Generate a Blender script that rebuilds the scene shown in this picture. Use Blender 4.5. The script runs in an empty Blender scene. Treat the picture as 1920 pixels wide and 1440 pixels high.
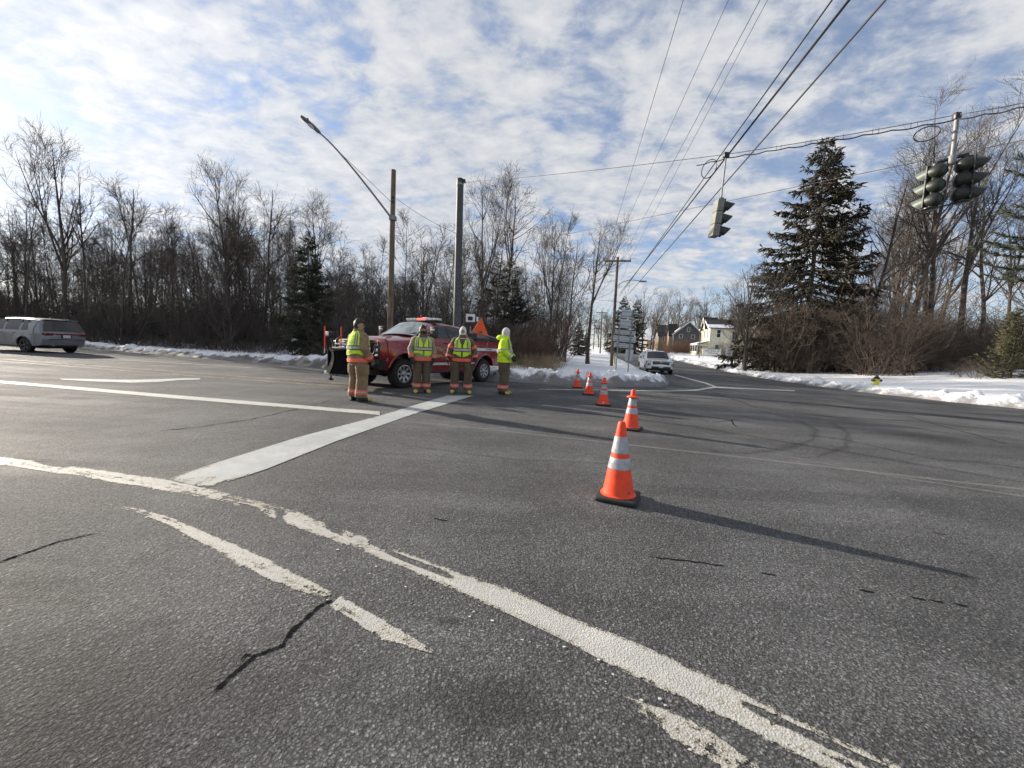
import bpy, bmesh, math, random
import numpy as np
from mathutils import Vector, Matrix, noise
R = math.radians
SC = bpy.context.scene
COL = SC.collection
random.seed(7)

# ------------------------------------------------------------------ camera
FPX, CAMH, PITCH, ROLL = 721.0, 1.3, R(5.1), R(2.7)
_fw = np.array([0, math.cos(PITCH), -math.sin(PITCH)])
_u0 = np.cross([1.0, 0, 0], _fw)
_r = np.array([1.0, 0, 0]) * math.cos(ROLL) + _u0 * math.sin(ROLL)
_u = np.cross(_r, _fw)
cam = bpy.data.cameras.new('camera')
cam.sensor_fit = 'HORIZONTAL'; cam.sensor_width = 36.0; cam.lens = 36.0 * FPX / 1920.0
cam.clip_start = 0.05; cam.clip_end = 2000
cam_o = bpy.data.objects.new('camera', cam); COL.objects.link(cam_o)
cam_o.matrix_world = Matrix(((_r[0], _u[0], -_fw[0], 0), (_r[1], _u[1], -_fw[1], 0), (_r[2], _u[2], -_fw[2], CAMH), (0, 0, 0, 1)))
SC.camera = cam_o

# ------------------------------------------------------------------ light
SUN_AZ, SUN_EL = R(-61.5), R(17.5)           # azimuth from +Y, negative = left
SUN = Vector((math.sin(SUN_AZ) * math.cos(SUN_EL), math.cos(SUN_AZ) * math.cos(SUN_EL), math.sin(SUN_EL)))
sl = bpy.data.lights.new('sun', 'SUN'); sl.energy = 4.3; sl.angle = R(0.55); sl.color = (1.0, 0.90, 0.77)
so = bpy.data.objects.new('sun', sl); COL.objects.link(so)
so.rotation_euler = SUN.to_track_quat('Z', 'Y').to_euler()
SC.view_settings.view_transform = 'Standard'; SC.view_settings.look = 'None'
SC.view_settings.exposure = 1.0; SC.view_settings.gamma = 1.0; SC.view_settings.use_curve_mapping = False

W = bpy.data.worlds.new('World'); SC.world = W; W.use_nodes = True
def world():
    nt = W.node_tree; N = nt.nodes; L = nt.links; N.clear()
    def nd(t, **k):
        n = N.new(t)
        for a, b in k.items(): setattr(n, a, b)
        return n
    def mth(op, a, b=None, c=None, clamp=False):
        n = nd('ShaderNodeMath', operation=op, use_clamp=clamp)
        for i, v in enumerate((a, b, c)):
            if v is None: continue
            if isinstance(v, (int, float)): n.inputs[i].default_value = v
            else: L.new(v, n.inputs[i])
        return n.outputs[0]
    def mix(f, a, b, mode='MIX'):
        n = nd('ShaderNodeMix', data_type='RGBA', blend_type=mode)
        for i, v in ((0, f), (6, a), (7, b)):
            if isinstance(v, (int, float)): n.inputs[i].default_value = v
            elif isinstance(v, tuple): n.inputs[i].default_value = (*v, 1)
            else: L.new(v, n.inputs[i])
        return n.outputs[2]
    out = nd('ShaderNodeOutputWorld'); bg = nd('ShaderNodeBackground'); bg.inputs[1].default_value = 0.1
    sky = nd('ShaderNodeTexSky', sky_type='NISHITA', sun_disc=False, sun_elevation=SUN_EL, sun_rotation=SUN_AZ,
             altitude=200, air_density=1.0, dust_density=0.25, ozone_density=2.0)
    tc = nd('ShaderNodeTexCoord'); sp = nd('ShaderNodeSeparateXYZ'); L.new(tc.outputs['Generated'], sp.inputs[0])
    z = mth('MAXIMUM', sp.outputs[2], 0.0)
    den = mth('ADD', z, 0.19)
    px = mth('DIVIDE', sp.outputs[0], den); py = mth('DIVIDE', sp.outputs[1], den)
    cb = nd('ShaderNodeCombineXYZ'); L.new(px, cb.inputs[0]); L.new(py, cb.inputs[1])
    def nz(scale, detail, rough, dist, rot=0, sc=(1, 1, 1), off=(0, 0, 0)):
        mp = nd('ShaderNodeMapping'); mp.inputs['Rotation'].default_value = (0, 0, rot)
        mp.inputs['Scale'].default_value = sc; mp.inputs['Location'].default_value = off
        L.new(cb.outputs[0], mp.inputs[0])
        n = nd('ShaderNodeTexNoise'); n.inputs['Scale'].default_value = scale; n.inputs['Detail'].default_value = detail
        n.inputs['Roughness'].default_value = rough; n.inputs['Distortion'].default_value = dist
        L.new(mp.outputs[0], n.inputs['Vector']); return n.outputs[0]
    puff = nz(4.4, 7, .58, .35, R(35), (1, 1.25, 1), (3.1, 1.7, 0))
    big = nz(0.9, 3, .5, .3, R(-38), (0.7, 1.5, 1), (1.3, 5.2, 0))
    fine = nz(12.0, 5, .6, .2, R(30), (1, 1.5, 1), (4.4, 8.8, 0))
    wisp = nz(2.0, 6, .62, .9, R(-35), (0.5, 2.4, 1), (7.7, 2.1, 0))
    dp = nd('ShaderNodeVectorMath', operation='DOT_PRODUCT'); L.new(tc.outputs['Generated'], dp.inputs[0]); dp.inputs[1].default_value = tuple(SUN)
    sd = mth('MAXIMUM', dp.outputs['Value'], 0.0)
    val = mth('ADD', mth('MULTIPLY', puff, .72), mth('MULTIPLY', big, .50))
    val = mth('ADD', val, mth('MULTIPLY', wisp, .12))
    val = mth('ADD', val, mth('MULTIPLY', fine, .26))
    val = mth('ADD', val, mth('MULTIPLY', sd, .135))
    mr = nd('ShaderNodeMapRange', interpolation_type='SMOOTHSTEP'); L.new(val, mr.inputs[0])
    mr.inputs[1].default_value = CLOUD_LO; mr.inputs[2].default_value = CLOUD_HI; mr.inputs[3].default_value = 0.30; mr.inputs[4].default_value = .97
    hz = nd('ShaderNodeMapRange'); L.new(z, hz.inputs[0]); hz.inputs[1].default_value = 0.0; hz.inputs[2].default_value = .22; hz.inputs[3].default_value = .72; hz.inputs[4].default_value = 1
    mask = mth('MULTIPLY', mr.outputs[0], hz.outputs[0])
    tex = mth('ADD', mth('MULTIPLY', puff, .8), mth('MULTIPLY', fine, .6))
    cr = nd('ShaderNodeMapRange'); L.new(tex, cr.inputs[0]); cr.inputs[1].default_value = .5; cr.inputs[2].default_value = .9; cr.inputs[3].default_value = 0; cr.inputs[4].default_value = 1
    ccol = mix(cr.outputs[0], (2.35, 2.6, 3.05), (4.0, 4.0, 4.05))
    glow = mth('POWER', sd, 9.0)
    lift = mth('MULTIPLY_ADD', glow, .60, 1.0)
    vm = nd('ShaderNodeVectorMath', operation='SCALE'); L.new(ccol, vm.inputs[0]); L.new(lift, vm.inputs['Scale'])
    base = mix(1.0, sky.outputs[0], SKY_TINT, 'MULTIPLY')
    col = mix(mask, base, vm.outputs[0])
    L.new(col, bg.inputs[0]); L.new(bg.outputs[0], out.inputs[0])
CLOUD_LO, CLOUD_HI, SKY_TINT = .695, .90, (.88, .87, .95)
world()

# ------------------------------------------------------------------ terrain functions
def zroad(x, y):
    t = .215 * x + .976 * y
    s = np.clip(t - 32.0, 0, 150)
    return 0.030 * s * s / (s + 12.0)
def ray(x, y):
    return _fw + _r * (x - 960) / FPX - _u * (y - 720) / FPX
def gp(x, y, dz=0.0):
    """point of the ground (road level + dz) seen at a photograph pixel"""
    d = ray(x, y); t = 0.2; st = .25
    while t < 260:                                  # march along the line of sight, then refine
        if CAMH + d[2] * t < float(zroad(d[0] * t, d[1] * t)) + dz:
            if st < 1e-3: break
            t -= st; st *= .25
        t += st
    return Vector((d[0] * t, d[1] * t, float(zroad(d[0] * t, d[1] * t)) + dz))
def at(x, y, Y):
    d = ray(x, y); t = Y / d[1]
    return Vector((d[0] * t, Y, d[2] * t + CAMH))

# ------------------------------------------------------------------ scene helpers
def link(o, parent=None):
    COL.objects.link(o)
    if parent is not None: o.parent = parent
    return o
def tag(o, label=None, cat=None, group=None, kind=None):
    if label: o['label'] = label
    if cat: o['category'] = cat
    if group: o['group'] = group
    if kind: o['kind'] = kind
    return o
def thing(name, label, cat, loc=(0, 0, 0), rz=0.0, group=None):
    o = bpy.data.objects.new(name, None); o.empty_display_size = .2
    link(o); o.location = loc; o.rotation_euler = (0, 0, rz)
    return tag(o, label, cat, group)
def obj(name, me, parent=None, mat=None, loc=None, rot=None):
    o = bpy.data.objects.new(name, me); link(o, parent)
    if mat is not None and len(me.materials) == 0: me.materials.append(mat)
    if loc is not None: o.location = loc
    if rot is not None: o.rotation_euler = rot
    return o
def children(o): return list(o.children)
def copy_tree(o, parent=None):
    c = o.copy(); COL.objects.link(c)
    c.parent = parent
    for ch in children(o): copy_tree(ch, c)
    return c

class MB:
    """collects shapes for one mesh"""
    def __init__(s): s.v = []; s.f = []; s.uv = None
    def add(s, vs, fs):
        n = len(s.v); s.v += [tuple(v) for v in vs]; s.f += [tuple(i + n for i in f) for f in fs]; return s
    def box(s, c, size, rz=0.0, M=None):
        x, y, z = [d / 2 for d in size]
        vs = [Vector((a * x, b * y, d * z)) for d in (-1, 1) for b in (-1, 1) for a in (-1, 1)]
        m = Matrix.Translation(c) @ (Matrix.Rotation(rz, 4, 'Z') if M is None else M)
        return s.add([m @ v for v in vs], [(0, 2, 3, 1), (4, 5, 7, 6), (0, 1, 5, 4), (2, 6, 7, 3), (0, 4, 6, 2), (1, 3, 7, 5)])
    def bbox(s, c, size, b=.02, M=None):
        """box with chamfered vertical and horizontal edges"""
        bm = bmesh.new(); bmesh.ops.create_cube(bm, size=1.0)
        bmesh.ops.scale(bm, vec=size, verts=bm.verts)
        bmesh.ops.bevel(bm, geom=list(bm.edges), offset=b, segments=2, affect='EDGES', profile=.6)
        m = Matrix.Translation(c) @ (M if M is not None else Matrix())
        s.add([m @ v.co for v in bm.verts], [[v.index for v in f.verts] for f in bm.faces]); bm.free(); return s
    def tube(s, pts, rad, n=8, cap=True):
        pts = [Vector(p) for p in pts]; k = len(pts)
        if not hasattr(rad, '__len__'): rad = [rad] * k
        rings = []; ref = None
        for i, p in enumerate(pts):
            t = (pts[min(i + 1, k - 1)] - pts[max(i - 1, 0)])
            t = t.normalized() if t.length > 1e-9 else Vector((0, 0, 1))
            if ref is None:
                ref = Vector((1, 0, 0)) if abs(t.x) < .9 else Vector((0, 1, 0))
            b = (ref - t * ref.dot(t)).normalized(); c = t.cross(b); ref = b
            rings.append([p + (b * math.cos(a) + c * math.sin(a)) * rad[i] for a in [2 * math.pi * j / n for j in range(n)]])
        vs = [v for r in rings for v in r]; fs = []
        for i in range(k - 1):
            for j in range(n):
                a, b2 = i * n + j, i * n + (j + 1) % n
                fs.append((a, b2, b2 + n, a + n))
        if cap: fs.append(tuple(range(n - 1, -1, -1))); fs.append(tuple((k - 1) * n + j for j in range(n)))
        return s.add(vs, fs)
    def lathe(s, prof, n=24, M=None, cap=True):
        vs = []; fs = []; k = len(prof)
        for (r, z) in prof:
            for j in range(n):
                a = 2 * math.pi * j / n; vs.append(Vector((r * math.cos(a), r * math.sin(a), z)))
        for i in range(k - 1):
            for j in range(n):
                a, b = i * n + j, i * n + (j + 1) % n
                fs.append((a, b, b + n, a + n))
        if cap and prof[0][0] > 1e-4: fs.append(tuple(range(n - 1, -1, -1)))
        if cap and prof[-1][0] > 1e-4: fs.append(tuple((k - 1) * n + j for j in range(n)))
        if M is not None: vs = [M @ v for v in vs]
        return s.add(vs, fs)
    def prism(s, poly, d, M=None):
        """poly in XY extruded 0..d along Z then moved by M"""
        n = len(poly); vs = [Vector((x, y, 0)) for x, y in poly] + [Vector((x, y, d)) for x, y in poly]
        fs = [tuple(range(n - 1, -1, -1)), tuple(range(n, 2 * n))] + [(i, (i + 1) % n, n + (i + 1) % n, n + i) for i in range(n)]
        if M is not None: vs = [M @ v for v in vs]
        return s.add(vs, fs)
    def loft(s, rings, close=True, cap=True):
        n = len(rings[0]); vs = [v for r in rings for v in r]; fs = []
        for i in range(len(rings) - 1):
            for j in range(n if close else n - 1):
                a, b = i * n + j, i * n + (j + 1) % n
                fs.append((a, b, b + n, a + n))
        if cap and close: fs.append(tuple(range(n - 1, -1, -1))); fs.append(tuple((len(rings) - 1) * n + j for j in range(n)))
        return s.add(vs, fs)
    def mesh(s, name, mat=None, smooth=None):
        me = bpy.data.meshes.new(name); me.from_pydata(s.v, [], s.f)
        bm = bmesh.new(); bm.from_mesh(me); bmesh.ops.recalc_face_normals(bm, faces=bm.faces); bm.to_mesh(me); bm.free()
        if mat: me.materials.append(mat)
        if smooth is not None:
            me.polygons.foreach_set('use_smooth', [True] * len(me.polygons))
            me.set_sharp_from_angle(angle=R(smooth))
        return me
    def build(s, name, mat=None, parent=None, smooth=None, loc=None, rot=None):
        return obj(name, s.mesh(name, mat, smooth), parent, None, loc, rot)

def npmesh(name, V, F, mat=None, smooth=True):
    """V (n,3), F (m,k) arrays"""
    me = bpy.data.meshes.new(name); V = np.asarray(V, np.float32); F = np.asarray(F, np.int32)
    me.vertices.add(len(V)); me.vertices.foreach_set('co', V.ravel())
    k = F.shape[1]; me.loops.add(F.size); me.loops.foreach_set('vertex_index', F.ravel())
    me.polygons.add(len(F)); me.polygons.foreach_set('loop_start', np.arange(0, F.size, k, dtype=np.int32))
    if smooth: me.polygons.foreach_set('use_smooth', np.ones(len(F), bool))
    me.update(calc_edges=True); me.validate()
    if mat: me.materials.append(mat)
    return me

# ------------------------------------------------------------------ materials
class NT:
    def __init__(s, name):
        s.m = bpy.data.materials.new(name); s.m.use_nodes = True; s.t = s.m.node_tree
        s.bsdf = s.t.nodes['Principled BSDF']; s.out = s.t.nodes['Material Output']
        s.tc = s.t.nodes.new('ShaderNodeTexCoord')
    def n(s, t, **k):
        x = s.t.nodes.new(t)
        for a, b in k.items(): setattr(x, a, b)
        return x
    def set(s, inp, v):
        if isinstance(v, bpy.types.NodeSocket): s.t.links.new(v, inp)
        elif isinstance(v, tuple) and len(v) == 3 and inp.type == 'RGBA': inp.default_value = (*v, 1)
        else: inp.default_value = v
    def math(s, op, a, b=None, c=None, clamp=False):
        x = s.n('ShaderNodeMath', operation=op, use_clamp=clamp)
        for i, v in enumerate((a, b, c)):
            if v is not None: s.set(x.inputs[i], v)
        return x.outputs[0]
    def mix(s, f, a, b, mode='MIX'):
        x = s.n('ShaderNodeMix', data_type='RGBA', blend_type=mode)
        s.set(x.inputs[0], f); s.set(x.inputs[6], a); s.set(x.inputs[7], b); return x.outputs[2]
    def mapping(s, sc=(1, 1, 1), rot=0.0, loc=(0, 0, 0), src='Object'):
        x = s.n('ShaderNodeMapping'); x.inputs['Scale'].default_value = sc; x.inputs['Rotation'].default_value = (0, 0, rot); x.inputs['Location'].default_value = loc
        s.t.links.new(s.tc.outputs[src], x.inputs[0]); return x.outputs[0]
    def noise(s, scale, detail=4, rough=.55, dist=0.0, vec=None):
        x = s.n('ShaderNodeTexNoise'); x.inputs['Scale'].default_value = scale; x.inputs['Detail'].default_value = detail
        x.inputs['Roughness'].default_value = rough; x.inputs['Distortion'].default_value = dist
        s.t.links.new(vec if vec is not None else s.tc.outputs['Object'], x.inputs['Vector']); return x.outputs[0]
    def vor(s, scale, vec=None, feature='F1'):
        x = s.n('ShaderNodeTexVoronoi', feature=feature); x.inputs['Scale'].default_value = scale
        s.t.links.new(vec if vec is not None else s.tc.outputs['Object'], x.inputs['Vector']); return x
    def ramp(s, v, lo, hi, a=0.0, b=1.0, smooth=True):
        x = s.n('ShaderNodeMapRange', interpolation_type='SMOOTHSTEP' if smooth else 'LINEAR')
        s.set(x.inputs[0], v)
        for i, q in enumerate((lo, hi, a, b)): x.inputs[i + 1].default_value = q
        return x.outputs[0]
    def bump(s, h, strength=.5, dist=.01, nrm=None):
        x = s.n('ShaderNodeBump'); x.inputs['Strength'].default_value = strength; x.inputs['Distance'].default_value = dist
        s.set(x.inputs['Height'], h)
        if nrm is not None: s.t.links.new(nrm, x.inputs['Normal'])
        return x.outputs[0]
    def fin(s, col=None, rough=None, metal=None, nrm=None, spec=None, **k):
        b = s.bsdf
        if col is not None: s.set(b.inputs['Base Color'], col)
        if rough is not None: s.set(b.inputs['Roughness'], rough)
        if metal is not None: s.set(b.inputs['Metallic'], metal)
        if nrm is not None: s.t.links.new(nrm, b.inputs['Normal'])
        if spec is not None: s.set(b.inputs['Specular IOR Level'], spec)
        for a, v in k.items(): s.set(b.inputs[a.replace('_', ' ')], v)
        return s.m

def pm(name, col, rough=.6, metal=0.0, var=.18, scale=9.0, bump=0.0, bscale=60.0, bdist=.004, spec=None, dirt=None, **k):
    """general procedural surface: colour with worn variation, fine relief, optional grime"""
    t = NT(name)
    n1 = t.noise(scale, 5, .6)
    lo = tuple(c * (1 - var) for c in col); hi = tuple(min(1, c * (1 + var)) for c in col)
    c = t.mix(t.ramp(n1, .3, .7), lo, hi)
    if dirt:
        c = t.mix(t.ramp(t.noise(scale * .4, 6, .65), .48, .75, 0, dirt[1]), c, dirt[0])
    r = t.math('MULTIPLY_ADD', n1, .16, rough - .08)
    nrm = t.bump(t.noise(bscale, 4, .6), bump, bdist) if bump else None
    return t.fin(c, r, metal, nrm, spec, **k)
M = {}
# ------------------------------------------------------------------ material library
def build_mats():
    M['sign_alu'] = pm('aluminium sign back', (.42, .44, .46), .5, .6, .12, 6)
    M['galv'] = pm('galvanised steel', (.24, .245, .25), .62, .45, .2, 14)
    M['steel_pole'] = pm('weathered steel pole', (.07, .075, .078), .6, .4, .25, 7)
    M['wood_pole'] = wood_pole()
    M['black'] = pm('black plastic', (.015, .015, .016), .45, 0, .25, 12)
    M['rubber'] = pm('tyre rubber', (.018, .018, .018), .8, 0, .3, 18, .3, 120)
    M['dark_metal'] = pm('black painted steel', (.02, .02, .022), .4, .2, .3, 10)
    M['chrome'] = pm('bright chrome', (.75, .76, .78), .12, 1, .05, 5)
    M['rim'] = pm('machined alloy rim', (.40, .41, .43), .35, .8, .12, 10)
    M['dark_rim'] = pm('dark alloy rim', (.045, .047, .05), .35, .6, .2, 10)
    M['glass'] = pm('tinted car glass', (.012, .014, .016), .05, 0, .1, 3, spec=.6)
    M['glass_sky_pale'] = pm('windscreen glass with painted sky reflection', (.20, .23, .235), .06, 0, .35, 2.2, spec=.8)  # pale base colour stands in for the sky reflected in the glass
    M['red_paint'] = paint('dark red truck paint', (.22, .008, .014), .28, .9)
    M['grey_paint'] = paint('grey metallic car paint', (.22, .223, .23), .36, .45, dirt=((.20, .19, .18), .45))
    M['white_paint'] = paint('white car paint', (.80, .80, .80), .3, .8, dirt=((.5, .49, .47), .2))
    M['tail_red'] = pm('tail lamp lens', (.16, .006, .01), .15, 0, .1, 5)
    M['lamp_glass'] = pm('headlamp lens', (.6, .62, .64), .1, .5, .15, 20)
    M['amber'] = pm('amber marker lens', (.7, .22, .02), .25, 0, .1)
    M['flash_red'] = lamp('lit red beacon', (1, .09, .06), 1.4)
    M['amber_lit'] = lamp('lit amber lamp', (1, .25, .06), .9)
    M['bar_white'] = pm('clear light bar lens', (.62, .64, .63), .2, 0, .15, 20)
    M['stripe_white'] = pm('white reflective stripe', (.62, .62, .63), .4, .1, .1, 15)
    M['gold'] = pm('gold leaf lettering', (.78, .58, .22), .4, .0, .1, 20)
    M['cone'] = pm('fluorescent orange cone plastic', (.88, .065, .014), .55, 0, .10, 11, dirt=((.34, .06, .035), .6))
    M['cone_base'] = pm('black rubber cone base', (.022, .021, .02), .75, 0, .3, 20, .3, 90)
    M['retro'] = pm('grey retroreflective sleeve', (.36, .36, .385), .42, .2, .2, 14, .15, 220, dirt=((.2, .19, .18), .5))
    M['tan'] = cloth('tan turnout canvas', (.21, .142, .072))
    M['tan_pale'] = cloth('pale tan turnout canvas', (.28, .24, .165))
    M['tan_dark'] = cloth('brown turnout canvas', (.105, .075, .045))
    M['hivis'] = cloth('lime yellow safety cloth', (.55, .78, .03), 4, .12)
    M['hivis_coat'] = cloth('bright yellow raincoat', (.62, .85, .02), 4, .1)
    M['orange_trim'] = cloth('orange trim tape', (.82, .14, .075), 6, .12)
    M['silver_trim'] = cloth('silver reflective tape', (.40, .38, .37), 8, .12)
    M['maroon_trim'] = cloth('dark red binding', (.10, .028, .026), 8, .12)
    M['plough'] = pm('flat black plough steel', (.008, .008, .009), .95, 0, .3, 6, .3, 30, spec=.05)
    M['black_cloth'] = cloth('black glove leather', (.018, .018, .02))
    M['brown_leather'] = cloth('brown glove leather', (.16, .085, .035))
    M['boot'] = pm('black rubber boot', (.022, .02, .018), .55, 0, .3, 18)
    M['boot_toe'] = pm('yellow rubber boot toe', (.45, .36, .09), .5, 0, .2, 18)
    M['skin'] = pm('skin', (.42, .24, .17), .55, 0, .1, 20)
    M['hair'] = pm('dark brown hair', (.028, .017, .012), .6, 0, .35, 60, .6, 140)
    M['knit'] = cloth('white knitted hood', (.62, .60, .55), 40, .1)
    M['eye'] = pm('eye', (.03, .02, .02), .2)
    M['signal_green'] = pm('dark green signal housing', (.019, .024, .019), .45, 0, .2, 9, spec=.45)
    M['signal_grey'] = pm('faded grey green signal housing', (.20, .205, .18), .6, 0, .15, 9)
    M['signal_pale'] = pm('pale green signal visor', (.095, .125, .10), .5, 0, .15, 9)
    M['cable'] = pm('black cable', (.02, .02, .022), .6, 0, .2)
    M['wire'] = pm('bare wire', (.10, .10, .11), .5, .5, .1)
    M['sign_white'] = pm('white sign face', (.72, .72, .72), .45, 0, .05)
    M['sign_green'] = pm('green street sign', (.02, .20, .11), .45, 0, .08)
    M['sign_orange'] = pm('orange mesh warning sign', (.85, .10, .015), .6, 0, .1)
    M['ink'] = pm('black sign print', (.015, .015, .015), .5)
    M['yellow_plastic'] = pm('yellow plastic', (.62, .55, .05), .5)
    M['house_yellow'] = siding('cream yellow clapboard', (.72, .68, .50))
    M['house_grey'] = siding('slate grey clapboard', (.085, .09, .10))
    M['house_tan'] = siding('tan clapboard', (.30, .22, .16))
    M['house_brown'] = siding('brown clapboard', (.15, .125, .09))
    M['trim_white'] = pm('white house trim', (.72, .71, .68), .5, 0, .08)
    M['roof_dark'] = pm('dark shingle roof', (.035, .036, .04), .85, 0, .3, 3, .4, 12, .03)
    M['roof_snow'] = pm('snow on roof', (.82, .83, .86), .7, 0, .05, 2)
    M['window_dark'] = pm('dark window glass', (.02, .022, .025), .08, 0, .1)
    M['bark'] = bark('grey brown bark', (.075, .062, .052))
    M['bark_dark'] = bark('dark bark', (.078, .066, .056))
    M['twig'] = pm('bare twigs', (.085, .072, .062), .8, 0, .25, 3)
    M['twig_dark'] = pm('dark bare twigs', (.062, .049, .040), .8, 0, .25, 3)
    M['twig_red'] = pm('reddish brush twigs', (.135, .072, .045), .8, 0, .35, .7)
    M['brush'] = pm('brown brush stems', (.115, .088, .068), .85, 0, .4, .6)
    M['straw'] = pm('dead straw stalks', (.26, .19, .11), .85, 0, .3, 2)
    M['spruce'] = leaf('spruce needles', (.016, .024, .013), (.040, .046, .020))
    M['spruce_brown'] = leaf('spruce needles browned by winter', (.012, .014, .008), (.040, .033, .018))
    M['pine'] = leaf('pine needles', (.015, .022, .013), (.036, .043, .024))
    M['cedar'] = leaf('olive arborvitae foliage', (.030, .036, .014), (.095, .085, .035))

def paint(name, col, rough, coat, dirt=None):
    t = NT(name); n = t.noise(3, 4)
    c = t.mix(t.ramp(n, .3, .7), tuple(x * .93 for x in col), tuple(min(1, x * 1.06) for x in col))
    if dirt:
        sep = t.n('ShaderNodeSeparateXYZ'); t.t.links.new(t.tc.outputs['Object'], sep.inputs[0])
        hgt = t.ramp(sep.outputs[2], .2, .95, 1, .12)
        f = t.math('MULTIPLY', t.math('MULTIPLY', hgt, t.ramp(t.noise(4, 6, .65), .3, .7)), dirt[1])
        c = t.mix(f, c, dirt[0])
    fl = t.bump(t.noise(2.2, 2), .12, .02)
    t.bsdf.inputs['Coat Weight'].default_value = coat; t.bsdf.inputs['Coat Roughness'].default_value = .06
    return t.fin(c, t.math('MULTIPLY_ADD', n, .15, rough - .07), .15, fl)
def lamp(name, col, s):
    t = NT(name); t.bsdf.inputs['Emission Strength'].default_value = s
    t.set(t.bsdf.inputs['Emission Color'], col); return t.fin(col, .3)
def cloth(name, col, scale=7, var=.22):
    t = NT(name); n = t.noise(scale, 6, .6); w = t.noise(5, 3, .5, 1.2)
    c = t.mix(t.ramp(n, .3, .7), tuple(x * (1 - var) for x in col), tuple(min(1, x * (1 + var)) for x in col))
    b = t.bump(w, .7, .03); b = t.bump(t.noise(160, 2), .25, .002, b)
    t.bsdf.inputs['Sheen Weight'].default_value = .15
    return t.fin(c, .82, 0, b)
def bark(name, col):
    t = NT(name); v = t.mapping((1, 1, .12)); n = t.noise(14, 6, .65, .4, v)
    c = t.mix(t.ramp(n, .32, .68), tuple(x * .55 for x in col), tuple(x * 1.5 for x in col))
    c = t.mix(t.ramp(t.noise(1.3, 4), .55, .7, 0, .5), c, tuple(x * 1.7 for x in col))
    return t.fin(c, .88, 0, t.bump(n, .9, .03))
def wood_pole():
    t = NT('weathered wooden pole'); v = t.mapping((1, 1, .04)); n = t.noise(26, 6, .7, .3, v)
    c = t.mix(t.ramp(n, .3, .7), (.055, .042, .030), (.22, .165, .115))
    c = t.mix(t.ramp(t.noise(.9, 4), .5, .7, 0, .6), c, (.035, .028, .023))
    return t.fin(c, .85, 0, t.bump(n, .6, .012))
def siding(name, col):
    t = NT(name); n = t.noise(1.5, 4)
    c = t.mix(t.ramp(n, .3, .7), tuple(x * .88 for x in col), tuple(min(1, x * 1.08) for x in col))
    return t.fin(c, .65)
def leaf(name, a, b):
    t = NT(name); g = t.n('ShaderNodeNewGeometry'); 
    c = t.mix(t.ramp(t.noise(1.1, 4, .6), .35, .68), a, b)
    c = t.mix(t.ramp(g.outputs['Random Per Island'], 0, 1, 0, .5, False), c, b)
    return t.fin(c, .75)

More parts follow.
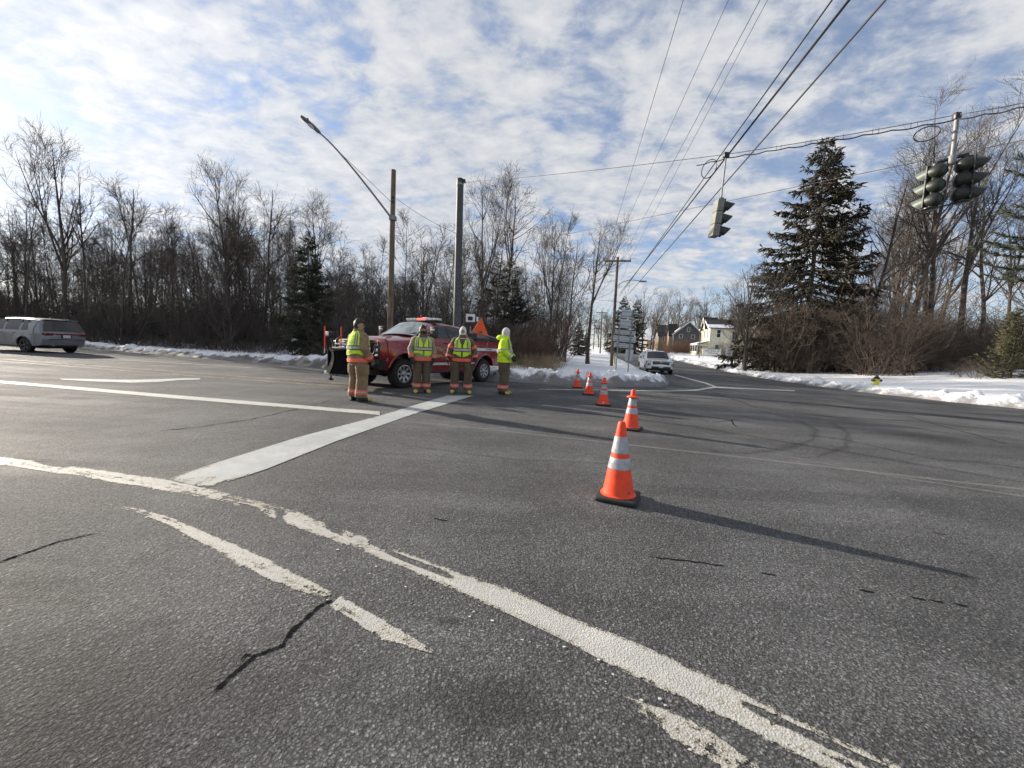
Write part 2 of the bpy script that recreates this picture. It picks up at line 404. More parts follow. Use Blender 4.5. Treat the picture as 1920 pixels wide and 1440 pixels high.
def asphalt():
    t = NT('worn asphalt')
    # main road runs along (.976,-.215): stretched coordinates give the wheel tracks and salt streaks
    vs = t.mapping((.07, 1.0, 1), R(12.4)); vs2 = t.mapping((.16, .9, 1), R(-14))
    wn = t.n('ShaderNodeTexNoise'); wn.inputs['Scale'].default_value = 75; wn.inputs['Detail'].default_value = 3; t.t.links.new(t.tc.outputs['Object'], wn.inputs['Vector'])
    wv = t.n('ShaderNodeVectorMath', operation='MULTIPLY_ADD'); t.t.links.new(wn.outputs['Color'], wv.inputs[0]); wv.inputs[1].default_value = (.015, .015, .015); t.t.links.new(t.tc.outputs['Object'], wv.inputs[2])
    agg = t.vor(98, wv.outputs[0]); agg2 = t.vor(46, wv.outputs[0])
    fine = t.noise(210, 3, .7); med = t.noise(9, 6, .62); big = t.noise(.45, 5, .6)
    streak = t.noise(1.25, 8, .68, .2, vs); streak2 = t.noise(.8, 5, .6, .3, vs2)
    base = t.mix(t.ramp(streak, .36, .66), (.118, .121, .126), (.222, .226, .232))
    base = t.mix(t.ramp(streak2, .45, .75, 0, .5), base, (.245, .248, .252))
    base = t.mix(t.ramp(big, .48, .64, 0, .75), base, (.094, .097, .101))
    base = t.mix(t.ramp(med, .50, .8, 0, .4), base, (.238, .236, .233))
    base = t.mix(t.ramp(t.noise(3.2, 6, .7), .52, .74, 0, .45), base, (.085, .083, .081))
    # stones of different shade set in dark binder
    sep = t.n('ShaderNodeSeparateColor'); t.t.links.new(agg.outputs['Color'], sep.inputs[0])
    base = t.mix(t.ramp(sep.outputs[0], .70, 1.0, 0, .55), base, (.42, .415, .41))
    base = t.mix(t.ramp(sep.outputs[1], .58, .95, 0, .62), base, (.05, .0495, .049))
    jit = t.math('ADD', agg.outputs['Distance'], t.math('MULTIPLY', t.math('SUBTRACT', fine, .5), 1.1))
    stone = t.ramp(jit, .74, .36)
    base = t.mix(t.math('MULTIPLY_ADD', stone, .66, .34), (.040, .039, .038), base)
    # tar dark stain of its own shape in the near foreground, and oil drips
    for (cx, cy, rx, ry, amt) in STAINS:
        mp = t.mapping((1 / rx, 1 / ry, 0), 0, (-cx / rx, -cy / ry, 0))
        ln = t.n('ShaderNodeVectorMath', operation='LENGTH'); t.t.links.new(mp, ln.inputs[0])
        f = t.math('ADD', ln.outputs['Value'], t.math('MULTIPLY', t.math('SUBTRACT', t.noise(6.5, 8, .8), .5), 4.2))
        base = t.mix(t.ramp(f, 1.5, .35, 0, amt), base, (.026, .025, .025))
    sp = t.noise(2.6, 3, .5, .6, t.mapping((.35, 1, 1), R(12.4)))
    base = t.mix(t.ramp(sp, .70, .78, 0, .5), base, (.035, .034, .033))
    h = t.math('ADD', t.math('MULTIPLY', stone, .8), t.math('ADD', t.math('MULTIPLY', t.ramp(agg2.outputs['Distance'], 0.0, .75, 1, 0), .45), t.math('MULTIPLY', fine, .45)))
    # coarse open texture on the slip lane, worn smoother on the through lanes
    rough_patch = t.ramp(t.noise(.7, 4, .6), .35, .65, .30, 1.0)
    nr = t.bump(t.math('MULTIPLY', h, rough_patch), 1.0, .021)
    nr = t.bump(t.noise(18, 5, .6), .35, .012, nr)
    r = t.ramp(streak, .3, .7, .72, .9)
    return t.fin(base, r, 0, nr, .25)

def road_paint(name, col, wear=.5, old=(.36, .345, .31), thin=0.0):
    """u (uv.x) runs across the stripe 0..1, v along it in metres, vertex value 'wear' adds chipping"""
    t = NT(name)
    uv = t.n('ShaderNodeSeparateXYZ'); t.t.links.new(t.tc.outputs['UV'], uv.inputs[0])
    e = t.math('MINIMUM', uv.outputs[0], t.math('SUBTRACT', 1.0, uv.outputs[0]))
    at_ = t.n('ShaderNodeAttribute', attribute_name='wear')
    n1 = t.noise(38, 7, .75); n2 = t.noise(7.5, 7, .70, .6); n3 = t.noise(190, 3, .65)
    fl = t.noise(1.0, 7, .72, .35, t.mapping((2.6, 1.15, 1), 0, (0, 0, 0), 'UV'))     # flakes lost lengthwise
    edge = t.ramp(e, 0.0, .20, .30, 0)
    chip = t.math('ADD', t.math('MULTIPLY', n2, .42), t.math('MULTIPLY', n1, .40))
    chip = t.math('ADD', chip, t.math('MULTIPLY', fl, .38))
    chip = t.math('ADD', chip, t.math('MULTIPLY', n3, .22))
    chip = t.math('ADD', chip, t.math('MULTIPLY', edge, .42))
    chip = t.math('ADD', chip, t.math('MULTIPLY', at_.outputs['Fac'], .42))
    lim = .922 - .16 * wear
    mask = t.ramp(chip, lim, lim + .022, 1, 0)
    c = t.mix(t.ramp(n2, .3, .72), tuple(x * .78 for x in col), col)
    c = t.mix(t.ramp(t.noise(1.7, 5, .65), .42, .68, 0, .45), c, tuple(x * .62 for x in col))
    c = t.mix(t.ramp(n1, .48, .76, 0, .55), c, old)
    c = t.mix(t.ramp(chip, lim - .10, lim, 0, .6), c, (.34, .30, .22))
    c = t.mix(t.ramp(n3, .50, .72, 0, .62), c, (.13, .13, .13))
    nr = t.bump(t.math('ADD', t.math('MULTIPLY', t.ramp(t.vor(105).outputs['Distance'], 0.0, .75, 1, 0), .5), t.math('MULTIPLY', n3, .7)), .55, .007)
    t.fin(c, .7, 0, nr, .25)
    tr = t.n('ShaderNodeBsdfTransparent'); mx = t.n('ShaderNodeMixShader')
    if thin: mask = t.math('MULTIPLY', mask, 1 - thin)
    t.t.links.new(mask, mx.inputs[0]); t.t.links.new(tr.outputs[0], mx.inputs[1]); t.t.links.new(t.bsdf.outputs[0], mx.inputs[2])
    t.t.links.new(mx.outputs[0], t.out.inputs[0])
    return t.m
def crack_mat(name, col, lo, hi, amt=1.0):
    t = NT(name)
    uv = t.n('ShaderNodeSeparateXYZ'); t.t.links.new(t.tc.outputs['UV'], uv.inputs[0])
    e = t.math('MINIMUM', uv.outputs[0], t.math('SUBTRACT', 1.0, uv.outputs[0]))
    m = t.ramp(t.math('ADD', e, t.math('MULTIPLY', t.noise(24, 6, .75), .9)), lo, hi, 0, amt)
    t.fin(col, 1.0, 0, None, 0.0)
    tr = t.n('ShaderNodeBsdfTransparent'); mx = t.n('ShaderNodeMixShader')
    t.t.links.new(m, mx.inputs[0]); t.t.links.new(tr.outputs[0], mx.inputs[1]); t.t.links.new(t.bsdf.outputs[0], mx.inputs[2])
    t.t.links.new(mx.outputs[0], t.out.inputs[0]); return t.m
def snow_field():
    t = NT('snow field'); g = t.tc.outputs['Object']
    n = t.noise(.25, 5, .6); n2 = t.noise(2.2, 6, .62); at_ = t.n('ShaderNodeAttribute', attribute_name='litter')
    c = t.mix(t.ramp(n, .3, .7), (.80, .815, .85), (.87, .875, .885))
    f = t.math('ADD', t.math('MULTIPLY', at_.outputs['Fac'], .55), t.math('MULTIPLY', n2, .75))
    c = t.mix(t.ramp(f, .60, .82, 0, .9), c, (.085, .060, .042))
    c = t.mix(t.ramp(t.noise(5, 6, .7), .70, .78, 0, .6), c, (.16, .12, .09))
    nr = t.bump(t.noise(1.1, 6, .6), .5, .12); nr = t.bump(t.noise(14, 5, .65), .4, .03, nr)
    return t.fin(c, .72, 0, nr)
def snow_bank(name, dirt, lo, hi):
    t = NT(name)
    n2 = t.noise(1.5, 6, .68, .4); n3 = t.noise(7, 6, .7)
    at_ = t.n('ShaderNodeAttribute', attribute_name='foot')
    c = t.mix(t.ramp(n3, .3, .7), (.74, .755, .78), (.87, .875, .885))
    f = t.math('ADD', t.math('MULTIPLY', n2, .7), t.math('MULTIPLY', n3, .35))
    f = t.math('ADD', f, t.math('MULTIPLY', at_.outputs['Fac'], .30))
    c = t.mix(t.ramp(f, lo, hi, 0, dirt), c, (.085, .074, .064))
    nr = t.bump(t.noise(9, 7, .7), .9, .06); nr = t.bump(t.noise(45, 4, .7), .5, .015, nr)
    return t.fin(c, .75, 0, nr)
build_mats()
_s = [gp(915, 1320), gp(840, 1165), gp(60, 1120), gp(150, 1330)]
STAINS = [(_s[0].x, _s[0].y, .26, .12, .42), (_s[1].x, _s[1].y, .06, .03, .6), (_s[2].x, _s[2].y, .35, .12, .35), (_s[3].x, _s[3].y, .75, .35, .40)]
M['asphalt'] = asphalt()
M['paint_white'] = road_paint('worn white road paint', (.60, .59, .55), .50)
M['paint_stop'] = road_paint('white thermoplastic stop bar', (.52, .54, .53), .0, (.40, .40, .385))
M['paint_yellow'] = road_paint('faded yellow road paint', (.33, .245, .14), 1.2, (.26, .21, .14))
M['paint_faint'] = road_paint('faint whitish seam', (.27, .262, .255), 1.25)
M['flake'] = pm('loose paint flakes', (.58, .57, .53), .7)
M['crack'] = crack_mat('open pavement crack', (.016, .016, .016), .60, .76)
M['dark_mark'] = crack_mat('faint dark mark', (.04, .04, .04), .45, 1.0, .22)  # thin dark overlay for tyre marks, a stain line and dark bands
M['seam'] = crack_mat('pale worn seam', (.36, .35, .335), .62, .92, .34)
M['snow'] = snow_field()
M['bank_left'] = snow_bank('ploughed snow bank with dirt', .92, .52, .68)
M['bank_corner'] = snow_bank('ploughed snow bank', .85, .54, .72)
M['bank_right'] = snow_bank('ploughed snow bank with less dirt', .75, .60, .82)  # same snow colours as the other banks, less dirt
# ------------------------------------------------------------------ road outline (world metres)
VX, VY = .215, .976                                         # direction of the side road
side_left = [gp(1221, 700), gp(1183, 685), gp(1152, 669)]
side_left = [(p.x, p.y) for p in side_left]
far_l = (side_left[-1][0] + VX * 130, side_left[-1][1] + VY * 130)
EDGE_L = [(-120, 58), (-60, 37.5), (-28.2, 26.0), (-8.83, 18.63), (-3, 16.35), (1.5, 15.35), (4.6, 15.7), (6.6, 17.0), (7.6, 18.9)] + side_left + [far_l]
EDGE_R = [(120, -11), (60, 2.0), (30, 8.7), (23, 11.0), (19.9, 13.0), (18.3, 15.8), (17.75, 19.9), (19.2, 28.3), (22.0, 41.0), (22.0 + VX * 60, 41 + VY * 60), (22 + VX * 160, 41 + VY * 160)]
ROAD = EDGE_L + EDGE_R[::-1] + [(120, -40), (-60, -25), (-120, 5)]
RP = np.array(ROAD)
def road_sd(X, Y):
    """signed distance to the road outline, negative inside"""
    P = np.stack([X.ravel(), Y.ravel()], 1); d = np.full(len(P), 1e9); ins = np.zeros(len(P), bool)
    n = len(RP)
    for i in range(n):
        a, b = RP[i], RP[(i + 1) % n]; ab = b - a
        t = np.clip(((P - a) @ ab) / (ab @ ab), 0, 1)
        d = np.minimum(d, np.hypot(*(P - a - t[:, None] * ab).T))
        c = (a[1] > P[:, 1]) != (b[1] > P[:, 1])
        with np.errstate(divide='ignore', invalid='ignore'):
            xi = a[0] + (P[:, 1] - a[1]) / (b[1] - a[1]) * ab[0]
        ins ^= c & (P[:, 0] < xi)
    return np.where(ins, -d, d).reshape(X.shape)
def fbm(X, Y, f, seed=0, oct=4):
    out = np.zeros(X.shape); a = 1.0; rs = np.random.RandomState(seed)
    for _ in range(oct):
        for _k in range(3):
            th, ph = rs.rand() * 6.28, rs.rand() * 6.28
            out += a / 3 * np.sin((X * math.cos(th) + Y * math.sin(th)) * f + ph + 1.3 * np.sin((X * math.sin(th * 2) + Y * math.cos(th * 2)) * f * .7 + ph * 2))
        f *= 2.1; a *= .5
    return out
def hterrain(X, Y):
    X = np.asarray(X, float); Y = np.asarray(Y, float)
    sd = road_sd(np.atleast_1d(X), np.atleast_1d(Y)).reshape(X.shape)
    o = np.clip(sd, 0, 60)
    z = zroad(X, Y) + .16 + .020 * o * np.exp(-o / 40) + .05 * fbm(X, Y, .35, 3) * np.clip(o / 4, 0, 1)
    ss = np.clip((X - 20) / 14, 0, 1); ss = ss * ss * (3 - 2 * ss)
    z = z + np.where((X > 17) & (Y < 75), (.022 + .058 * ss * np.clip((62 - Y) / 22, 0, 1)) * np.clip(o - 1.5, 0, 15), 0)
    return np.where(sd < .25, zroad(X, Y) - .35, z)
def hz(x, y): return float(hterrain(np.array([float(x)]), np.array([float(y)]))[0])

# ------------------------------------------------------------------ road sheet
def road_sheet():
    bm = bmesh.new()
    grow = []
    n = len(RP)
    for i in range(n):
        a, b, c = RP[i - 1], RP[i], RP[(i + 1) % n]
        d1 = (b - a) / np.linalg.norm(b - a); d2 = (c - b) / np.linalg.norm(c - b)
        nn = np.array([-(d1[1] + d2[1]), d1[0] + d2[0]]); nn /= np.linalg.norm(nn)
        grow.append(b + nn * .9)
    vs = [bm.verts.new((p[0], p[1], 0)) for p in grow]
    f = bm.faces.new(vs); bmesh.ops.triangulate(bm, faces=[f])
    for s in list(range(30, 60, 2)) + list(range(60, 240, 6)):
        bmesh.ops.bisect_plane(bm, geom=list(bm.verts) + list(bm.edges) + list(bm.faces), plane_co=(VX * s, VY * s, 0), plane_no=(VX, VY, 0))
    for v in bm.verts: v.co.z = float(zroad(v.co.x, v.co.y))
    bmesh.ops.recalc_face_normals(bm, faces=bm.faces)
    if sum(f.normal.z for f in bm.faces) < 0: bmesh.ops.reverse_faces(bm, faces=bm.faces)
    me = bpy.data.meshes.new('road'); bm.to_mesh(me); bm.free()
    return tag(obj('road', me, None, M['asphalt']), 'grey worn asphalt of the wide road junction', kind='structure')
road_sheet()

def terrain():
    xs = np.concatenate([np.linspace(-420, -95, 28)[:-1], np.linspace(-95, -50, 40)[:-1], np.arange(-50, 50, .6), np.linspace(50, 95, 40)[1:], np.linspace(100, 420, 26)])
    ys = np.concatenate([np.linspace(-160, 0, 18)[:-1], np.arange(0, 62, .6), np.linspace(62, 130, 60)[1:], np.linspace(134, 520, 34)])
    X, Y = np.meshgrid(xs, ys); Z = hterrain(X, Y)
    V = np.stack([X, Y, Z], 2).reshape(-1, 3); nx, ny = len(xs), len(ys)
    i = np.arange(nx * ny).reshape(ny, nx)
    F = np.stack([i[:-1, :-1], i[:-1, 1:], i[1:, 1:], i[1:, :-1]], 2).reshape(-1, 4)
    me = npmesh('snow_ground', V, F, M['snow'])
    sd = road_sd(X, Y)
    # leaf litter shows under the trees, clean snow on the open verges
    left = (X + .215 * (Y - 20) < 5) & (sd > 2.2)
    t = VX * X + VY * Y
    right = (X > 17) & (sd > 9.0) & (t < 60)
    lit = np.where(left, np.clip((sd - 2.5) / 3, 0, 1) * .45, 0) + np.where(right, np.clip((sd - 9.0) / 5, 0, 1) * .45, 0)
    a = me.attributes.new('litter', 'FLOAT', 'POINT'); a.data.foreach_set('value', lit.ravel().astype(np.float32))
    return tag(obj('snow_ground', me), 'snow covered ground beside the roads', kind='structure')
terrain()

# ------------------------------------------------------------------ painted markings
def strip(name, A, B, mat, label, dz=.003, wear=None, holes=(), NC=2):
    """ribbon between two polylines of world points"""
    def dense(P):
        P = [Vector(p) for p in P]; out = []; 
        for i in range(len(P) - 1):
            for k in range(SUB): out.append(P[i].lerp(P[i + 1], k / SUB))
        return out + [P[-1]]
    SUB = 16 if holes else 8
    A, B = dense(A), dense(B); n = len(A)
    me = bpy.data.meshes.new(name); vs = []; fs = []; uvs = []; w = []
    L = 0; 
    for i in range(n):
        if i: L += (A[i] - A[i - 1]).length
        for k in range(NC + 1):
            p = A[i].lerp(B[i], k / NC)
            vs.append((p.x, p.y, float(zroad(p.x, p.y)) + dz)); uvs.append((k / NC, L))
            if wear is None: w.append(0.0)
            else:
                q = i / (n - 1) * (len(wear) - 1); a = int(min(q, len(wear) - 2)); w.append(wear[a] + (wear[a + 1] - wear[a]) * (q - a))
            for (s0, s1, u0, u1) in holes:         # bare patches inside the paint
                f1 = min((i / SUB - s0) / .30, (s1 - i / SUB) / .30, 1); f2 = min((k / NC - u0) / .14, (u1 - k / NC) / .14, 1)
                w[-1] += 1.15 * max(0, f1) * max(0, f2)
    for i in range(n - 1):
        for k in range(NC): fs.append(((NC + 1) * i + k, (NC + 1) * (i + 1) + k, (NC + 1) * (i + 1) + k + 1, (NC + 1) * i + k + 1))
    me.from_pydata(vs, [], fs)
    bm = bmesh.new(); bm.from_mesh(me)
    for f in bm.faces:
        if f.normal.z < 0: f.normal_flip()
    bm.to_mesh(me); bm.free()
    ul = me.uv_layers.new(name='UVMap')
    for lp in me.loops: ul.data[lp.index].uv = uvs[lp.vertex_index]
    a = me.attributes.new('wear', 'FLOAT', 'POINT'); a.data.foreach_set('value', w)
    return tag(obj(name, me, None, mat), label, kind='structure')
def px(*pts): return [gp(x, y) for x, y in pts]
# near edge line: upper and lower edge read off the photograph
strip('edge_line', px((-260, 836), (0, 855), (150, 875), (300, 896), (400, 915), (480, 937), (560, 960), (650, 992), (750, 1032), (850, 1067), (960, 1106), (1060, 1155), (1160, 1193), (1260, 1235), (1360, 1283), (1460, 1328), (1560, 1376), (1660, 1421), (1900, 1530)),
      px((-260, 850), (0, 874), (150, 895), (300, 921), (400, 940), (480, 962), (560, 994), (650, 1026), (750, 1065), (850, 1107), (960, 1155), (1060, 1203), (1160, 1256), (1260, 1303), (1360, 1352), (1460, 1402), (1560, 1452), (1660, 1502), (1900, 1620)),
      M['paint_white'], 'worn white edge line crossing the foreground', wear=[.1, .2, .22, .18, .30, .34, .2, .24, .2, .15, .05, .02, .0, .04, .08, .15, .18, .2, .2],
      holes=[(7.75, 9.05, .24, .62), (7.4, 7.9, -.2, .40), (6.55, 6.95, -.2, .55), (5.45, 5.72, .15, 1.2), (4.6, 5.1, .6, 1.2), (14.15, 18.2, .22, .46), (1.45, 1.9, -.1, .4), (15.6, 16.6, .55, .68)], NC=14)
strip('edge_line', px((1165, 1302), (1200, 1312), (1260, 1333), (1330, 1365), (1420, 1430), (1520, 1500)), px((1172, 1312), (1205, 1345), (1262, 1392), (1335, 1440), (1400, 1475), (1490, 1530)),
      M['paint_white'], 'flaking remnant of white paint below the foreground line', .0045, [.5, .36, .30, .30, .32, .36])
strip('gore_stripe', px((195, 944), (260, 953), (330, 972), (400, 1003), (450, 1024), (520, 1056), (590, 1091), (630, 1112)), px((197, 946), (255, 962), (315, 987), (362, 1014), (400, 1032), (455, 1068), (545, 1106), (600, 1122)),
      M['paint_white'], 'chipped tapering white stripe in the left foreground', .003, [.5, .35, .25, .22, .15, .18, .2, .3])
strip('gore_stripe', px((640, 1117), (680, 1140), (730, 1168), (780, 1197), (825, 1228)), px((615, 1140), (660, 1165), (715, 1203), (770, 1217), (822, 1231)),
      M['paint_white'], 'lower pointed piece of the chipped tapering white stripe', .003, [.2, .15, .2, .22, .4])
strip('stop_line', px((308, 899), (420, 864), (560, 820), (700, 783), (838, 742)), px((392, 916), (500, 880), (630, 828), (760, 782), (888, 742)),
      M['paint_stop'], 'wide white stop line in front of the firefighters', .0055, [.5, 0, -.1, .2, 0])
strip('lane_line', px((-300, 694), (0, 713.5), (350, 743), (712, 772)), px((-300, 699), (0, 719), (350, 749.5), (712, 779)),
      M['paint_white'], 'white lane line running to the stop line', .006, [.1, .1, -.1, .05])
strip('seam_line', px((0, 726), (220, 742), (440, 757)), px((0, 728), (220, 745), (440, 760)), M['seam'], 'faint pale seam beside the lane line', .005)
strip('seam_line', px((520, 771), (700, 785), (900, 802), (1150, 829), (1400, 856), (1920, 914), (2300, 960)), px((520, 773.5), (700, 788), (900, 806), (1150, 834), (1400, 862), (1920, 923), (2300, 972)), M['seam'], 'faint pale seam crossing the junction', .005)
strip('seam_line', px((1450, 851), (1660, 890), (1920, 929), (2300, 985)), px((1450, 853), (1660, 894), (1920, 935), (2300, 992)), M['seam'], 'short pale seam at the right of the junction', .006)
strip('turn_arrow', px((112, 710.5), (180, 711.5), (250, 712.5), (300, 711), (340, 709.5), (376, 709.5)), px((118, 712.5), (180, 715.6), (245, 718), (300, 716.3), (335, 713), (374, 712)),
      M['paint_stop'], 'white turn arrow painted in the left lane', .006)
for k in (0, 1):
    o = 5.5 * k
    strip('centre_line', px((-300, 651 + o * .6), (10, 673 + o * .7), (320, 695 + o), (640, 718 + o), (860, 742 + o)), px((-300, 653 + o * .6), (10, 675 + o * .7), (320, 697.5 + o), (640, 721 + o), (860, 745.5 + o)),
          M['paint_yellow'], 'faded double yellow centre line, %s stripe' % ('far' if k == 0 else 'near'), .005, [.1, .05, .1, .05, .3])
strip('shoulder_line', px((225, 674), (330, 680), (600, 697)), px((225, 675.5), (330, 681.7), (600, 699)), M['paint_faint'], 'faint white shoulder line before the left snowbank', .005)
strip('shoulder_line', px((1010, 729.5), (1120, 730.5), (1250, 732.5), (1300, 731), (1338, 725)), px((1010, 731), (1120, 732.3), (1250, 734.3), (1305, 732.8), (1344, 727)), M['paint_white'], 'white line along the snowy corner', .006, [.3, .2, .1, 0, 0])
strip('shoulder_line', px((1262, 703), (1290, 711), (1320, 719), (1337, 725)), px((1267, 702.5), (1296, 710.5), (1327, 718.5), (1345, 725.5)), M['paint_white'], 'white line beside the white car leading to the fork', .007, [.1, 0, 0, 0])
strip('shoulder_line', px((1340, 725.2), (1400, 727.8), (1490, 731.8)), px((1340, 727.2), (1400, 730), (1490, 734)), M['paint_white'], 'white stop line across the mouth of the side road', .008, [0, .1, .2])
strip('centre_line', px((1500, 731), (1430, 720), (1350, 707), (1300, 697)), px((1488, 732), (1422, 721), (1346, 708), (1297, 697.5)), M['paint_yellow'], 'faded yellow centre line of the side road', .006, [.2, .1, .1, .2])

def crack(pts, w, label, seed, mat='crack', jit=1.0):
    rs = random.Random(seed); P = px(*pts); D = []
    for i in range(len(P) - 1):
        for k in range(6):
            q = P[i].lerp(P[i + 1], k / 6); L = (P[i + 1] - P[i]).length
            D.append(q + Vector((rs.uniform(-1, 1), rs.uniform(-1, 1), 0)) * min(.05, L * .03) * jit)
    D.append(P[-1]); A = []; B = []
    for i, p in enumerate(D):
        t = (D[min(i + 1, len(D) - 1)] - D[max(i - 1, 0)]).normalized(); n = Vector((-t.y, t.x, 0))
        ww = w * (.55 + .9 * rs.random()) * (0.35 if i in (0, len(D) - 1) else 1)
        A.append(p + n * ww); B.append(p - n * ww)
    SUBs = strip('pavement_crack', A, B, M[mat], label, .003 if mat == 'crack' else .0022)
    return SUBs
crack([(622, 1126), (600, 1136), (585, 1150), (560, 1172), (545, 1185), (528, 1212), (478, 1230), (440, 1262), (400, 1298)], .016, 'dark crack running down from the chipped stripe', 1)
crack([(478, 1230), (460, 1228), (452, 1240)], .007, 'side branch of the crack below the chipped stripe', 11)
crack([(-40, 1068), (40, 1040), (110, 1016), (180, 1000)], .011, 'thin dark crack at the left edge of the foreground', 2)
crack([(1215, 1044), (1290, 1052), (1358, 1062)], .009, 'thin crack in the asphalt below the cone shadow', 3)
crack([(1335, 735), (1420, 765), (1500, 776), (1560, 782), (1720, 790), (1920, 812)], .028, 'long dark sealed crack across the right of the junction', 4)
crack([(1230, 742), (1400, 752), (1600, 768), (1920, 795)], .03, 'dark sealed seam near the far kerb', 5)
crack([(1380, 800), (1372, 788), (1340, 792), (1300, 787)], .02, 'small forked crack behind the cones', 6)
crack([(1500, 812), (1590, 826), (1680, 846), (1760, 862), (1850, 868), (1960, 884)], .016, 'fine crack at the right of the junction', 7)
crack([(1480, 748), (1560, 760), (1700, 780), (1920, 842)], .018, 'fine dark crack towards the right frame edge', 8)
crack([(640, 746), (560, 766), (480, 785), (380, 800), (300, 808)], .016, 'crack crossing the lane line near the man in front', 9)
crack([(760, 835), (840, 846), (960, 862), (1080, 866), (1180, 872)], .05, 'faint dark stain line behind the stop line', 10, 'dark_mark', .4)
crack([(1420, 768), (1500, 790), (1530, 806), (1525, 824), (1470, 842), (1400, 850), (1330, 846)], .10, 'curved tyre mark in the middle of the junction', 31, 'dark_mark', .15)
crack([(1560, 792), (1590, 812), (1585, 838), (1530, 858)], .09, 'second curved tyre mark in the middle of the junction', 32, 'dark_mark', .15)
crack([(900, 760), (1100, 775), (1300, 800), (1600, 850), (1920, 905)], .16, 'broad dark band across the junction', 33, 'dark_mark', .1)  # two long darker bands laid over the asphalt
crack([(1200, 745), (1400, 760), (1700, 800), (1920, 835)], .14, 'dark band near the far side of the junction', 34, 'dark_mark', .1)
for i, (x, y, s) in enumerate([(1440, 1077, .013), (1625, 1109, .016), (1720, 1123, .013), (1755, 1128, .011), (1800, 1135, .012), (826, 975, .012), (1760, 1001, .010)]):
    crack([(x - 13, y - 3), (x, y), (x + 13, y + 2)], s, 'small dark chip hole in the asphalt', 20 + i)
rsx = random.Random(4)
def flakes(n, line, spread, label):
    """loose chips of paint left beside a stripe"""
    P = px(*line); mb = MB()
    for _ in range(n):
        i = rsx.randrange(len(P) - 1); c = P[i].lerp(P[i + 1], rsx.random()) + Vector((rsx.gauss(0, spread), rsx.gauss(0, spread), .005)); r = rsx.uniform(.003, .010)
        a0 = rsx.random() * 6; mb.add([c + Vector((math.cos(a0 + k * 1.05) * r * rsx.uniform(.5, 1.4), math.sin(a0 + k * 1.05) * r * rsx.uniform(.4, .9), 0)) for k in range(6)], [tuple(range(6))])
    tag(mb.build('paint_flakes', M['flake']), label, kind='stuff')
flakes(26, [(560, 1010), (700, 1060), (900, 1150), (1100, 1245), (1200, 1300), (1330, 1400)], .035, 'scattered white paint flakes below the edge line')
flakes(12, [(260, 968), (450, 1045), (600, 1128), (760, 1215)], .03, 'scattered white paint flakes beside the tapering stripe')

# ------------------------------------------------------------------ ploughed snow banks
def bank(path, width, height, mat, label, seed, step=.085, rough=1.0, out=1):
    P = [Vector((p[0], p[1], 0)) for p in path]; D = []
    for i in range(len(P) - 1):
        n = max(1, int((P[i + 1] - P[i]).length / step))
        for k in range(n): D.append((P[i].lerp(P[i + 1], k / n), i + k / n))
    D.append((P[-1], len(P) - 1.0))
    # smooth the corners of the path
    C = [d[0] for d in D]
    for _ in range(25): C = [C[0]] + [(C[i - 1] + C[i] * 2 + C[i + 1]) / 4 for i in range(1, len(C) - 1)] + [C[-1]]
    K = 30; vs = []; foot = []; fs = []
    def val(a, q):
        if not hasattr(a, '__len__'): return a
        i = int(min(q, len(a) - 2)); return a[i] + (a[i + 1] - a[i]) * (q - i)
    for i, p in enumerate(C):
        t = (C[min(i + 1, len(C) - 1)] - C[max(i - 1, 0)]).normalized(); nn = Vector((-t.y, t.x, 0)) * out
        w, h = val(width, D[i][1]), val(height, D[i][1])
        f0 = noise.fractal(Vector((p.x * .8, p.y * .8, seed)), 1, 2, 4) 
        h *= 1 + .45 * f0
        for k in range(K):
            s = k / (K - 1)
            prof = (math.sin(min(s / .42, 1) * math.pi / 2) ** .8) if s < .42 else (1 - .72 * ((s - .42) / .58) ** 1.4)
            q = p + nn * (s * w - .15 + .22 * noise.noise(Vector((p.x * 1.5, p.y * 1.5, seed + 9))))
            zt = hz_cache(q.x, q.y)
            base = float(zroad(q.x, q.y)) - .03
            z = base + h * prof
            if s > .75: z = z * (1 - (s - .75) / .25) + (zt - .06) * (s - .75) / .25
            lump = noise.fractal(Vector((q.x * 2.1, q.y * 2.1, z * 2 + seed)), .8, 2, 5)
            cell = noise.voronoi(Vector((q.x * 2.6, q.y * 2.6, seed * 1.0)))[0][0]
            am = min(1, 5 * s) * (1 if s < .8 else (1 - s) / .2)
            cell2 = noise.voronoi(Vector((q.x * 6.5, q.y * 6.5, z * 6 + seed)))[0][0]
            z += rough * am * (h * (.26 * lump + .42 * (.45 - cell)) + .10 * (.42 - cell2))
            dx = rough * am * .10 * noise.noise(Vector((q.x * 3, q.y * 3, z * 5)))
            vs.append((q.x + nn.x * dx, q.y + nn.y * dx, z)); foot.append(max(0, 1 - s * 3.2))
    for i in range(len(C) - 1):
        for k in range(K - 1):
            a = i * K + k; fs.append((a, a + K, a + K + 1, a + 1) if out < 0 else (a, a + 1, a + K + 1, a + K))
    me = npmesh('snow_bank', vs, fs, mat)
    a = me.attributes.new('foot', 'FLOAT', 'POINT'); a.data.foreach_set('value', foot)
    return tag(obj('snow_bank', me), label, kind='structure')
def hz_cache(x, y): return float(zroad(x, y)) + .2
bank([(-75, 42.6), (-45, 32), (-28.2, 26.0), (-22, 23.6), (-15, 20.9), (-11, 19.4), (-8.83, 18.63), (-6, 17.5), (-3.5, 16.5)], [2, 2.2, 2.2, 2.2, 2.2, 2.2, 2.4, 2.4, 2], [.25, .28, .36, .31, .34, .50, .72, .75, .6],
     M['bank_left'], 'dirty ploughed snowbank along the far side of the road', 1)
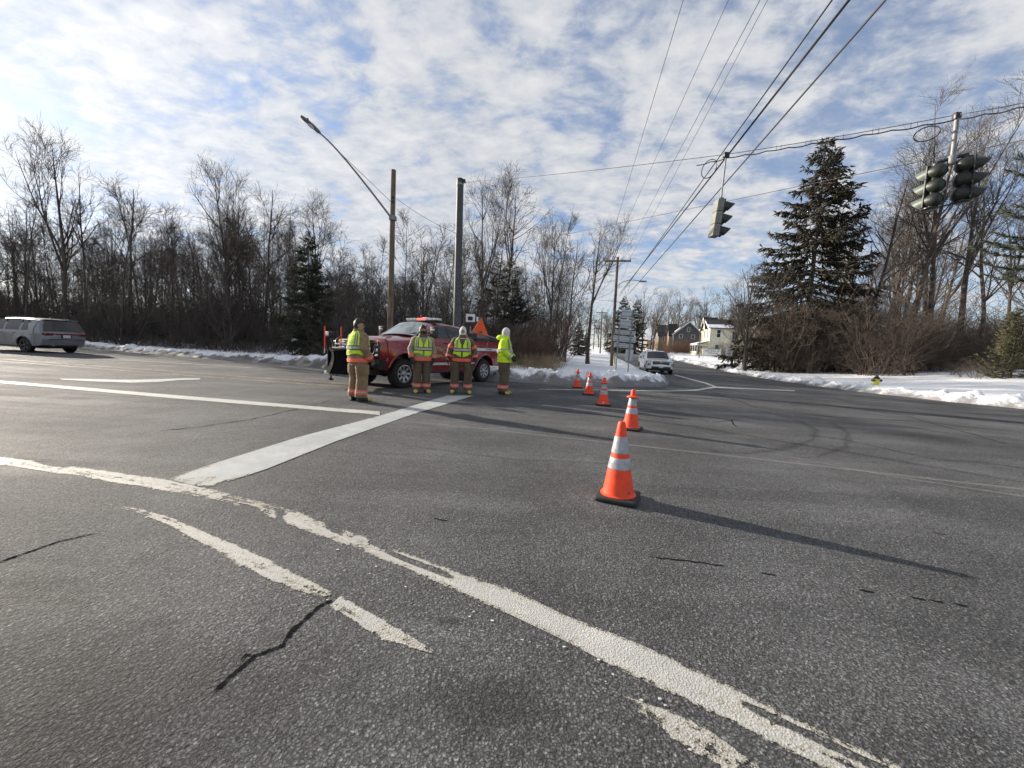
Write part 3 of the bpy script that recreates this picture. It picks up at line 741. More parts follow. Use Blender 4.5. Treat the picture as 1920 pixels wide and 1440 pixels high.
bank([(-4.5, 16.9), (-2, 16.0), (1.5, 15.35), (4.6, 15.7), (6.6, 17.0), (7.7, 19.0), (8.3, 21.5), (9.0, 25.0), side_left[0], side_left[1], side_left[2]], [2, 2.1, 2.2, 2.0, 1.7, 1.5, 1.2, .9, .8, .8, .8], [.5, .55, .58, .55, .46, .40, .2, .13, .12, .14, .14],
     M['bank_corner'], 'ploughed snowbank round the corner beside the cones', 2)
bank([(60, 2.0), (30, 8.7), (23, 11.0), (19.9, 13.0), (18.3, 15.8), (17.75, 19.9), (19.2, 28.3), (22.0, 41.0), (22 + VX * 40, 41 + VY * 40)], [2.4, 2.2, 2.0, 1.9, 1.8, 1.7, 1.6, 1.3, 1.5], [.5, .45, .42, .42, .40, .38, .36, .32, .5],
     M['bank_right'], 'bright ploughed snowbank along the right of the junction', 3, out=-1)
bank([(22 + VX * 38, 41 + VY * 38), (22 + VX * 70, 41 + VY * 70), (22 + VX * 120, 41 + VY * 120)], [2.5, 3, 3], [.6, .8, .9], M['bank_right'], 'snow piled beyond the driveway on the side road', 4, .25, out=-1)
# ------------------------------------------------------------------ trees
def nrm(a): return a / np.maximum(np.linalg.norm(a, axis=-1, keepdims=True), 1e-9)
def grow(b, d, L, k, wob, up, rs):
    Mn = len(b); P = np.zeros((Mn, k, 3)); P[:, 0] = b; d = nrm(d.copy())
    for i in range(1, k):
        d = nrm(d + rs.normal(0, wob, (Mn, 3)) + np.array([0, 0, up]))
        P[:, i] = P[:, i - 1] + d * (L / (k - 1))[:, None]
    return P
def tubes(P, Rr, n):
    Mn, k, _ = P.shape
    T = np.zeros_like(P); T[:, 1:-1] = P[:, 2:] - P[:, :-2]; T[:, 0] = P[:, 1] - P[:, 0]; T[:, -1] = P[:, -1] - P[:, -2]; T = nrm(T)
    ref = np.where(np.abs(T[:, :1, :1]) < .8, np.array([1.0, 0, 0]), np.array([0, 1.0, 0]))
    B = nrm(np.cross(T, np.broadcast_to(ref, T.shape))); C = np.cross(T, B)
    a = np.arange(n) * 2 * math.pi / n
    V = P[:, :, None] + Rr[:, :, None, None] * (B[:, :, None] * np.cos(a)[:, None] + C[:, :, None] * np.sin(a)[:, None])
    idx = np.arange(Mn * k * n).reshape(Mn, k, n); nx = np.roll(idx, -1, 2)
    F = np.stack([idx[:, :-1], nx[:, :-1], nx[:, 1:], idx[:, 1:]], -1).reshape(-1, 4)
    return V.reshape(-1, 3), F
def sub(P, Rr, per, t0, t1, ang, Lf, k, wob, up, rs, rf=.62, r_end=.35):
    """children of every polyline in P: per each, between t0 and t1"""
    Mn, kk, _ = P.shape
    t = np.sort(rs.rand(Mn, per) * (t1 - t0) + t0, 1); q = t * (kk - 1); i = np.minimum(q.astype(int), kk - 2); f = (q - i)
    m = np.arange(Mn)[:, None]
    b = P[m, i] * (1 - f[..., None]) + P[m, i + 1] * f[..., None]
    T = nrm(P[m, i + 1] - P[m, i]); r0 = Rr[m, i] * (1 - f) + Rr[m, i + 1] * f
    rnd = nrm(rs.normal(0, 1, (Mn, per, 3))); side = nrm(rnd - T * (rnd * T).sum(-1, keepdims=True))
    a = np.radians(ang * (1 + rs.normal(0, .22, (Mn, per))))[..., None]
    d = T * np.cos(a) + side * np.sin(a)
    L = Lf(t) * (1 + rs.normal(0, .2, (Mn, per))) if callable(Lf) else Lf * np.ones_like(t) * (1 + rs.normal(0, .25, (Mn, per)))
    L = np.maximum(L, .05).ravel()
    C = grow(b.reshape(-1, 3), d.reshape(-1, 3), L, k, wob, up, rs)
    rb = (r0 * rf).ravel(); Rc = rb[:, None] * np.linspace(1, r_end, k)[None]
    return C, Rc
class Acc:
    def __init__(s): s.V = []; s.F = []; s.n = 0
    def add(s, VF):
        V, F = VF; s.V.append(V); s.F.append(F + s.n); s.n += len(V)
    def mesh(s, name, mat, smooth=True): return npmesh(name, np.concatenate(s.V), np.concatenate(s.F), mat, smooth)
def clampr(Rr, lo): return np.maximum(Rr, lo)
def bare_tree(seed, H=15.0, r=.17, bole=.38, limbs=15, spread=.30, ang=42, lean=(0, 0), fork=False, dense=1.0, up=.10):
    rs = np.random.RandomState(seed); a = Acc(); c = Acc()
    k = 12
    d = np.array([[lean[0], lean[1], 1.0]]); tr = grow(np.zeros((1, 3)), d, np.array([H]), k, .035, .03, rs)
    Rt = r * np.linspace(1, .10, k)[None] ** .85; Rt[0, 0] *= 1.35
    if fork:
        C2, R2 = sub(tr, Rt, 2, bole, bole + .12, 24, lambda t: H * (1 - t) * .95, 9, .05, .10, rs, .8, .12)
        a.add(tubes(C2, R2, 6)); 
    a.add(tubes(tr, Rt, 7))
    L1, R1 = sub(tr, Rt, limbs, bole, .97, ang, lambda t: H * spread * (1.12 - .75 * np.clip((t - bole) / (1 - bole), 0, 1)), 7, .10, up, rs, .55, .22)
    if fork:
        L2, Rl2 = sub(C2, R2, 7, .2, .97, ang * .9, lambda t: H * spread * .8 * (1.1 - .7 * t), 7, .10, up, rs, .55, .22)
        L1 = np.concatenate([L1, L2]); R1 = np.concatenate([R1, Rl2])
    R1 = clampr(R1, .014); c.add(tubes(L1, R1, 5))
    n2 = max(3, int(6 * dense))
    B2, R2b = sub(L1, R1, n2, .2, 1, 40, lambda t: H * .105 * (1.15 - .6 * t), 4, .13, up * .8, rs, .62, .35); R2b = clampr(R2b, .010)
    c.add(tubes(B2, R2b, 4))
    T3, R3 = sub(B2, R2b, max(3, int(5 * dense)), .15, 1, 40, H * .050, 3, .12, .05, rs, .7, .5); R3 = clampr(R3, .0075)
    c.add(tubes(T3, R3, 3))
    T4, R4 = sub(T3, R3, max(2, int(3 * dense)), .2, 1, 38, H * .026, 2, .1, .03, rs, .8, .6); R4 = clampr(R4, .0055)
    c.add(tubes(T4, R4, 3))
    return a, c
def shrub(seed, H=4.0, stems=10, spread=.55, dense=1.0, r=.022):
    rs = np.random.RandomState(seed); a = Acc()
    th = rs.rand(stems) * 6.283; sp = spread * (.3 + rs.rand(stems))
    d = np.stack([np.cos(th) * sp, np.sin(th) * sp, np.ones(stems)], 1)
    b = np.stack([np.cos(th), np.sin(th), np.zeros(stems)], 1) * (.05 + .25 * rs.rand(stems))[:, None]; b[:, 2] = -.1
    S = grow(b, d, H * (.6 + .5 * rs.rand(stems)), 6, .13, .02, rs); Rs = r * (.6 + .7 * rs.rand(stems))[:, None] * np.linspace(1, .25, 6)[None]
    a.add(tubes(S, Rs, 3))
    B, Rb = sub(S, Rs, int(9 * dense), .10, 1, 45, H * .24, 3, .16, .05, rs, .6, .5); Rb = clampr(Rb, .006); a.add(tubes(B, Rb, 3))
    T, Rt = sub(B, Rb, int(4 * dense), .15, 1, 45, H * .11, 2, .12, .0, rs, .8, .6); Rt = clampr(Rt, .0045); a.add(tubes(T, Rt, 3))
    return np.concatenate(a.V), np.concatenate(a.F)
def blades(B, D, L, Wd, rs):
    """flattened four-sided needle sprays: slim double pyramids, B base, D direction"""
    n = len(B); rnd = nrm(rs.normal(0, 1, (n, 3))); S = nrm(np.cross(D, rnd)); U = np.cross(D, S)
    m = B + D * (L * .45)[:, None]; e = B + D * L[:, None]
    w = Wd[:, None]
    V = np.stack([B, m + S * w, m + U * w * .45, m - S * w, m - U * w * .45, e], 1).reshape(-1, 3)
    o = np.arange(n)[:, None] * 6
    F = np.concatenate([o + np.array(q) for q in ([0, 1, 2], [0, 2, 3], [0, 3, 4], [0, 4, 1], [5, 2, 1], [5, 3, 2], [5, 4, 3], [5, 1, 4])], 0)
    return V, F
def conifer(seed, H, base=.08, Rmax=.22, levels=34, per=6, sprays=26, droop=.35, gaps=.12, blade=.34, trunk_r=.18, power=.85, upturn=.25, wr=.115):
    rs = np.random.RandomState(seed)
    k = 12; tr = grow(np.zeros((1, 3)), np.array([[0, 0, 1.0]]), np.array([H]), k, .012, .02, rs)
    Rt = trunk_r * np.linspace(1, .06, k)[None]; ta = Acc(); ta.add(tubes(tr, Rt, 7))
    t = np.repeat(np.linspace(base, .985, levels), per) + rs.normal(0, .006, levels * per); t = np.clip(t, base, .99)
    keep = rs.rand(len(t)) > gaps; t = t[keep]
    th = rs.rand(len(t)) * 6.283
    L = H * Rmax * np.clip((1 - t) / (1 - base), 0.02, 1) ** power * (.72 + .5 * rs.rand(len(t)))
    q = t * (k - 1); i = np.minimum(q.astype(int), k - 2); f = (q - i)[:, None]; b = tr[0, i] * (1 - f) + tr[0, i + 1] * f
    kk = 6; P = np.zeros((len(t), kk, 3)); s = np.linspace(0, 1, kk)
    slope = .35 * (t - .45)
    for j in range(kk):
        P[:, j, 0] = b[:, 0] + np.cos(th) * L * s[j]; P[:, j, 1] = b[:, 1] + np.sin(th) * L * s[j]
        P[:, j, 2] = b[:, 2] + L * (slope * s[j] - droop * s[j] ** 1.3 * (1.1 - t) + upturn * s[j] ** 3)
    Rb = (.012 + .012 * L)[:, None] * np.linspace(1, .25, kk)[None]; ta.add(tubes(P, Rb, 4))
    ns = np.maximum(3, (sprays * (L / L.max()) ** .9).astype(int)); rep = np.repeat(np.arange(len(t)), ns)
    u = .10 + .92 * rs.rand(len(rep)) ** .75; u = np.minimum(u, 1.0)
    qq = u * (kk - 1); ii = np.minimum(qq.astype(int), kk - 2); ff = (qq - ii)[:, None]
    B = P[rep, ii] * (1 - ff) + P[rep, ii + 1] * ff; T = nrm(P[rep, ii + 1] - P[rep, ii])
    side = nrm(np.cross(T, np.array([0, 0, 1.0]))) * rs.choice([-1, 1], len(rep))[:, None]
    D = nrm(T * (.35 + .6 * rs.rand(len(rep)))[:, None] + side * (.25 + .75 * rs.rand(len(rep)))[:, None] + np.array([0, 0, -1.0]) * (droop * 2.2 * rs.rand(len(rep)) - .1)[:, None])
    Ls = blade * (.6 + .8 * rs.rand(len(rep))) * (.55 + .45 * np.minimum(1, L[rep] / 1.5))
    V, F = blades(B, D, Ls, Ls * wr, rs)
    # secondary sprays off each spray for a ragged edge
    V2, F2 = blades(B + D * (Ls * .4)[:, None], nrm(D + rs.normal(0, .55, D.shape)), Ls * .7, Ls * wr * .8, rs)
    return ta, (np.concatenate([V, V2]), np.concatenate([F, F2 + len(V)]))
PROTO = {}
def proto_bare(key, mat_t, mat_c, **k):
    a, c = bare_tree(**k); H = k.get('H', 15.0)
    PROTO[key] = (H, a.mesh('trunk', M[mat_t]), c.mesh('crown', M[mat_c]))
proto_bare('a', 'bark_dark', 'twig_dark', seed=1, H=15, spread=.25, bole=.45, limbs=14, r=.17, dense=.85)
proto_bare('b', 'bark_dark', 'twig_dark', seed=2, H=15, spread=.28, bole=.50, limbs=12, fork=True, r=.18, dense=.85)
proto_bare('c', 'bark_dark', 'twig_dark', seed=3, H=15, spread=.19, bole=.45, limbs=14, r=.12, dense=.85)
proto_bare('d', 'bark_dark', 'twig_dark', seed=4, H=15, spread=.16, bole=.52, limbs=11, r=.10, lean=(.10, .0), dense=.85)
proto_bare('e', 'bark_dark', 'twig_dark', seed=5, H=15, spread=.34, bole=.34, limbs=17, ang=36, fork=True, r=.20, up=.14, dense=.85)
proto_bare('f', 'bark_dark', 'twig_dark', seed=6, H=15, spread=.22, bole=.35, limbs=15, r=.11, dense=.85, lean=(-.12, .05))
proto_bare('g', 'bark', 'twig', seed=11, H=18, spread=.30, bole=.36, limbs=15, fork=True, r=.26, ang=38, up=.13, dense=.9)
proto_bare('h', 'bark', 'twig', seed=12, H=18, spread=.24, bole=.30, limbs=16, r=.19, lean=(.14, 0), dense=.9)
proto_bare('i', 'bark', 'twig', seed=13, H=18, spread=.27, bole=.42, limbs=14, fork=True, r=.23, dense=.9)
proto_bare('j', 'bark', 'twig', seed=14, H=18, spread=.20, bole=.25, limbs=17, r=.14, lean=(-.1, 0), dense=.9)
proto_bare('k', 'bark', 'twig', seed=15, H=14, spread=.42, bole=.25, limbs=18, r=.24, ang=48, fork=True, dense=.9)
tree_n = [0]
def plant(key, x, y, H, label, group=None, rz=None, kind='tree', zoff=-.15, sxy=1.0, nm='bare_tree'):
    Hp, mt, mc = PROTO[key]; s = H / Hp
    t = thing(nm, label, kind, (x, y, hz(x, y) + zoff), random.uniform(0, 6.28) if rz is None else rz, group)
    t.scale = (s * sxy, s * sxy, s)
    obj('trunk', mt, t); obj('crown', mc, t)
    tree_n[0] += 1
    return t
def plant_px(key, pxx, top, Y, label, group=None, **k):
    """plant so that the foot lies at depth Y in the direction of photograph column pxx and the top reaches row `top`"""
    q = at(pxx, top, Y); x = q.x; H = q.z - hz(x, Y)      # the top is what the photograph shows
    return plant(key, x, Y, H, label, group, **k)

# individually recognisable trees in front of the left wood
FRONT = [('e', 105, 283, 35, 'tallest bare tree at the left, above the grey car'), ('d', 22, 342, 33, 'bare tree at the left frame edge above the grey car'),
 ('c', 150, 320, 36, 'slender bare tree just right of the tallest one at the left'), ('a', 228, 345, 35, 'bare tree with a forked crown left of the wood gap'),
 ('d', 262, 352, 38, 'thin leaning bare tree beside the forked one'), ('f', 330, 405, 33, 'low twisted bare tree leaning over the left snowbank'),
 ('e', 425, 333, 34, 'broad round crowned bare tree in the middle of the left wood'), ('c', 445, 350, 36, 'second stem beside the broad round crowned tree'),
 ('a', 492, 348, 37, 'tall bare tree left of the dark spruce'), ('c', 540, 385, 35, 'thin pale bare tree touching the dark spruce'),
 ('b', 590, 410, 48, 'bare tree rising behind the dark spruce'), ('k', 800, 470, 36, 'spreading bare tree between the two poles'),
 ('a', 705, 478, 48, 'bare tree behind the wooden lamp pole'), ('e', 915, 357, 32, 'tall bare tree right of the steel pole'),
 ('b', 950, 372, 34, 'tall bare tree behind the white hooded firefighters'), ('e', 1040, 432, 33, 'many stemmed bare tree above the orange cones'),
 ('g', 1118, 427, 37, 'bare tree with a bent double trunk at the wood corner'), ('a', 1072, 445, 38, 'bare tree between the many stemmed and the bent tree'),
 ('c', 870, 430, 42, 'thin bare tree just left of the steel pole'), ('f', 770, 490, 44, 'scrubby bare tree behind the red truck cab')]
for key, x, top, Y, lab in FRONT:
    t_ = plant_px(key, x, top, Y, lab)
    if key == 'e': t_.scale = (t_.scale[0] * .82, t_.scale[1] * .82, t_.scale[2])
def canopy(x): return float(np.interp(x, [-300, 0, 100, 200, 300, 400, 500, 560, 620, 700, 800, 900, 1000, 1090, 1130], [390, 385, 400, 420, 435, 410, 420, 440, 505, 510, 490, 470, 480, 500, 560]))
rt = random.Random(5)
def left_edge_y(x): return 24.5 + (-0.36) * (x + 22) if x < -9 else 20.5 + .05 * (x + 9)
cnt = 0
while cnt < 190:
    pxx = rt.uniform(-420, 1085); Y = rt.choice([rt.uniform(27, 42), rt.uniform(36, 60), rt.uniform(50, 85)])
    d = ray(pxx, 660); x = d[0] / d[1] * Y
    if Y < left_edge_y(x) + 3.0: continue
    if VX * (Y - 41) + 10.6 - 6.5 < x: continue
    top = canopy(pxx) + rt.uniform(-5, 75) + (20 if Y < 40 else 0)
    key = rt.choice('abcdfcd')
    grp = 'bare trees of the left wood, front rows' if Y < 45 else 'bare trees deep in the left wood'
    zone = 'above the grey car' if pxx < 190 else 'behind the left snowbank' if pxx < 525 else 'near the dark spruce' if pxx < 680 else 'behind the red truck' if pxx < 860 else 'right of the steel pole'
    depth = 'front rows' if Y < 45 else 'back rows'
    grp = 'bare trees of the left wood, %s, %s' % (depth, zone); lab = 'bare tree in the %s of the left wood, %s' % (depth, zone)
    plant_px(key, pxx, top, Y, lab, grp); cnt += 1

# conifers
def proto_con(key, mat, **k):
    ta, (V, F) = conifer(**k); PROTO[key] = (k['H'], ta.mesh('trunk', M['bark_dark']), npmesh('crown', V, F, M[mat], False))
proto_con('spruce', 'spruce_brown', seed=21, H=21, base=.06, Rmax=.31, levels=44, per=7, sprays=100, droop=.55, gaps=.16, blade=.62, trunk_r=.32, power=.78)
proto_con('spruce2', 'spruce', seed=22, H=14, base=.03, Rmax=.29, levels=36, per=8, sprays=80, droop=.5, gaps=.12, blade=.46, trunk_r=.2)
proto_con('pine', 'pine', seed=23, H=13, base=.18, Rmax=.23, levels=16, per=6, sprays=40, droop=.05, gaps=.1, blade=.5, trunk_r=.16, upturn=.4)
proto_con('fir', 'spruce', seed=24, H=12, base=.42, Rmax=.16, levels=16, per=7, sprays=34, droop=.15, gaps=.1, blade=.4, trunk_r=.14)
proto_con('round_pine', 'pine', seed=25, H=7, base=.10, Rmax=.42, levels=14, per=8, sprays=60, droop=.05, gaps=.05, blade=.55, trunk_r=.14, power=.45, upturn=.3)
proto_con('big_pine', 'pine', seed=26, H=18, base=.34, Rmax=.17, levels=20, per=7, sprays=130, droop=.10, gaps=.3, blade=.40, wr=.075, trunk_r=.28, power=.45, upturn=.3)
proto_con('cedar', 'cedar', seed=27, H=5, base=.03, Rmax=.24, levels=22, per=8, sprays=30, droop=.0, gaps=.0, blade=.30, trunk_r=.08, power=.6, upturn=.6)
plant_px('spruce2', 580, 428, 26.5, 'dark dense spruce behind the left snowbank', kind='conifer', nm='spruce_tree')
plant_px('pine', 658, 503, 44, 'layered pine between the dark spruce and the lamp pole', kind='conifer', nm='pine_tree')
plant_px('fir', 966, 472, 33, 'slim fir standing behind the yellow coated firefighter', kind='conifer', nm='fir_tree')
plant_px('fir', 930, 470, 36, 'dark fir half hidden by the tall bare tree', kind='conifer', nm='fir_tree', sxy=1.2)
plant_px('round_pine', 968, 560, 31, 'low round pine behind the yellow coated firefighter', kind='conifer', nm='pine_tree')
plant_px('spruce', 1553, 256, 38, 'great ragged spruce at the right of the junction', kind='conifer', nm='spruce_tree', rz=.4)
plant_px('big_pine', 2052, 85, 21, 'pine reaching in at the right frame edge', kind='conifer', nm='pine_tree', rz=1.0)
plant_px('cedar', 1915, 575, 23, 'olive evergreen shrub at the right frame edge', kind='conifer', nm='evergreen_shrub', sxy=1.3)
for x, top, Y, lab in [(1168, 553, 100, 'dark spruce behind the road signs, left of a pair'), (1192, 560, 96, 'dark spruce behind the road signs, right of a pair'),
                       (1100, 620, 70, 'small dark spruce at the end of the left wood'), (1088, 600, 60, 'dark spruce under the bent bare tree')]:
    plant_px('spruce2', x, top, Y, lab, kind='conifer', nm='spruce_tree')

# right wood
for key, x, top, Y, lab, rz in [('h', 1655, 320, 36, 'bare tree leaning away just right of the great spruce', .2), ('g', 1758, 268, 33, 'double trunked bare tree below the traffic signals', 2.4),
   ('i', 1800, 262, 35, 'tall bare tree behind the paired signal heads', 1.0), ('g', 1850, 285, 32, 'thick bare tree near the right frame edge', 4.0), ('h', 1900, 300, 31, 'leaning bare tree at the right frame edge', 3.3),
   ('j', 1700, 300, 40, 'slim bare tree between spruce and double trunk', 1.2), ('i', 1730, 330, 42, 'bare tree behind the slim one', 5.1), ('k', 1415, 500, 36, 'broad bushy tree at the left end of the right wood', 0.5),
   ('k', 1385, 545, 41, 'low bushy tree beside the cream house', 2.5)]:
    t = plant_px(key, x, top, Y, lab, rz=rz)
cnt = 0
while cnt < 24:
    pxx = rt.uniform(1600, 2150); Y = rt.uniform(33, 66); d = ray(pxx, 680); x = d[0] / d[1] * Y
    top = 330 + rt.uniform(0, 170)
    plant_px(rt.choice('ghijjh'), pxx, top, Y, *(('bare leafless tree behind the traffic signals, right of the great spruce', 'bare trees behind the signals') if pxx < 1780 else ('bare leafless tree of the right wood near the frame edge', 'bare trees at the right edge'))); cnt += 1
cnt = 0
while cnt < 26:
    pxx = rt.uniform(1385, 1620); Y = rt.uniform(36, 60); d = ray(pxx, 680); x = d[0] / d[1] * Y
    plant_px(rt.choice('cjkf'), pxx, 520 + rt.uniform(0, 70), Y, 'low bare tree in the thicket round the great spruce', 'low bare trees round the great spruce'); cnt += 1
# far trees behind the houses and down the road
for i, (x, top, Y) in enumerate([(1212, 548, 105), (1232, 556, 112), (1275, 553, 125), (1292, 560, 120), (1330, 556, 118), (1352, 566, 100), (1255, 572, 130), (1312, 575, 125), (1150, 600, 120), (1140, 612, 140), (1225, 575, 118), (1370, 575, 92), (1195, 590, 125), (1175, 600, 140)]):
    plant_px('kgkik'[i % 5], x, top, Y, 'bare tree far off behind the houses of the side road', 'bare trees behind the houses')
for i in range(26):
    pxx = rt.uniform(1105, 1420); Y = rt.uniform(135, 190)
    plant_px(rt.choice('kgik'), pxx, 585 + rt.uniform(0, 25), Y, 'bare tree on the far skyline beyond the houses', 'bare trees on the far skyline')
for i in range(14):
    pxx = rt.uniform(1030, 1128); Y = rt.uniform(55, 120)
    d = ray(pxx, 660); x = d[0] / d[1] * Y
    if VX * (Y - 41) + 10.6 - 4 < x: continue
    plant_px(rt.choice('abkf'), pxx, 540 + rt.uniform(0, 60), Y, 'bare tree along the left of the side road', 'bare trees along the side road')

# ------------------------------------------------------------------ undergrowth: uncountable stems, one mass per place
SHR = [shrub(40 + i, 4.0, 9 + i, .35 + .09 * i, 1.0, .02) for i in range(6)]
def gn_instances(name, label, mesh_list, mat, spots, wide=(.8, 1.3), tilt=.0):
    """one object: a cloud of points carrying instances of a few stem meshes (turn, size and kind kept as attributes)"""
    rs = random.Random(len(spots) + len(name)); coll = bpy.data.collections.new(name + '_kinds')
    for i, (V, F) in enumerate(mesh_list):
        coll.objects.link(bpy.data.objects.new('stem_%02d' % i, npmesh(name + '_stems', V, F, mat)))
    me = bpy.data.meshes.new(name); me.from_pydata([(x, y, hz(x, y)) for x, y, _ in spots], [], [])
    def attr(nm, ty, vals, key):
        a = me.attributes.new(nm, ty, 'POINT'); a.data.foreach_set(key, vals)
    attr('turn', 'FLOAT_VECTOR', [v for _ in spots for v in (rs.gauss(0, tilt), rs.gauss(0, tilt), rs.uniform(0, 6.28))], 'vector')
    attr('size', 'FLOAT_VECTOR', [v for s in spots for v in ((lambda w: (w, w, s[2]))(s[2] * rs.uniform(*wide)))], 'vector')
    attr('sort', 'INT', [rs.randrange(len(mesh_list)) for _ in spots], 'value')
    g = bpy.data.node_groups.new(name, 'GeometryNodeTree')
    g.interface.new_socket('Geometry', in_out='INPUT', socket_type='NodeSocketGeometry'); g.interface.new_socket('Geometry', in_out='OUTPUT', socket_type='NodeSocketGeometry')
    gi = g.nodes.new('NodeGroupInput'); go = g.nodes.new('NodeGroupOutput'); ip = g.nodes.new('GeometryNodeInstanceOnPoints'); ci = g.nodes.new('GeometryNodeCollectionInfo')
    ci.inputs['Collection'].default_value = coll; ci.inputs['Separate Children'].default_value = True; ci.inputs['Reset Children'].default_value = True
    def named(nm, ty):
        n = g.nodes.new('GeometryNodeInputNamedAttribute'); n.data_type = ty; n.inputs['Name'].default_value = nm; return n.outputs['Attribute']
    L = g.links.new
    L(gi.outputs[0], ip.inputs['Points']); L(ci.outputs[0], ip.inputs['Instance']); ip.inputs['Pick Instance'].default_value = True
    L(named('sort', 'INT'), ip.inputs['Instance Index']); L(named('turn', 'FLOAT_VECTOR'), ip.inputs['Rotation']); L(named('size', 'FLOAT_VECTOR'), ip.inputs['Scale'])
    L(ip.outputs[0], go.inputs[0])
    o = obj(name, me); md = o.modifiers.new('instances', 'NODES'); md.node_group = g
    return tag(o, label, kind='stuff')
def thicket(name, label, spots, mat):
    return gn_instances(name, label, [(V / 4.0, F) for V, F in SHR], M[mat], spots)
def scatter(n, pxr, Yr, Hr, seed, ok):
    rs = random.Random(seed); out = []; tries = 0
    while len(out) < n and tries < n * 30:
        tries += 1
        p = rs.uniform(*pxr); Y = rs.uniform(*Yr); d = ray(p, 670); x = d[0] / d[1] * Y
        if ok(x, Y): out.append((x, Y, rs.uniform(*Hr)))
    return out
okL = lambda x, y: y > left_edge_y(x) + 2.6 and x < VX * (y - 41) + 10.6 - 5.5
def okS(x, y):
    p = 960 + 721 * x / y
    return okL(x, y) and not (540 < p < 622 and y < 30)
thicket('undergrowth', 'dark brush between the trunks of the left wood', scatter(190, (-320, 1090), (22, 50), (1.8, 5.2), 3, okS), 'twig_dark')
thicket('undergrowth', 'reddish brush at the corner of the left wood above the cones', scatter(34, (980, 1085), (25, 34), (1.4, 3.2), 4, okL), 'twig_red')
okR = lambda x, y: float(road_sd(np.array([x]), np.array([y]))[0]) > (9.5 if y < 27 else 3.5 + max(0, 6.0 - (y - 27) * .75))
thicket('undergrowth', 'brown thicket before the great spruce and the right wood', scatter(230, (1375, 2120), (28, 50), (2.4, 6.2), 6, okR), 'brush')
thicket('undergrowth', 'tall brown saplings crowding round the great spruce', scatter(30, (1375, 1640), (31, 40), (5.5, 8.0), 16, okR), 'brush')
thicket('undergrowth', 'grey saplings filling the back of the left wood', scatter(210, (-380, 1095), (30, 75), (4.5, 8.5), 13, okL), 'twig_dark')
thicket('undergrowth', 'low tangled brush along the foot of the right wood', scatter(60, (1420, 2050), (23, 36), (.8, 1.8), 7, okR), 'brush')
thicket('undergrowth', 'hedge like brush before the far houses', scatter(46, (1225, 1312), (98, 115), (2.5, 4.6), 18, lambda x, y: float(road_sd(np.array([x]), np.array([y]))[0]) > 4), 'twig_red')
thicket('undergrowth', 'scattered brush on the verge near the cream house', scatter(34, (1330, 1400), (55, 112), (1.5, 4.0), 8, lambda x, y: float(road_sd(np.array([x]), np.array([y]))[0]) > 6), 'brush')
def slim_wood(name, label, spots, mat, seed):
    """a far wood of slim stems that reads as one mass"""
    P = []
    for i in range(6):
        ta, ca = bare_tree(seed=seed + i, H=11, r=.07, bole=.30 + .04 * i, limbs=12, spread=.17, ang=38, dense=.8, up=.10, lean=(.06 * (i - 2.5), 0))
        o = len(np.concatenate(ta.V)); P.append((np.concatenate(ta.V + ca.V) / 11, np.concatenate([np.concatenate(ta.F), np.concatenate(ca.F) + o])))
    return gn_instances(name, label, P, M[mat], spots, (.85, 1.15), .05)
slim_wood('far_wood', 'wall of slim bare stems filling the left wood', scatter(230, (-330, 1090), (31, 84), (8, 12.5), 21, okL), 'twig_dark', 60)
def weeds(name, label, spots, mat, H, seed):
    rs = np.random.RandomState(seed); a = Acc()
    n = len(spots); b = np.array([[x, y, hz(x, y) - .03] for x, y, _ in spots]); rep = np.repeat(b, 14, 0) + rs.normal(0, .16, (n * 14, 3)) * np.array([1, 1, 0])
    P = grow(rep, rs.normal(0, .3, rep.shape) + np.array([0, 0, 1.0]), H * (.5 + .8 * rs.rand(len(rep))), 4, .1, -.03, rs)
    a.add(tubes(P, np.full((len(rep), 4), .006) * np.linspace(1, .6, 4), 3))
    return tag(obj(name, a.mesh(name, M[mat])), label, kind='stuff')
weeds('dry_weeds', 'dry weeds poking through the snow at the wood corner', scatter(90, (955, 1085), (20.5, 29), (1, 1), 9, lambda x, y: y > 20 and x < VX * (y - 41) + 10.6 - 4), 'straw', .8, 1)
weeds('dry_weeds', 'dry stalks along the front of the left wood', scatter(150, (150, 900), (21, 34), (1, 1), 10, lambda x, y: left_edge_y(x) + 2.0 < y < left_edge_y(x) + 5), 'twig_dark', .8, 2)
# fallen branches at the foot of the right wood
fb = MB(); rs = random.Random(3)
fallen = [((1650, 702, 1830, 694), .055, 'long fallen branch lying behind the hydrant'), ((1860, 706, 1960, 702), .06, 'fallen branch at the right frame edge')]
for (x0, y0, x1, y1), r, lab in fallen:
    p = gp(x0, y0 + 6, .5); q = at(x1, y1, p.y + .4); mb = MB()
    pts = [p.lerp(q, i / 6) + Vector((0, 0, rs.uniform(-.06, .06))) for i in range(7)]
    mb.tube(pts, [r * (1 - i * .09) for i in range(7)], 6)
    for i in range(1, 6): mb.tube([pts[i], pts[i] + Vector((rs.uniform(-.6, .6), rs.uniform(-.3, .3), rs.uniform(.1, .7)))], [r * .4, r * .15], 4)
    tag(mb.build('fallen_branch', M['bark'], None, 60), lab, 'branch')
# ------------------------------------------------------------------ text
def text_mesh(s, size, name='lettering', mat=None, depth=.003, align='CENTER', squeeze=1.0):
    cu = bpy.data.curves.new('tmp', 'FONT'); cu.body = s; cu.size = size; cu.extrude = depth; cu.align_x = align; cu.align_y = 'CENTER'; cu.resolution_u = 3; cu.space_character = 1.05
    o = bpy.data.objects.new('tmp', cu); COL.objects.link(o); bpy.context.view_layer.update()
    dg = bpy.context.evaluated_depsgraph_get(); me = bpy.data.meshes.new_from_object(o.evaluated_get(dg)); me.name = name
    bpy.data.objects.remove(o)
    me.transform(Matrix.Diagonal((squeeze, 1, 1, 1))); me.materials.clear()
    if mat: me.materials.append(mat)
    return me

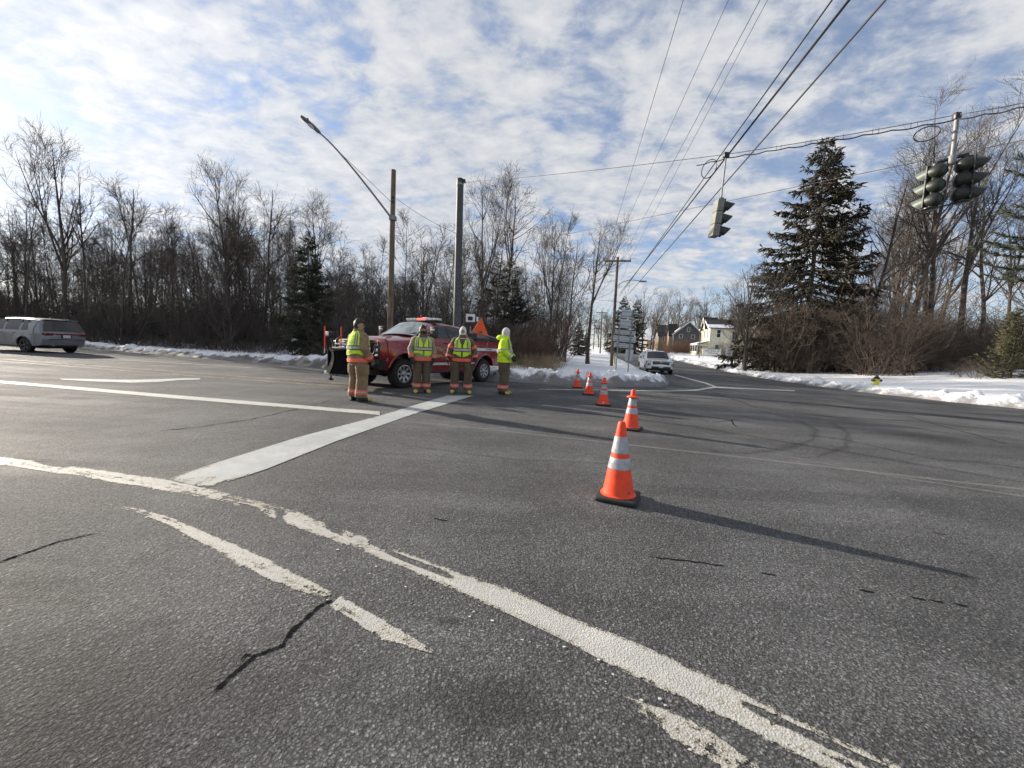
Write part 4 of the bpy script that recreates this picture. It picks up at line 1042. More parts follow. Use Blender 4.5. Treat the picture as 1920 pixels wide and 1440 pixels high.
# ------------------------------------------------------------------ poles
def simple_pole(name, label, base, top, r0, r1, mat, n=14):
    t = thing(name, label, 'pole', base)
    mb = MB(); h = top - base; k = 8
    mb.tube([h * (i / k) - Vector((0, 0, .6 if i == 0 else 0)) for i in range(k + 1)], [r0 + (r1 - r0) * i / k for i in range(k + 1)], n)
    mb.build('shaft', mat, t, 50)
    return t
# steel signal pole behind the truck
PB = Vector((-2.85, 19.3, 0.0)); PT = at(863, 336, 19.3)
sp = simple_pole('steel_pole', 'dark steel signal pole standing behind the red truck', PB, PT, .205, .165, M['steel_pole'], 18)
mb = MB(); hh = PT - PB
mb.lathe([(.0, .05), (.10, .04), (.172, 0), (.172, -.03)], 18, Matrix.Translation(hh)); mb.build('cap', M['steel_pole'], sp, 50)
mb = MB(); mb.tube([hh + Vector((.12, -.08, -.22)), hh + Vector((.30, -.22, -.24))], .02, 8); mb.bbox(hh + Vector((.19, -.10, -.10)), (.16, .12, .12), .02); mb.build('span_clamp', M['dark_metal'], sp, 40)
mb = MB(); mb.lathe([(.175, -.02), (.18, .0), (.18, .06), (.175, .08)], 18, Matrix.Translation(hh - Vector((0, 0, .28)))); mb.build('band', M['galv'], sp, 40)
# wooden lamp pole
LB = Vector((-6.75, 21.0, 0.05)); LT = at(738, 319, 21.0)
lp = simple_pole('lamp_pole', 'wooden pole carrying the long upswept street lamp arm', LB, LT, .17, .125, M['wood_pole'])
Lh = lambda y: at(738.5, y, 21.0) - LB
armP = [Lh(410) + Vector((-.1, -.08, 0))]
tip = at(600, 250, 17.2) - LB; e2 = at(577, 229, 16.7) - LB
mid = at(668, 322, 19.0) - LB
def bez(a, b, c, d, n): return [a * (1 - t) ** 3 + b * 3 * t * (1 - t) ** 2 + c * 3 * t * t * (1 - t) + d * t ** 3 for t in [i / n for i in range(n + 1)]]
arm = bez(armP[0], armP[0].lerp(mid, .6), mid.lerp(tip, .55) + Vector((0, 0, .22)), tip, 14)
mb = MB(); mb.tube(arm, [.055 - .025 * i / 14 for i in range(15)], 8); mb.build('arm', M['galv'], lp, 50)
mb = MB(); mb.tube([Lh(380) + Vector((-.12, -.1, 0)), arm[9] + Vector((0, 0, .06)), arm[12]], .012, 5); mb.build('stay_rod', M['wire'], lp, 60)
mb = MB(); mb.bbox(Lh(410) + Vector((-.03, -.08, 0)), (.34, .30, .24), .04); mb.build('arm_bracket', M['galv'], lp, 40)
for yy in (372, 380):
    mb = MB(); mb.bbox(Lh(yy) + Vector((.0, -.13, 0)), (.10, .12, .09), .02); mb.build('cable_clamp', M['dark_metal'], lp, 40)
dirh = (e2 - tip).normalized(); q = dirh.to_track_quat('X', 'Z').to_matrix().to_4x4()
def lh(rings):  # lamp head lofted along the arm direction
    mb = MB(); mb.loft([[q @ Vector((x, w * math.cos(a), h * math.sin(a) * (1 if math.sin(a) > 0 else .55) + zo)) + tip for a in [2 * math.pi * j / 14 for j in range(14)]] for x, w, h, zo in rings]); return mb
hm = lh([(-.08, .03, .03, 0), (.0, .05, .045, 0), (.06, .10, .07, 0), (.34, .125, .085, .01), (.52, .12, .07, .01), (.66, .135, .055, 0), (.84, .10, .045, 0), (.90, .04, .03, 0)])
head = hm.build('lamp_head', M['galv'], lp, 50)
mb = MB(); mb.lathe([(.04, 0), (.045, .06), (.03, .085), (0, .09)], 10, Matrix.Translation(tip) @ q @ Matrix.Translation((.62, 0, .06))); mb.build('photocell', M['dark_metal'], head, 40)
mb = MB(); mb.loft([[q @ Vector((.42 + .15 * math.cos(a), .085 * math.sin(a), -.035 - dd)) + tip for a in [2 * math.pi * j / 14 for j in range(14)]] for dd in (0, .03)]); mb.build('lens', M['lamp_glass'], head, 40)

# utility pole by the side road, and the line beyond it
UB = gp(1146, 688, .12); UB.z = hz(UB.x, UB.y); UY = UB.y; UT = at(1158.5, 482, UY)
def utility(base, top, lab, arm_w, group=None, lampp=False):
    t = simple_pole('utility_pole', lab, base, top, .16, .105, M['wood_pole'], 12); h = top - base
    if group: t['group'] = group
    mb = MB(); ax = Vector((.976, -.215, 0)).normalized()
    Mx = Matrix.Rotation(math.atan2(ax.y, ax.x), 4, 'Z')
    c = h - Vector((.03, .14, .38)); mb.box(c, (arm_w, .10, .13), M=Mx); ca = mb.build('crossarm', M['wood_pole'], t)
    for s in (-.46, -.30, .16, .46):
        mb = MB(); mb.lathe([(.018, 0), (.02, .05), (.05, .07), (.055, .11), (.035, .15), (.03, .19), (0, .2)], 8, Matrix.Translation(c + ax * arm_w * s + Vector((0, 0, .065)))); mb.build('insulator', M['galv'], ca, 50)
    for s in (-1, 1):
        mb = MB(); mb.tube([c + ax * s * arm_w * .26 - Vector((0, .02, .06)), c + Vector((0, .06, -.62))], .018, 5); mb.build('arm_brace', M['galv'], t, 50)
    return t, h, c, ax
up, uh, uc, uax = utility(UB, UT, 'weathered utility pole with crossarm beside the road signs', 2.3)
mb = MB(); a0 = at(1157, 536, UY) - UB; a1 = at(1203, 527.5, UY) - UB
mb.tube(bez(a0, a0.lerp(a1, .3) + Vector((0, 0, .45)), a0.lerp(a1, .6) + Vector((0, 0, .35)), a1, 10), .03, 6); mb.build('lamp_arm', M['galv'], up, 60)
mb = MB(); mb.bbox(a1 + Vector((.12, 0, 0)), (.62, .26, .13), .05); mb.build('lamp_head', M['galv'], up, 40)
for z in (.66, .60, .55):
    mb = MB(); mb.bbox(uh * z + Vector((0, -.13, 0)), (.16, .14, .20), .03); mb.build('cable_clamp', M['dark_metal'], up, 40)
mb = MB(); mb.tube([Vector((.26, -.25, .15)), Vector((.20, -.2, .95))], .07, 8); mb.build('guy_guard', M['yellow_plastic'], up, 60)
poles2 = []
for i, (x, ty, by, lab) in enumerate([(1129, 583, 664, 'second utility pole down the side road'), (1116, 599, 660, 'third utility pole far down the side road'), (1107, 603, 658, 'last small utility pole on the side road')]):
    Y = [80, 118, 140][i]; b = at(x - 4, by, Y); b.z = hz(b.x, b.y); tp = at(x, ty, Y)
    poles2.append(utility(b, tp, lab, 2.3)[0:3] + (b,))
dp = gp(1310, 668); 
simple_pole('utility_pole', 'thin dark pole in front of the cream house', at(1311, 667, 72) - Vector((0, 0, .3)), at(1314, 598, 72), .10, .07, M['wood_pole'], 8)

# ------------------------------------------------------------------ overhead wires
def wire(name, label, a, b, r, sag, n=26, mat='cable'):
    mb = MB(); a, b = Vector(a), Vector(b)
    mb.tube([a.lerp(b, i / n) - Vector((0, 0, 4 * sag * (i / n) * (1 - i / n))) for i in range(n + 1)], r, 6)
    return tag(mb.build(name, M[mat], None, 60), label, 'cable')
def over(p, x, y, z):          # extend the wire from p through the point seen at (x,y) at height z, on past the camera
    d = ray(x, y); t = (z - CAMH) / d[2]; q = Vector((d[0] * t, d[1] * t, z)); v = q - p
    return p + v * 1.55
for (sx, sy, ex, z, r, lab) in [(1161, 556, 1560, 7.3, .016, 'left of the three thick cables over the junction'), (1163, 549, 1592, 7.2, .024, 'middle and thickest of the three cables over the junction'), (1178, 552, 1660, 6.9, .019, 'right of the three thick cables over the junction')]:
    p = at(sx, sy, UY); wire('overhead_cable', lab, p, over(p, ex, 0, z), r, .0)
cw = UB + uc
for s, ex, z, lab in [(-.46, 1281, 10.6, 'leftmost thin power line from the crossarm'), (-.30, 1366, 10.4, 'second thin power line from the left'), (.16, 1425, 10.2, 'third thin power line, left of a close pair'), (.46, 1439, 10.2, 'fourth thin power line, right of a close pair')]:
    p = cw + uax * 2.3 * s + Vector((0, 0, .26)); wire('power_line', lab, p, over(p, ex, 0, z), .009, .0, mat='wire')
prev = (UB, uc)
for (t2, h2, c2, b2) in poles2[:2]:
    for s in (-.46, -.30, .16, .46):
        wire('power_line', 'thin power line running on down the side road from pole to pole', prev[0] + prev[1] + uax * 2.3 * s + Vector((0, 0, .26)), b2 + c2 + uax * 2.3 * s + Vector((0, 0, .26)), .010, .5, 14, 'wire')['group'] = 'power lines along the side road'
    for z in (.60, .56):
        wire('overhead_cable', 'black cable running on down the side road below the power lines', prev[0] + prev[1] * z, b2 + c2 * z, .018, .6, 14)['group'] = 'cables along the side road'
    prev = (b2, c2)
wire('service_wire', 'thin service wire leaving the utility pole to the left', at(1156, 524, UY), at(1065, 533, UY + 14), .010, .3, 12, 'wire')
wire('lamp_feed_wire', 'thin wire from the lamp pole down to the steel pole', LB + Lh(372) + Vector((.12, -.05, 0)), at(856, 438, 19.15), .010, .12, 16, 'wire')
wire('span_wire', 'lower thin wire crossing behind the traffic signals', at(975, 457, 30), at(2050, 236, 9), .010, .0, 20, 'wire')
S0 = PT + Vector((.22, -.16, -.2)); S1 = Vector((5.53, 11.0, 6.86)); S2 = at(1795, 215, 8.2); S3 = at(2060, 161, 6.2)
def span(off=0.0):
    P = []
    for a, b, sg in ((S0, S1, .06), (S1, S2, .03), (S2, S3, .03)):
        P += [a.lerp(b, i / 14) - Vector((0, 0, 4 * sg * (i / 14) * (1 - i / 14))) for i in range(14)]
    return P + [S3]
mb = MB(); mb.tube(span(), .008, 6); tag(mb.build('span_wire', M['wire'], None, 60), 'steel span wire that carries the traffic signals', 'cable')
sc = thing('signal_cable', 'looped black signal cable slung under the span wire', 'cable', tuple(S1))
fest = []
for a, b, g in ((S1 + Vector((-.55, .53, .02)), S1, 2), (S1, S2, 9), (S2, S3, 4)):
    for i in range(g * 6):
        f = i / (g * 6); fest.append(a.lerp(b, f) - Vector((0, 0, .09 + (.022 + .012 * (i % 12 > 5)) * abs(math.sin(f * g * math.pi)))) - S1)
mb = MB(); mb.tube(fest, .013, 6); mb.build('cable_run', M['cable'], sc, 60)
for a, b, g in ((S1, S2, 7), (S2, S3, 3)):
    for i in range(1, g):
        p = a.lerp(b, i / g) - S1
        for o in (-.05, .05):
            mb = MB(); d = (b - a).normalized() * o; mb.tube([p + d + Vector((0, 0, .0)), p + d - Vector((0, 0, .12))], .006, 4); mb.build('cable_hanger', M['wire'], sc, 60)
for cpos, rad, tilt in ((S1 + Vector((-.30, .29, -.26)), .19, 1.35), (S2 + Vector((-.30, .26, -.24)), .19, .8)):
    mb = MB(); ax1 = (S2 - S1).normalized(); 
    mb.tube([cpos - S1 + ax1 * rad * math.cos(a) + Vector((.25 * rad * math.sin(a), 0, rad * tilt * math.sin(a))) for a in [2 * math.pi * j / 22 for j in range(23)]], .012, 6); mb.build('cable_loop', M['cable'], sc, 60)

# ------------------------------------------------------------------ traffic signals
def visor(M4, r, L, n=12):
    """open tunnel visor along +x, cut back underneath"""
    mb = MB(); rings = []
    for j in range(n + 1):
        a = R(-45) + R(270) * j / n
        low = max(0.0, -math.sin(a)); ln = L * (1 - .75 * max(0, (1 - math.sin(a)) / 2) ** 1.1)
        rings.append([M4 @ Vector((x * ln, rr * math.cos(a), rr * math.sin(a) - .12 * x * L)) for x, rr in ((0, r), (.5, r * .98), (1, r * .95), (1, r * .95 - .008), (.5, r * .98 - .008), (0, r - .008))])
    mb.loft(rings, close=True, cap=True); return mb
def signal_head(name, label, loc, yaw, mats, ball=False, sec=.325):
    t = thing(name, label, 'traffic signal', loc, yaw)
    if ball: t.scale = (.88, .88, .90)
    for k in range(3):
        z = -sec * (k + .5)
        mb = MB()
        if ball:
            rr = [(.02, -.20), (.10, -.185), (.145, -.14), (.163, -.07), (.166, 0), (.166, .03)]
            for (ra, _) in rr: pass
            prof = [(r_, x_) for r_, x_ in rr]
            Mx = Matrix.Translation((0, 0, z)) @ Matrix.Rotation(R(90), 4, 'Y') @ Matrix.Diagonal((1.0, .98, 1, 1))
            mb.lathe(prof, 20, Mx); mb.tube([(-.02, 0, z + sec * .5 + .02), (-.02, 0, z - sec * .5 - .01)], .095, 14)
            b = mb.build('signal_section', mats[0], t, 50)
        else:
            mb.bbox((-.03, 0, z), (.20, .335, sec - .004), .025); b = mb.build('signal_section', mats[0], t, 40)
        mb = MB(); mb.bbox((.055, 0, z), (.035, .34 if not ball else .345, sec - .006), .012); mb.build('door', mats[1], b, 40)
        mb = MB(); mb.lathe([(.0, .02), (.09, .012), (.14, 0)], 16, Matrix.Translation((.074, 0, z)) @ Matrix.Rotation(R(90), 4, 'Y')); mb.build('lens', M['black'], b, 50)
        visor(Matrix.Translation((.07, 0, z)), .145, .30).build('visor', mats[2], b, 50)
    return t
DU = math.atan2(-.215, .976)
s1 = signal_head('traffic_signal', 'single traffic signal seen from its side, hanging in mid sky', (5.50, 11.0, 5.66), DU + R(8), (M['signal_grey'], M['signal_green'], M['signal_green']))
s1.rotation_euler = (R(4), R(3), DU + R(8))
h1 = thing('signal_hanger', 'thin pipe hanger holding the single traffic signal', 'bracket', tuple(S1))
mb = MB(); mb.tube([(0, 0, -.02), Vector((5.50, 11.0, 5.68)) - S1], .022, 8); mb.build('pipe', M['galv'], h1, 60)
mb = MB(); mb.bbox((0, 0, -.02), (.16, .10, .14), .03); mb.build('span_clamp', M['dark_metal'], h1, 40)
mb = MB(); mb.bbox(Vector((5.50, 11.0, 5.68)) - S1, (.11, .11, .07), .02); mb.build('pipe_collar', M['dark_metal'], h1, 40)
T2 = at(1785, 300, 8.2); HL = at(1755, 310, 8.3); HR = at(1816, 295, 8.1)
s2a = signal_head('traffic_signal', 'left of the paired green signal heads, its visors pointing away left', tuple(HL - Vector((0, 0, .0))), R(100), (M['signal_green'], M['signal_green'], M['signal_pale']), True, .315)
s2b = signal_head('traffic_signal', 'right of the paired green signal heads, its visors pointing right', tuple(HR - Vector((0, 0, .0))), R(-24), (M['signal_green'], M['signal_green'], M['signal_green']), True, .315)
h2 = thing('signal_hanger', 'pipe and crossbar hanger holding the paired signal heads', 'bracket', tuple(S2))
mb = MB(); mb.tube([(0, 0, 0), T2 - S2], .038, 10); mb.build('pipe', M['galv'], h2, 60)
mb = MB(); mb.bbox((0, 0, -.03), (.13, .08, .14), .03); mb.build('span_clamp', M['dark_metal'], h2, 40)
mb = MB(); mb.lathe([(.05, -.09), (.07, -.06), (.07, .06), (.05, .09)], 12, Matrix.Translation(T2 - S2)); mb.build('tee', M['galv'], h2, 50)
mb = MB(); mb.tube([HL - S2 + Vector((0, 0, -.02)), HL - S2 + Vector((0.02, 0, .06)), HR - S2 + Vector((-.02, 0, .06)), HR - S2 + Vector((0, 0, -.02))], .034, 10); mb.build('crossbar', M['dark_metal'], h2, 50)
mb = MB(); mb.tube([HL - S2 - Vector((-.03, 0, .86)), HR - S2 - Vector((.03, 0, .86))], .016, 6); mb.build('tie_bar', M['dark_metal'], h2, 50)
for p in (HL, HR):
    mb = MB(); mb.lathe([(.10, 0), (.13, .012), (.13, .03), (.10, .035)], 14, Matrix.Translation(p - S2 - Vector((0, 0, .885)))); mb.build('end_cap', M['dark_metal'], h2, 50)

# ------------------------------------------------------------------ road signs seen from behind
SY = 25.5
sa = gp(1154, 702, .1); sb = gp(1177, 704, .1); sa = at(1154, 700, SY); sb = at(1177, 702, SY); sa.z = sb.z = .1
sg = thing('sign_assembly', 'grey backs of several road signs on two posts beside the corner', 'road signs', tuple(sa))
tops = (at(1164, 587, SY), at(1187, 588, SY))
for b, tp in ((sa, tops[0]), (sb, tops[1])):
    mb = MB(); mb.bbox((b + tp) / 2 - sa, (.06, .045, (tp - b).length), .008, Matrix.Rotation(math.atan2(tp.x - b.x, tp.z - b.z), 4, 'Y')); mb.build('post', M['galv'], sg, 40)
def panel(x0, y0, x1, y1, dy, braces=True, mat=None):
    a = at(x0, y0, SY + dy) - sa; b = at(x1, y1, SY + dy) - sa; c = (a + b) / 2; w = abs(b.x - a.x); h = abs(a.z - b.z)
    mb = MB(); mb.bbox(c, (w, .012, h), .005, Matrix.Rotation(R(3), 4, 'Y')); p = mb.build('sign_panel', mat or M['sign_alu'], sg, 40)
    if braces:
        for f in (.25, .75):
            m2 = MB(); m2.bbox(Vector((c.x, c.y - .02, a.z + (b.z - a.z) * f)), (w * 1.02, .022, .035), .006, Matrix.Rotation(R(3), 4, 'Y')); m2.build('brace', M['galv'], p, 40)
panel(1166, 580, 1184, 597.5, .05); panel(1164, 598.5, 1183, 616, .05)
panel(1153, 618.5, 1191, 628.5, .05); panel(1150, 629.5, 1192, 642, .05); panel(1151, 643, 1187, 653, .05)
panel(1173, 655, 1186, 677, .06, False)

def small_sign(label, base, z0, z1, w, h, face, txt=None, yaw=0.0, post='galv', cat='road sign', mat=None):
    t = thing('road_sign', label, cat, tuple(base), yaw)
    mb = MB(); mb.bbox((0, 0, z0 / 2), (.06, .045, z0), .008); mb.build('post', M[post], t, 40)
    mb = MB(); mb.bbox((0, -.035, z1), (w, .014, h), .006); mb.build('sign_panel', mat or M['sign_white'], t, 40)
    for s, size, dz in (txt or []):
        obj('lettering', text_mesh(s, size, mat=M['ink']), t, None, (0, -.046, z1 + dz), (R(90), 0, 0))
    return t
bs = at(1364, 690, 40); bs.z = hz(bs.x, bs.y)
small_sign('white speed limit sign on a thin post at the right verge', bs, 1.9, 1.75, .62, .76, None, [('SPEED', .16, .26), ('LIMIT', .16, .10), ('40', .36, -.17)], R(-28))
bb = at(548, 663, 26); bb.z = hz(bb.x, bb.y); hb = at(549, 628, 26).z - bb.z
gsn = thing('street_sign', 'small green street sign on a thin post behind the left snowbank', 'street sign', tuple(bb))
mb = MB(); mb.tube([(0, 0, -.2), (0, 0, hb)], .03, 8); mb.build('post', M['dark_metal'], gsn, 50)
mb = MB(); mb.bbox((.02, -.04, hb + .02), (.34, .02, .34), .01, Matrix.Rotation(R(-20), 4, 'Z')); mb.build('sign_panel', M['sign_green'], gsn, 40)
mb = MB(); mb.bbox((.20, -.06, hb - .34), (.34, .02, .20), .01, Matrix.Rotation(R(25), 4, 'Z') @ Matrix.Rotation(R(12), 4, 'Y')); mb.build('sign_panel', M['sign_white'], gsn, 40)
rb = at(879, 690, 21.0); rb.z = .3
rs_ = small_sign('white road marker sign standing behind the truck bed', rb, at(879, 612, 21).z - .3, at(877, 596, 21).z - .3, .50, .42, None, None, R(-8))
mb = MB(); mb.bbox((.0, -.05, at(877, 597, 21).z - .3), (.26, .012, .20), .05); mb.build('sign_emblem', M['ink'], rs_, 40)
mb = MB(); mb.bbox((.38, -.03, at(877, 597, 21).z - .32), (.10, .014, .24), .006); mb.build('sign_panel', M['sign_white'], rs_, 40)
# white notice board on the right verge
nb = at(1317, 676, 62); nb.z = hz(nb.x, nb.y)
nt_ = thing('notice_board', 'wide white notice board on two posts before the cream house', 'sign board', tuple(nb), R(-20))
for x in (0.0, 2.45):
    mb = MB(); mb.bbox((x, 0, .8), (.10, .10, 2.3), .01); mb.build('post', M['trim_white'], nt_, 40)
mb = MB(); mb.bbox((1.22, -.07, 1.38), (2.6, .05, 1.05), .01); bd = mb.build('board', M['sign_white'], nt_, 40)
mb = MB(); mb.box((1.5, -.1, 1.84), (1.7, .012, .12)); mb.build('board_stripe', M['sign_green'], bd)
for z, w in ((1.5, 1.9), (1.18, 1.1)):
    mb = MB(); k = 0; x = 1.22 - w / 2
    while x < 1.22 + w / 2:
        ww = .05 + .05 * ((k * 7) % 3); mb.box((x + ww / 2, -.1, z), (ww, .01, .13 + .03 * (k % 2))); x += ww + .05 + .12 * (k % 5 == 4); k += 1
    mb.build('board_print', M['galv'], bd)
# hydrant
hb_ = at(1642, 723, 22.0)
hy = thing('fire_hydrant', 'yellow fire hydrant with a dark top standing in the snow', 'hydrant', tuple(hb_))
mb = MB(); mb.lathe([(.13, -.2), (.13, .30), (.15, .32), (.15, .36), (.12, .38)], 16); mb.build('barrel', M['yellow_plastic'], hy, 50)
mb = MB(); mb.lathe([(.155, .38), (.155, .41), (.13, .46), (.07, .53), (.04, .55), (.035, .61), (0, .62)], 16); mb.build('bonnet', M['signal_green'], hy, 50)
for s in (-1, 1):
    mb = MB(); mb.lathe([(.06, 0), (.06, .10), (.075, .10), (.075, .15), (0, .16)], 12, Matrix.Translation((s * .11, -.02, .30)) @ Matrix.Rotation(R(90 * s), 4, 'Y')); mb.build('nozzle_cap', M['signal_green'], hy, 50)
mb = MB(); mb.tube([(.12, .05, .4), (.14, .07, 1.15)], .010, 5); mb.build('marker_rod', M['galv'], hy)

# ------------------------------------------------------------------ houses
def window(parent, p, axis, nrm_, w, h, frame='trim_white'):
    """window recess on a wall: p centre, axis along the wall, nrm_ outward"""
    Mx = Matrix((( axis.x, nrm_.x, 0, p.x), (axis.y, nrm_.y, 0, p.y), (0, 0, 1, p.z), (0, 0, 0, 1)))
    mb = MB(); b = .10
    for c, s in (((-w / 2, .03, 0), (b, .07, h + 2 * b)), ((w / 2, .03, 0), (b, .07, h + 2 * b)), ((0, .035, h / 2 + b / 2), (w - b, .075, b)), ((0, .045, -h / 2 - b / 2), (w - b, .10, b)), ((0, .03, 0), (w - b, .05, .05))):
        mb.box(Vector(), s, M=Mx @ Matrix.Translation(c))
    f = obj('window', mb.mesh('window', M[frame]), parent)
    m2 = MB(); m2.box(Vector(), (w - b, .03, h), M=Mx @ Matrix.Translation((0, .004, 0))); obj('pane', m2.mesh('pane', M['window_dark']), f)
def house(name, label, corner, yaw, Lx, Ly, eave, rise, wall, ridge='x', snow=False, wins=(), roofmat='roof_dark'):
    t = thing(name, label, 'house', tuple(corner), yaw); o = .45
    mb = MB(); mb.box((Lx / 2, Ly / 2, eave / 2 - .5), (Lx, Ly, eave + 1.0)); 
    if ridge == 'x': mb.prism([(0, 0), (Ly, 0), (Ly / 2, rise)], Lx - .02, Matrix(((0, 0, 1, .01), (1, 0, 0, 0), (0, 1, 0, eave), (0, 0, 0, 1))))
    else: mb.prism([(0, 0), (Lx, 0), (Lx / 2, rise)], Ly - .02, Matrix(((1, 0, 0, 0), (0, 0, 1, .01), (0, 1, 0, eave), (0, 0, 0, 1))))
    mb.build('wall', M[wall], t)
    half = (Ly if ridge == 'x' else Lx) / 2; k = rise / half
    for s in (-1, 1):
        mb = MB(); th = .18; e = half + o; zz = eave - o * k + .02
        prof = [(0, eave + rise + .02), (s * e, zz), (s * e, zz + th), (0, eave + rise + .02 + th)]
        ln = (Lx if ridge == 'x' else Ly) + 2 * o
        Mx = Matrix(((0, 0, 1, -o), (1, 0, 0, Ly / 2), (0, 1, 0, 0), (0, 0, 0, 1))) if ridge == 'x' else Matrix(((1, 0, 0, Lx / 2), (0, 0, 1, -o), (0, 1, 0, 0), (0, 0, 0, 1)))
        mb.prism(prof, ln, Mx); rf = mb.build('roof', M[roofmat], t)
        if snow:
            m2 = MB(); f0, f1 = .04, .34
            prof = [(s * e * (1 - f0 * 0 - .0), zz + th + .004), (s * e * (1 - f1), zz + th + .004 + e * f1 * k), (s * e * (1 - f1), zz + th + .07 + e * f1 * k), (s * e, zz + th + .10)]
            m2.prism(prof, ln * .92, Mx); m2.build('snow_patch', M['roof_snow'], rf)
        # rake boards
        for end in (-1, 1):
            m3 = MB(); prof = [(0, eave + rise - .22), (s * (e + .02), zz - .24), (s * (e + .02), zz + th - .03), (0, eave + rise + th - .02)]
            off = -o - .06 if end < 0 else ln - o
            Mb = Matrix(((0, 0, 1, off), (1, 0, 0, Ly / 2), (0, 1, 0, 0), (0, 0, 0, 1))) if ridge == 'x' else Matrix(((1, 0, 0, Lx / 2), (0, 0, 1, off), (0, 1, 0, 0), (0, 0, 0, 1)))
            m3.prism(prof, .06, Mb); m3.build('rake_board', M['trim_white'], t)
    for face, u, z, w, h in wins:
        if face == 's': window(t, Vector((u, -.002, z)), Vector((1, 0, 0)), Vector((0, -1, 0)), w, h)
        if face == 'w': window(t, Vector((-.002, u, z)), Vector((0, -1, 0)), Vector((-1, 0, 0)), w, h)
    return t
HYAW = math.atan2(-.215, .976)
c = at(1328, 660, 92); c.z = hz(c.x, c.y)
ez = at(1328, 614, 92).z - c.z
hy_ = house('house', 'cream yellow two storey house with a dark roof and white porch', c, HYAW, 11.5, 8.0, ez, 2.2, 'house_yellow', 'x', True,
      [('s', 1.9, ez - 1.35, .85, 1.75), ('s', 5.2, ez - 1.8, .85, 1.75), ('s', 1.75, 1.75, .85, 1.75), ('s', 5.0, 1.9, .85, 1.75), ('s', 8.6, ez - 1.6, .85, 1.75), ('w', 1.8, ez - 1.5, .8, 1.9), ('w', 4.6, ez - 1.5, .8, 1.9), ('w', 6.5, 1.6, .8, 1.9)])
mb = MB()   # front gable dormer
mb.prism([(2.2, ez - .1), (6.2, ez - .1), (4.2, ez + 2.55)], 2.6, Matrix(((0, 0, 1, -.25), (1, 0, 0, 0), (0, 1, 0, 0), (0, 0, 0, 1)))); dm = mb.build('dormer', M['house_yellow'], hy_)
window(dm, Vector((-.26, 4.2, ez + .8)), Vector((0, -1, 0)), Vector((-1, 0, 0)), .6, 1.1)
for s in (-1, 1):
    mb = MB(); mb.prism([(4.2, ez + 2.6), (4.2 + s * 2.4, ez - .35), (4.2 + s * 2.4, ez - .17), (4.2, ez + 2.8)], 3.2, Matrix(((0, 0, 1, -.7), (1, 0, 0, 0), (0, 1, 0, 0), (0, 0, 0, 1)))); mb.build('roof', M['roof_dark'], hy_)
    mb = MB(); mb.prism([(4.2, ez + 2.35), (4.2 + s * 2.42, ez - .6), (4.2 + s * 2.42, ez - .2), (4.2, ez + 2.78)], .06, Matrix(((0, 0, 1, -.78), (1, 0, 0, 0), (0, 1, 0, 0), (0, 0, 0, 1)))); mb.build('rake_board', M['trim_white'], hy_)
pr = MB(); pr.loft([[Vector((x, y, z)) for x, y, z in ((-2.6, .3, 2.75 + d), (-2.6, 7.7, 2.75 + d), (-.003, 7.7, 3.45 + d), (-.003, .3, 3.45 + d))] for d in (0, .16)]); prf = pr.build('porch_roof', M['roof_snow'], hy_)
for y in (.5, 2.8, 5.2, 7.5):
    mb = MB(); mb.box((-2.4, y, 1.35), (.18, .18, 2.8)); mb.build('porch_post', M['trim_white'], hy_)
mb = MB(); mb.box((-1.3, 4.0, .0), (2.6, 7.2, .5)); mb.box((-2.45, 4, .65), (.08, 7.0, .75)); mb.build('porch_deck', M['house_yellow'], hy_)
mb = MB(); mb.box((-1.25, .5, 2.5), (2.3, .12, .28)); mb.box((-2.4, 4, 2.62), (.12, 6.8, .22)); mb.build('porch_beam', M['trim_white'], hy_)
c = at(1261, 660, 118); c.z = hz(c.x, c.y); ez = at(1261, 625, 118).z - c.z
g = house('house', 'slate grey gabled house with white edged roof and small white windows', c, HYAW, 8.2, 11, ez, 3.6, 'house_grey', 'y', False,
      [('s', 2.0, ez - .75, .95, 1.0), ('s', 5.4, ez - .85, .95, 1.0), ('s', 4.0, ez + 1.25, .75, 1.0), ('w', 2.5, ez - .9, .8, 1.4), ('w', 6.0, ez - .9, .8, 1.4)])
mb = MB(); mb.prism([(2.6, ez - .4), (6.2, ez - .4), (4.4, ez + 2.9)], 1.9, Matrix(((0, 0, 1, -.9), (1, 0, 0, 0), (0, 1, 0, 0), (0, 0, 0, 1)))); mb.box((-.45, 4.4, ez / 2 - .6), (.88, 3.3, ez + .35)); mb.build('bay', M['house_tan'], g)
for s in (-1, 1):
    mb = MB(); mb.prism([(4.4, ez + 3.0), (4.4 + s * 2.2, ez - .8), (4.4 + s * 2.2, ez - .62), (4.4, ez + 3.2)], 2.8, Matrix(((0, 0, 1, -1.2), (1, 0, 0, 0), (0, 1, 0, 0), (0, 0, 0, 1)))); mb.build('roof', M['roof_dark'], g)
kk_ = 3.6 / 4.1
mb = MB(); mb.prism([(.5, ez + .5 * kk_ + .205), (1.9, ez + 1.9 * kk_ + .205), (1.9, ez + 1.9 * kk_ + .27), (.5, ez + .5 * kk_ + .29)], 2.6, Matrix(((1, 0, 0, 0), (0, 0, 1, .4), (0, 1, 0, 0), (0, 0, 0, 1)))); mb.build('snow_patch', M['roof_snow'], g)
c = at(1233, 658, 138); c.z = hz(c.x, c.y); ez = at(1233, 629, 138).z - c.z
house('house', 'brown house with a steep dark roof left of the grey one', c, HYAW, 6.5, 9, ez, 4.0, 'house_brown', 'x', False, [('s', 1.6, ez - 1.2, .8, 1.4), ('s', 4.6, ez - 1.2, .8, 1.4)])
c = at(1212, 655, 165); c.z = hz(c.x, c.y)
house('house', 'small far house with a snowy roof behind the white car', c, HYAW, 8, 8, 4.2, 2.6, 'house_tan', 'x', True, [('s', 2.0, 2.4, .9, 1.4), ('s', 5.5, 2.4, .9, 1.4)], 'roof_snow')
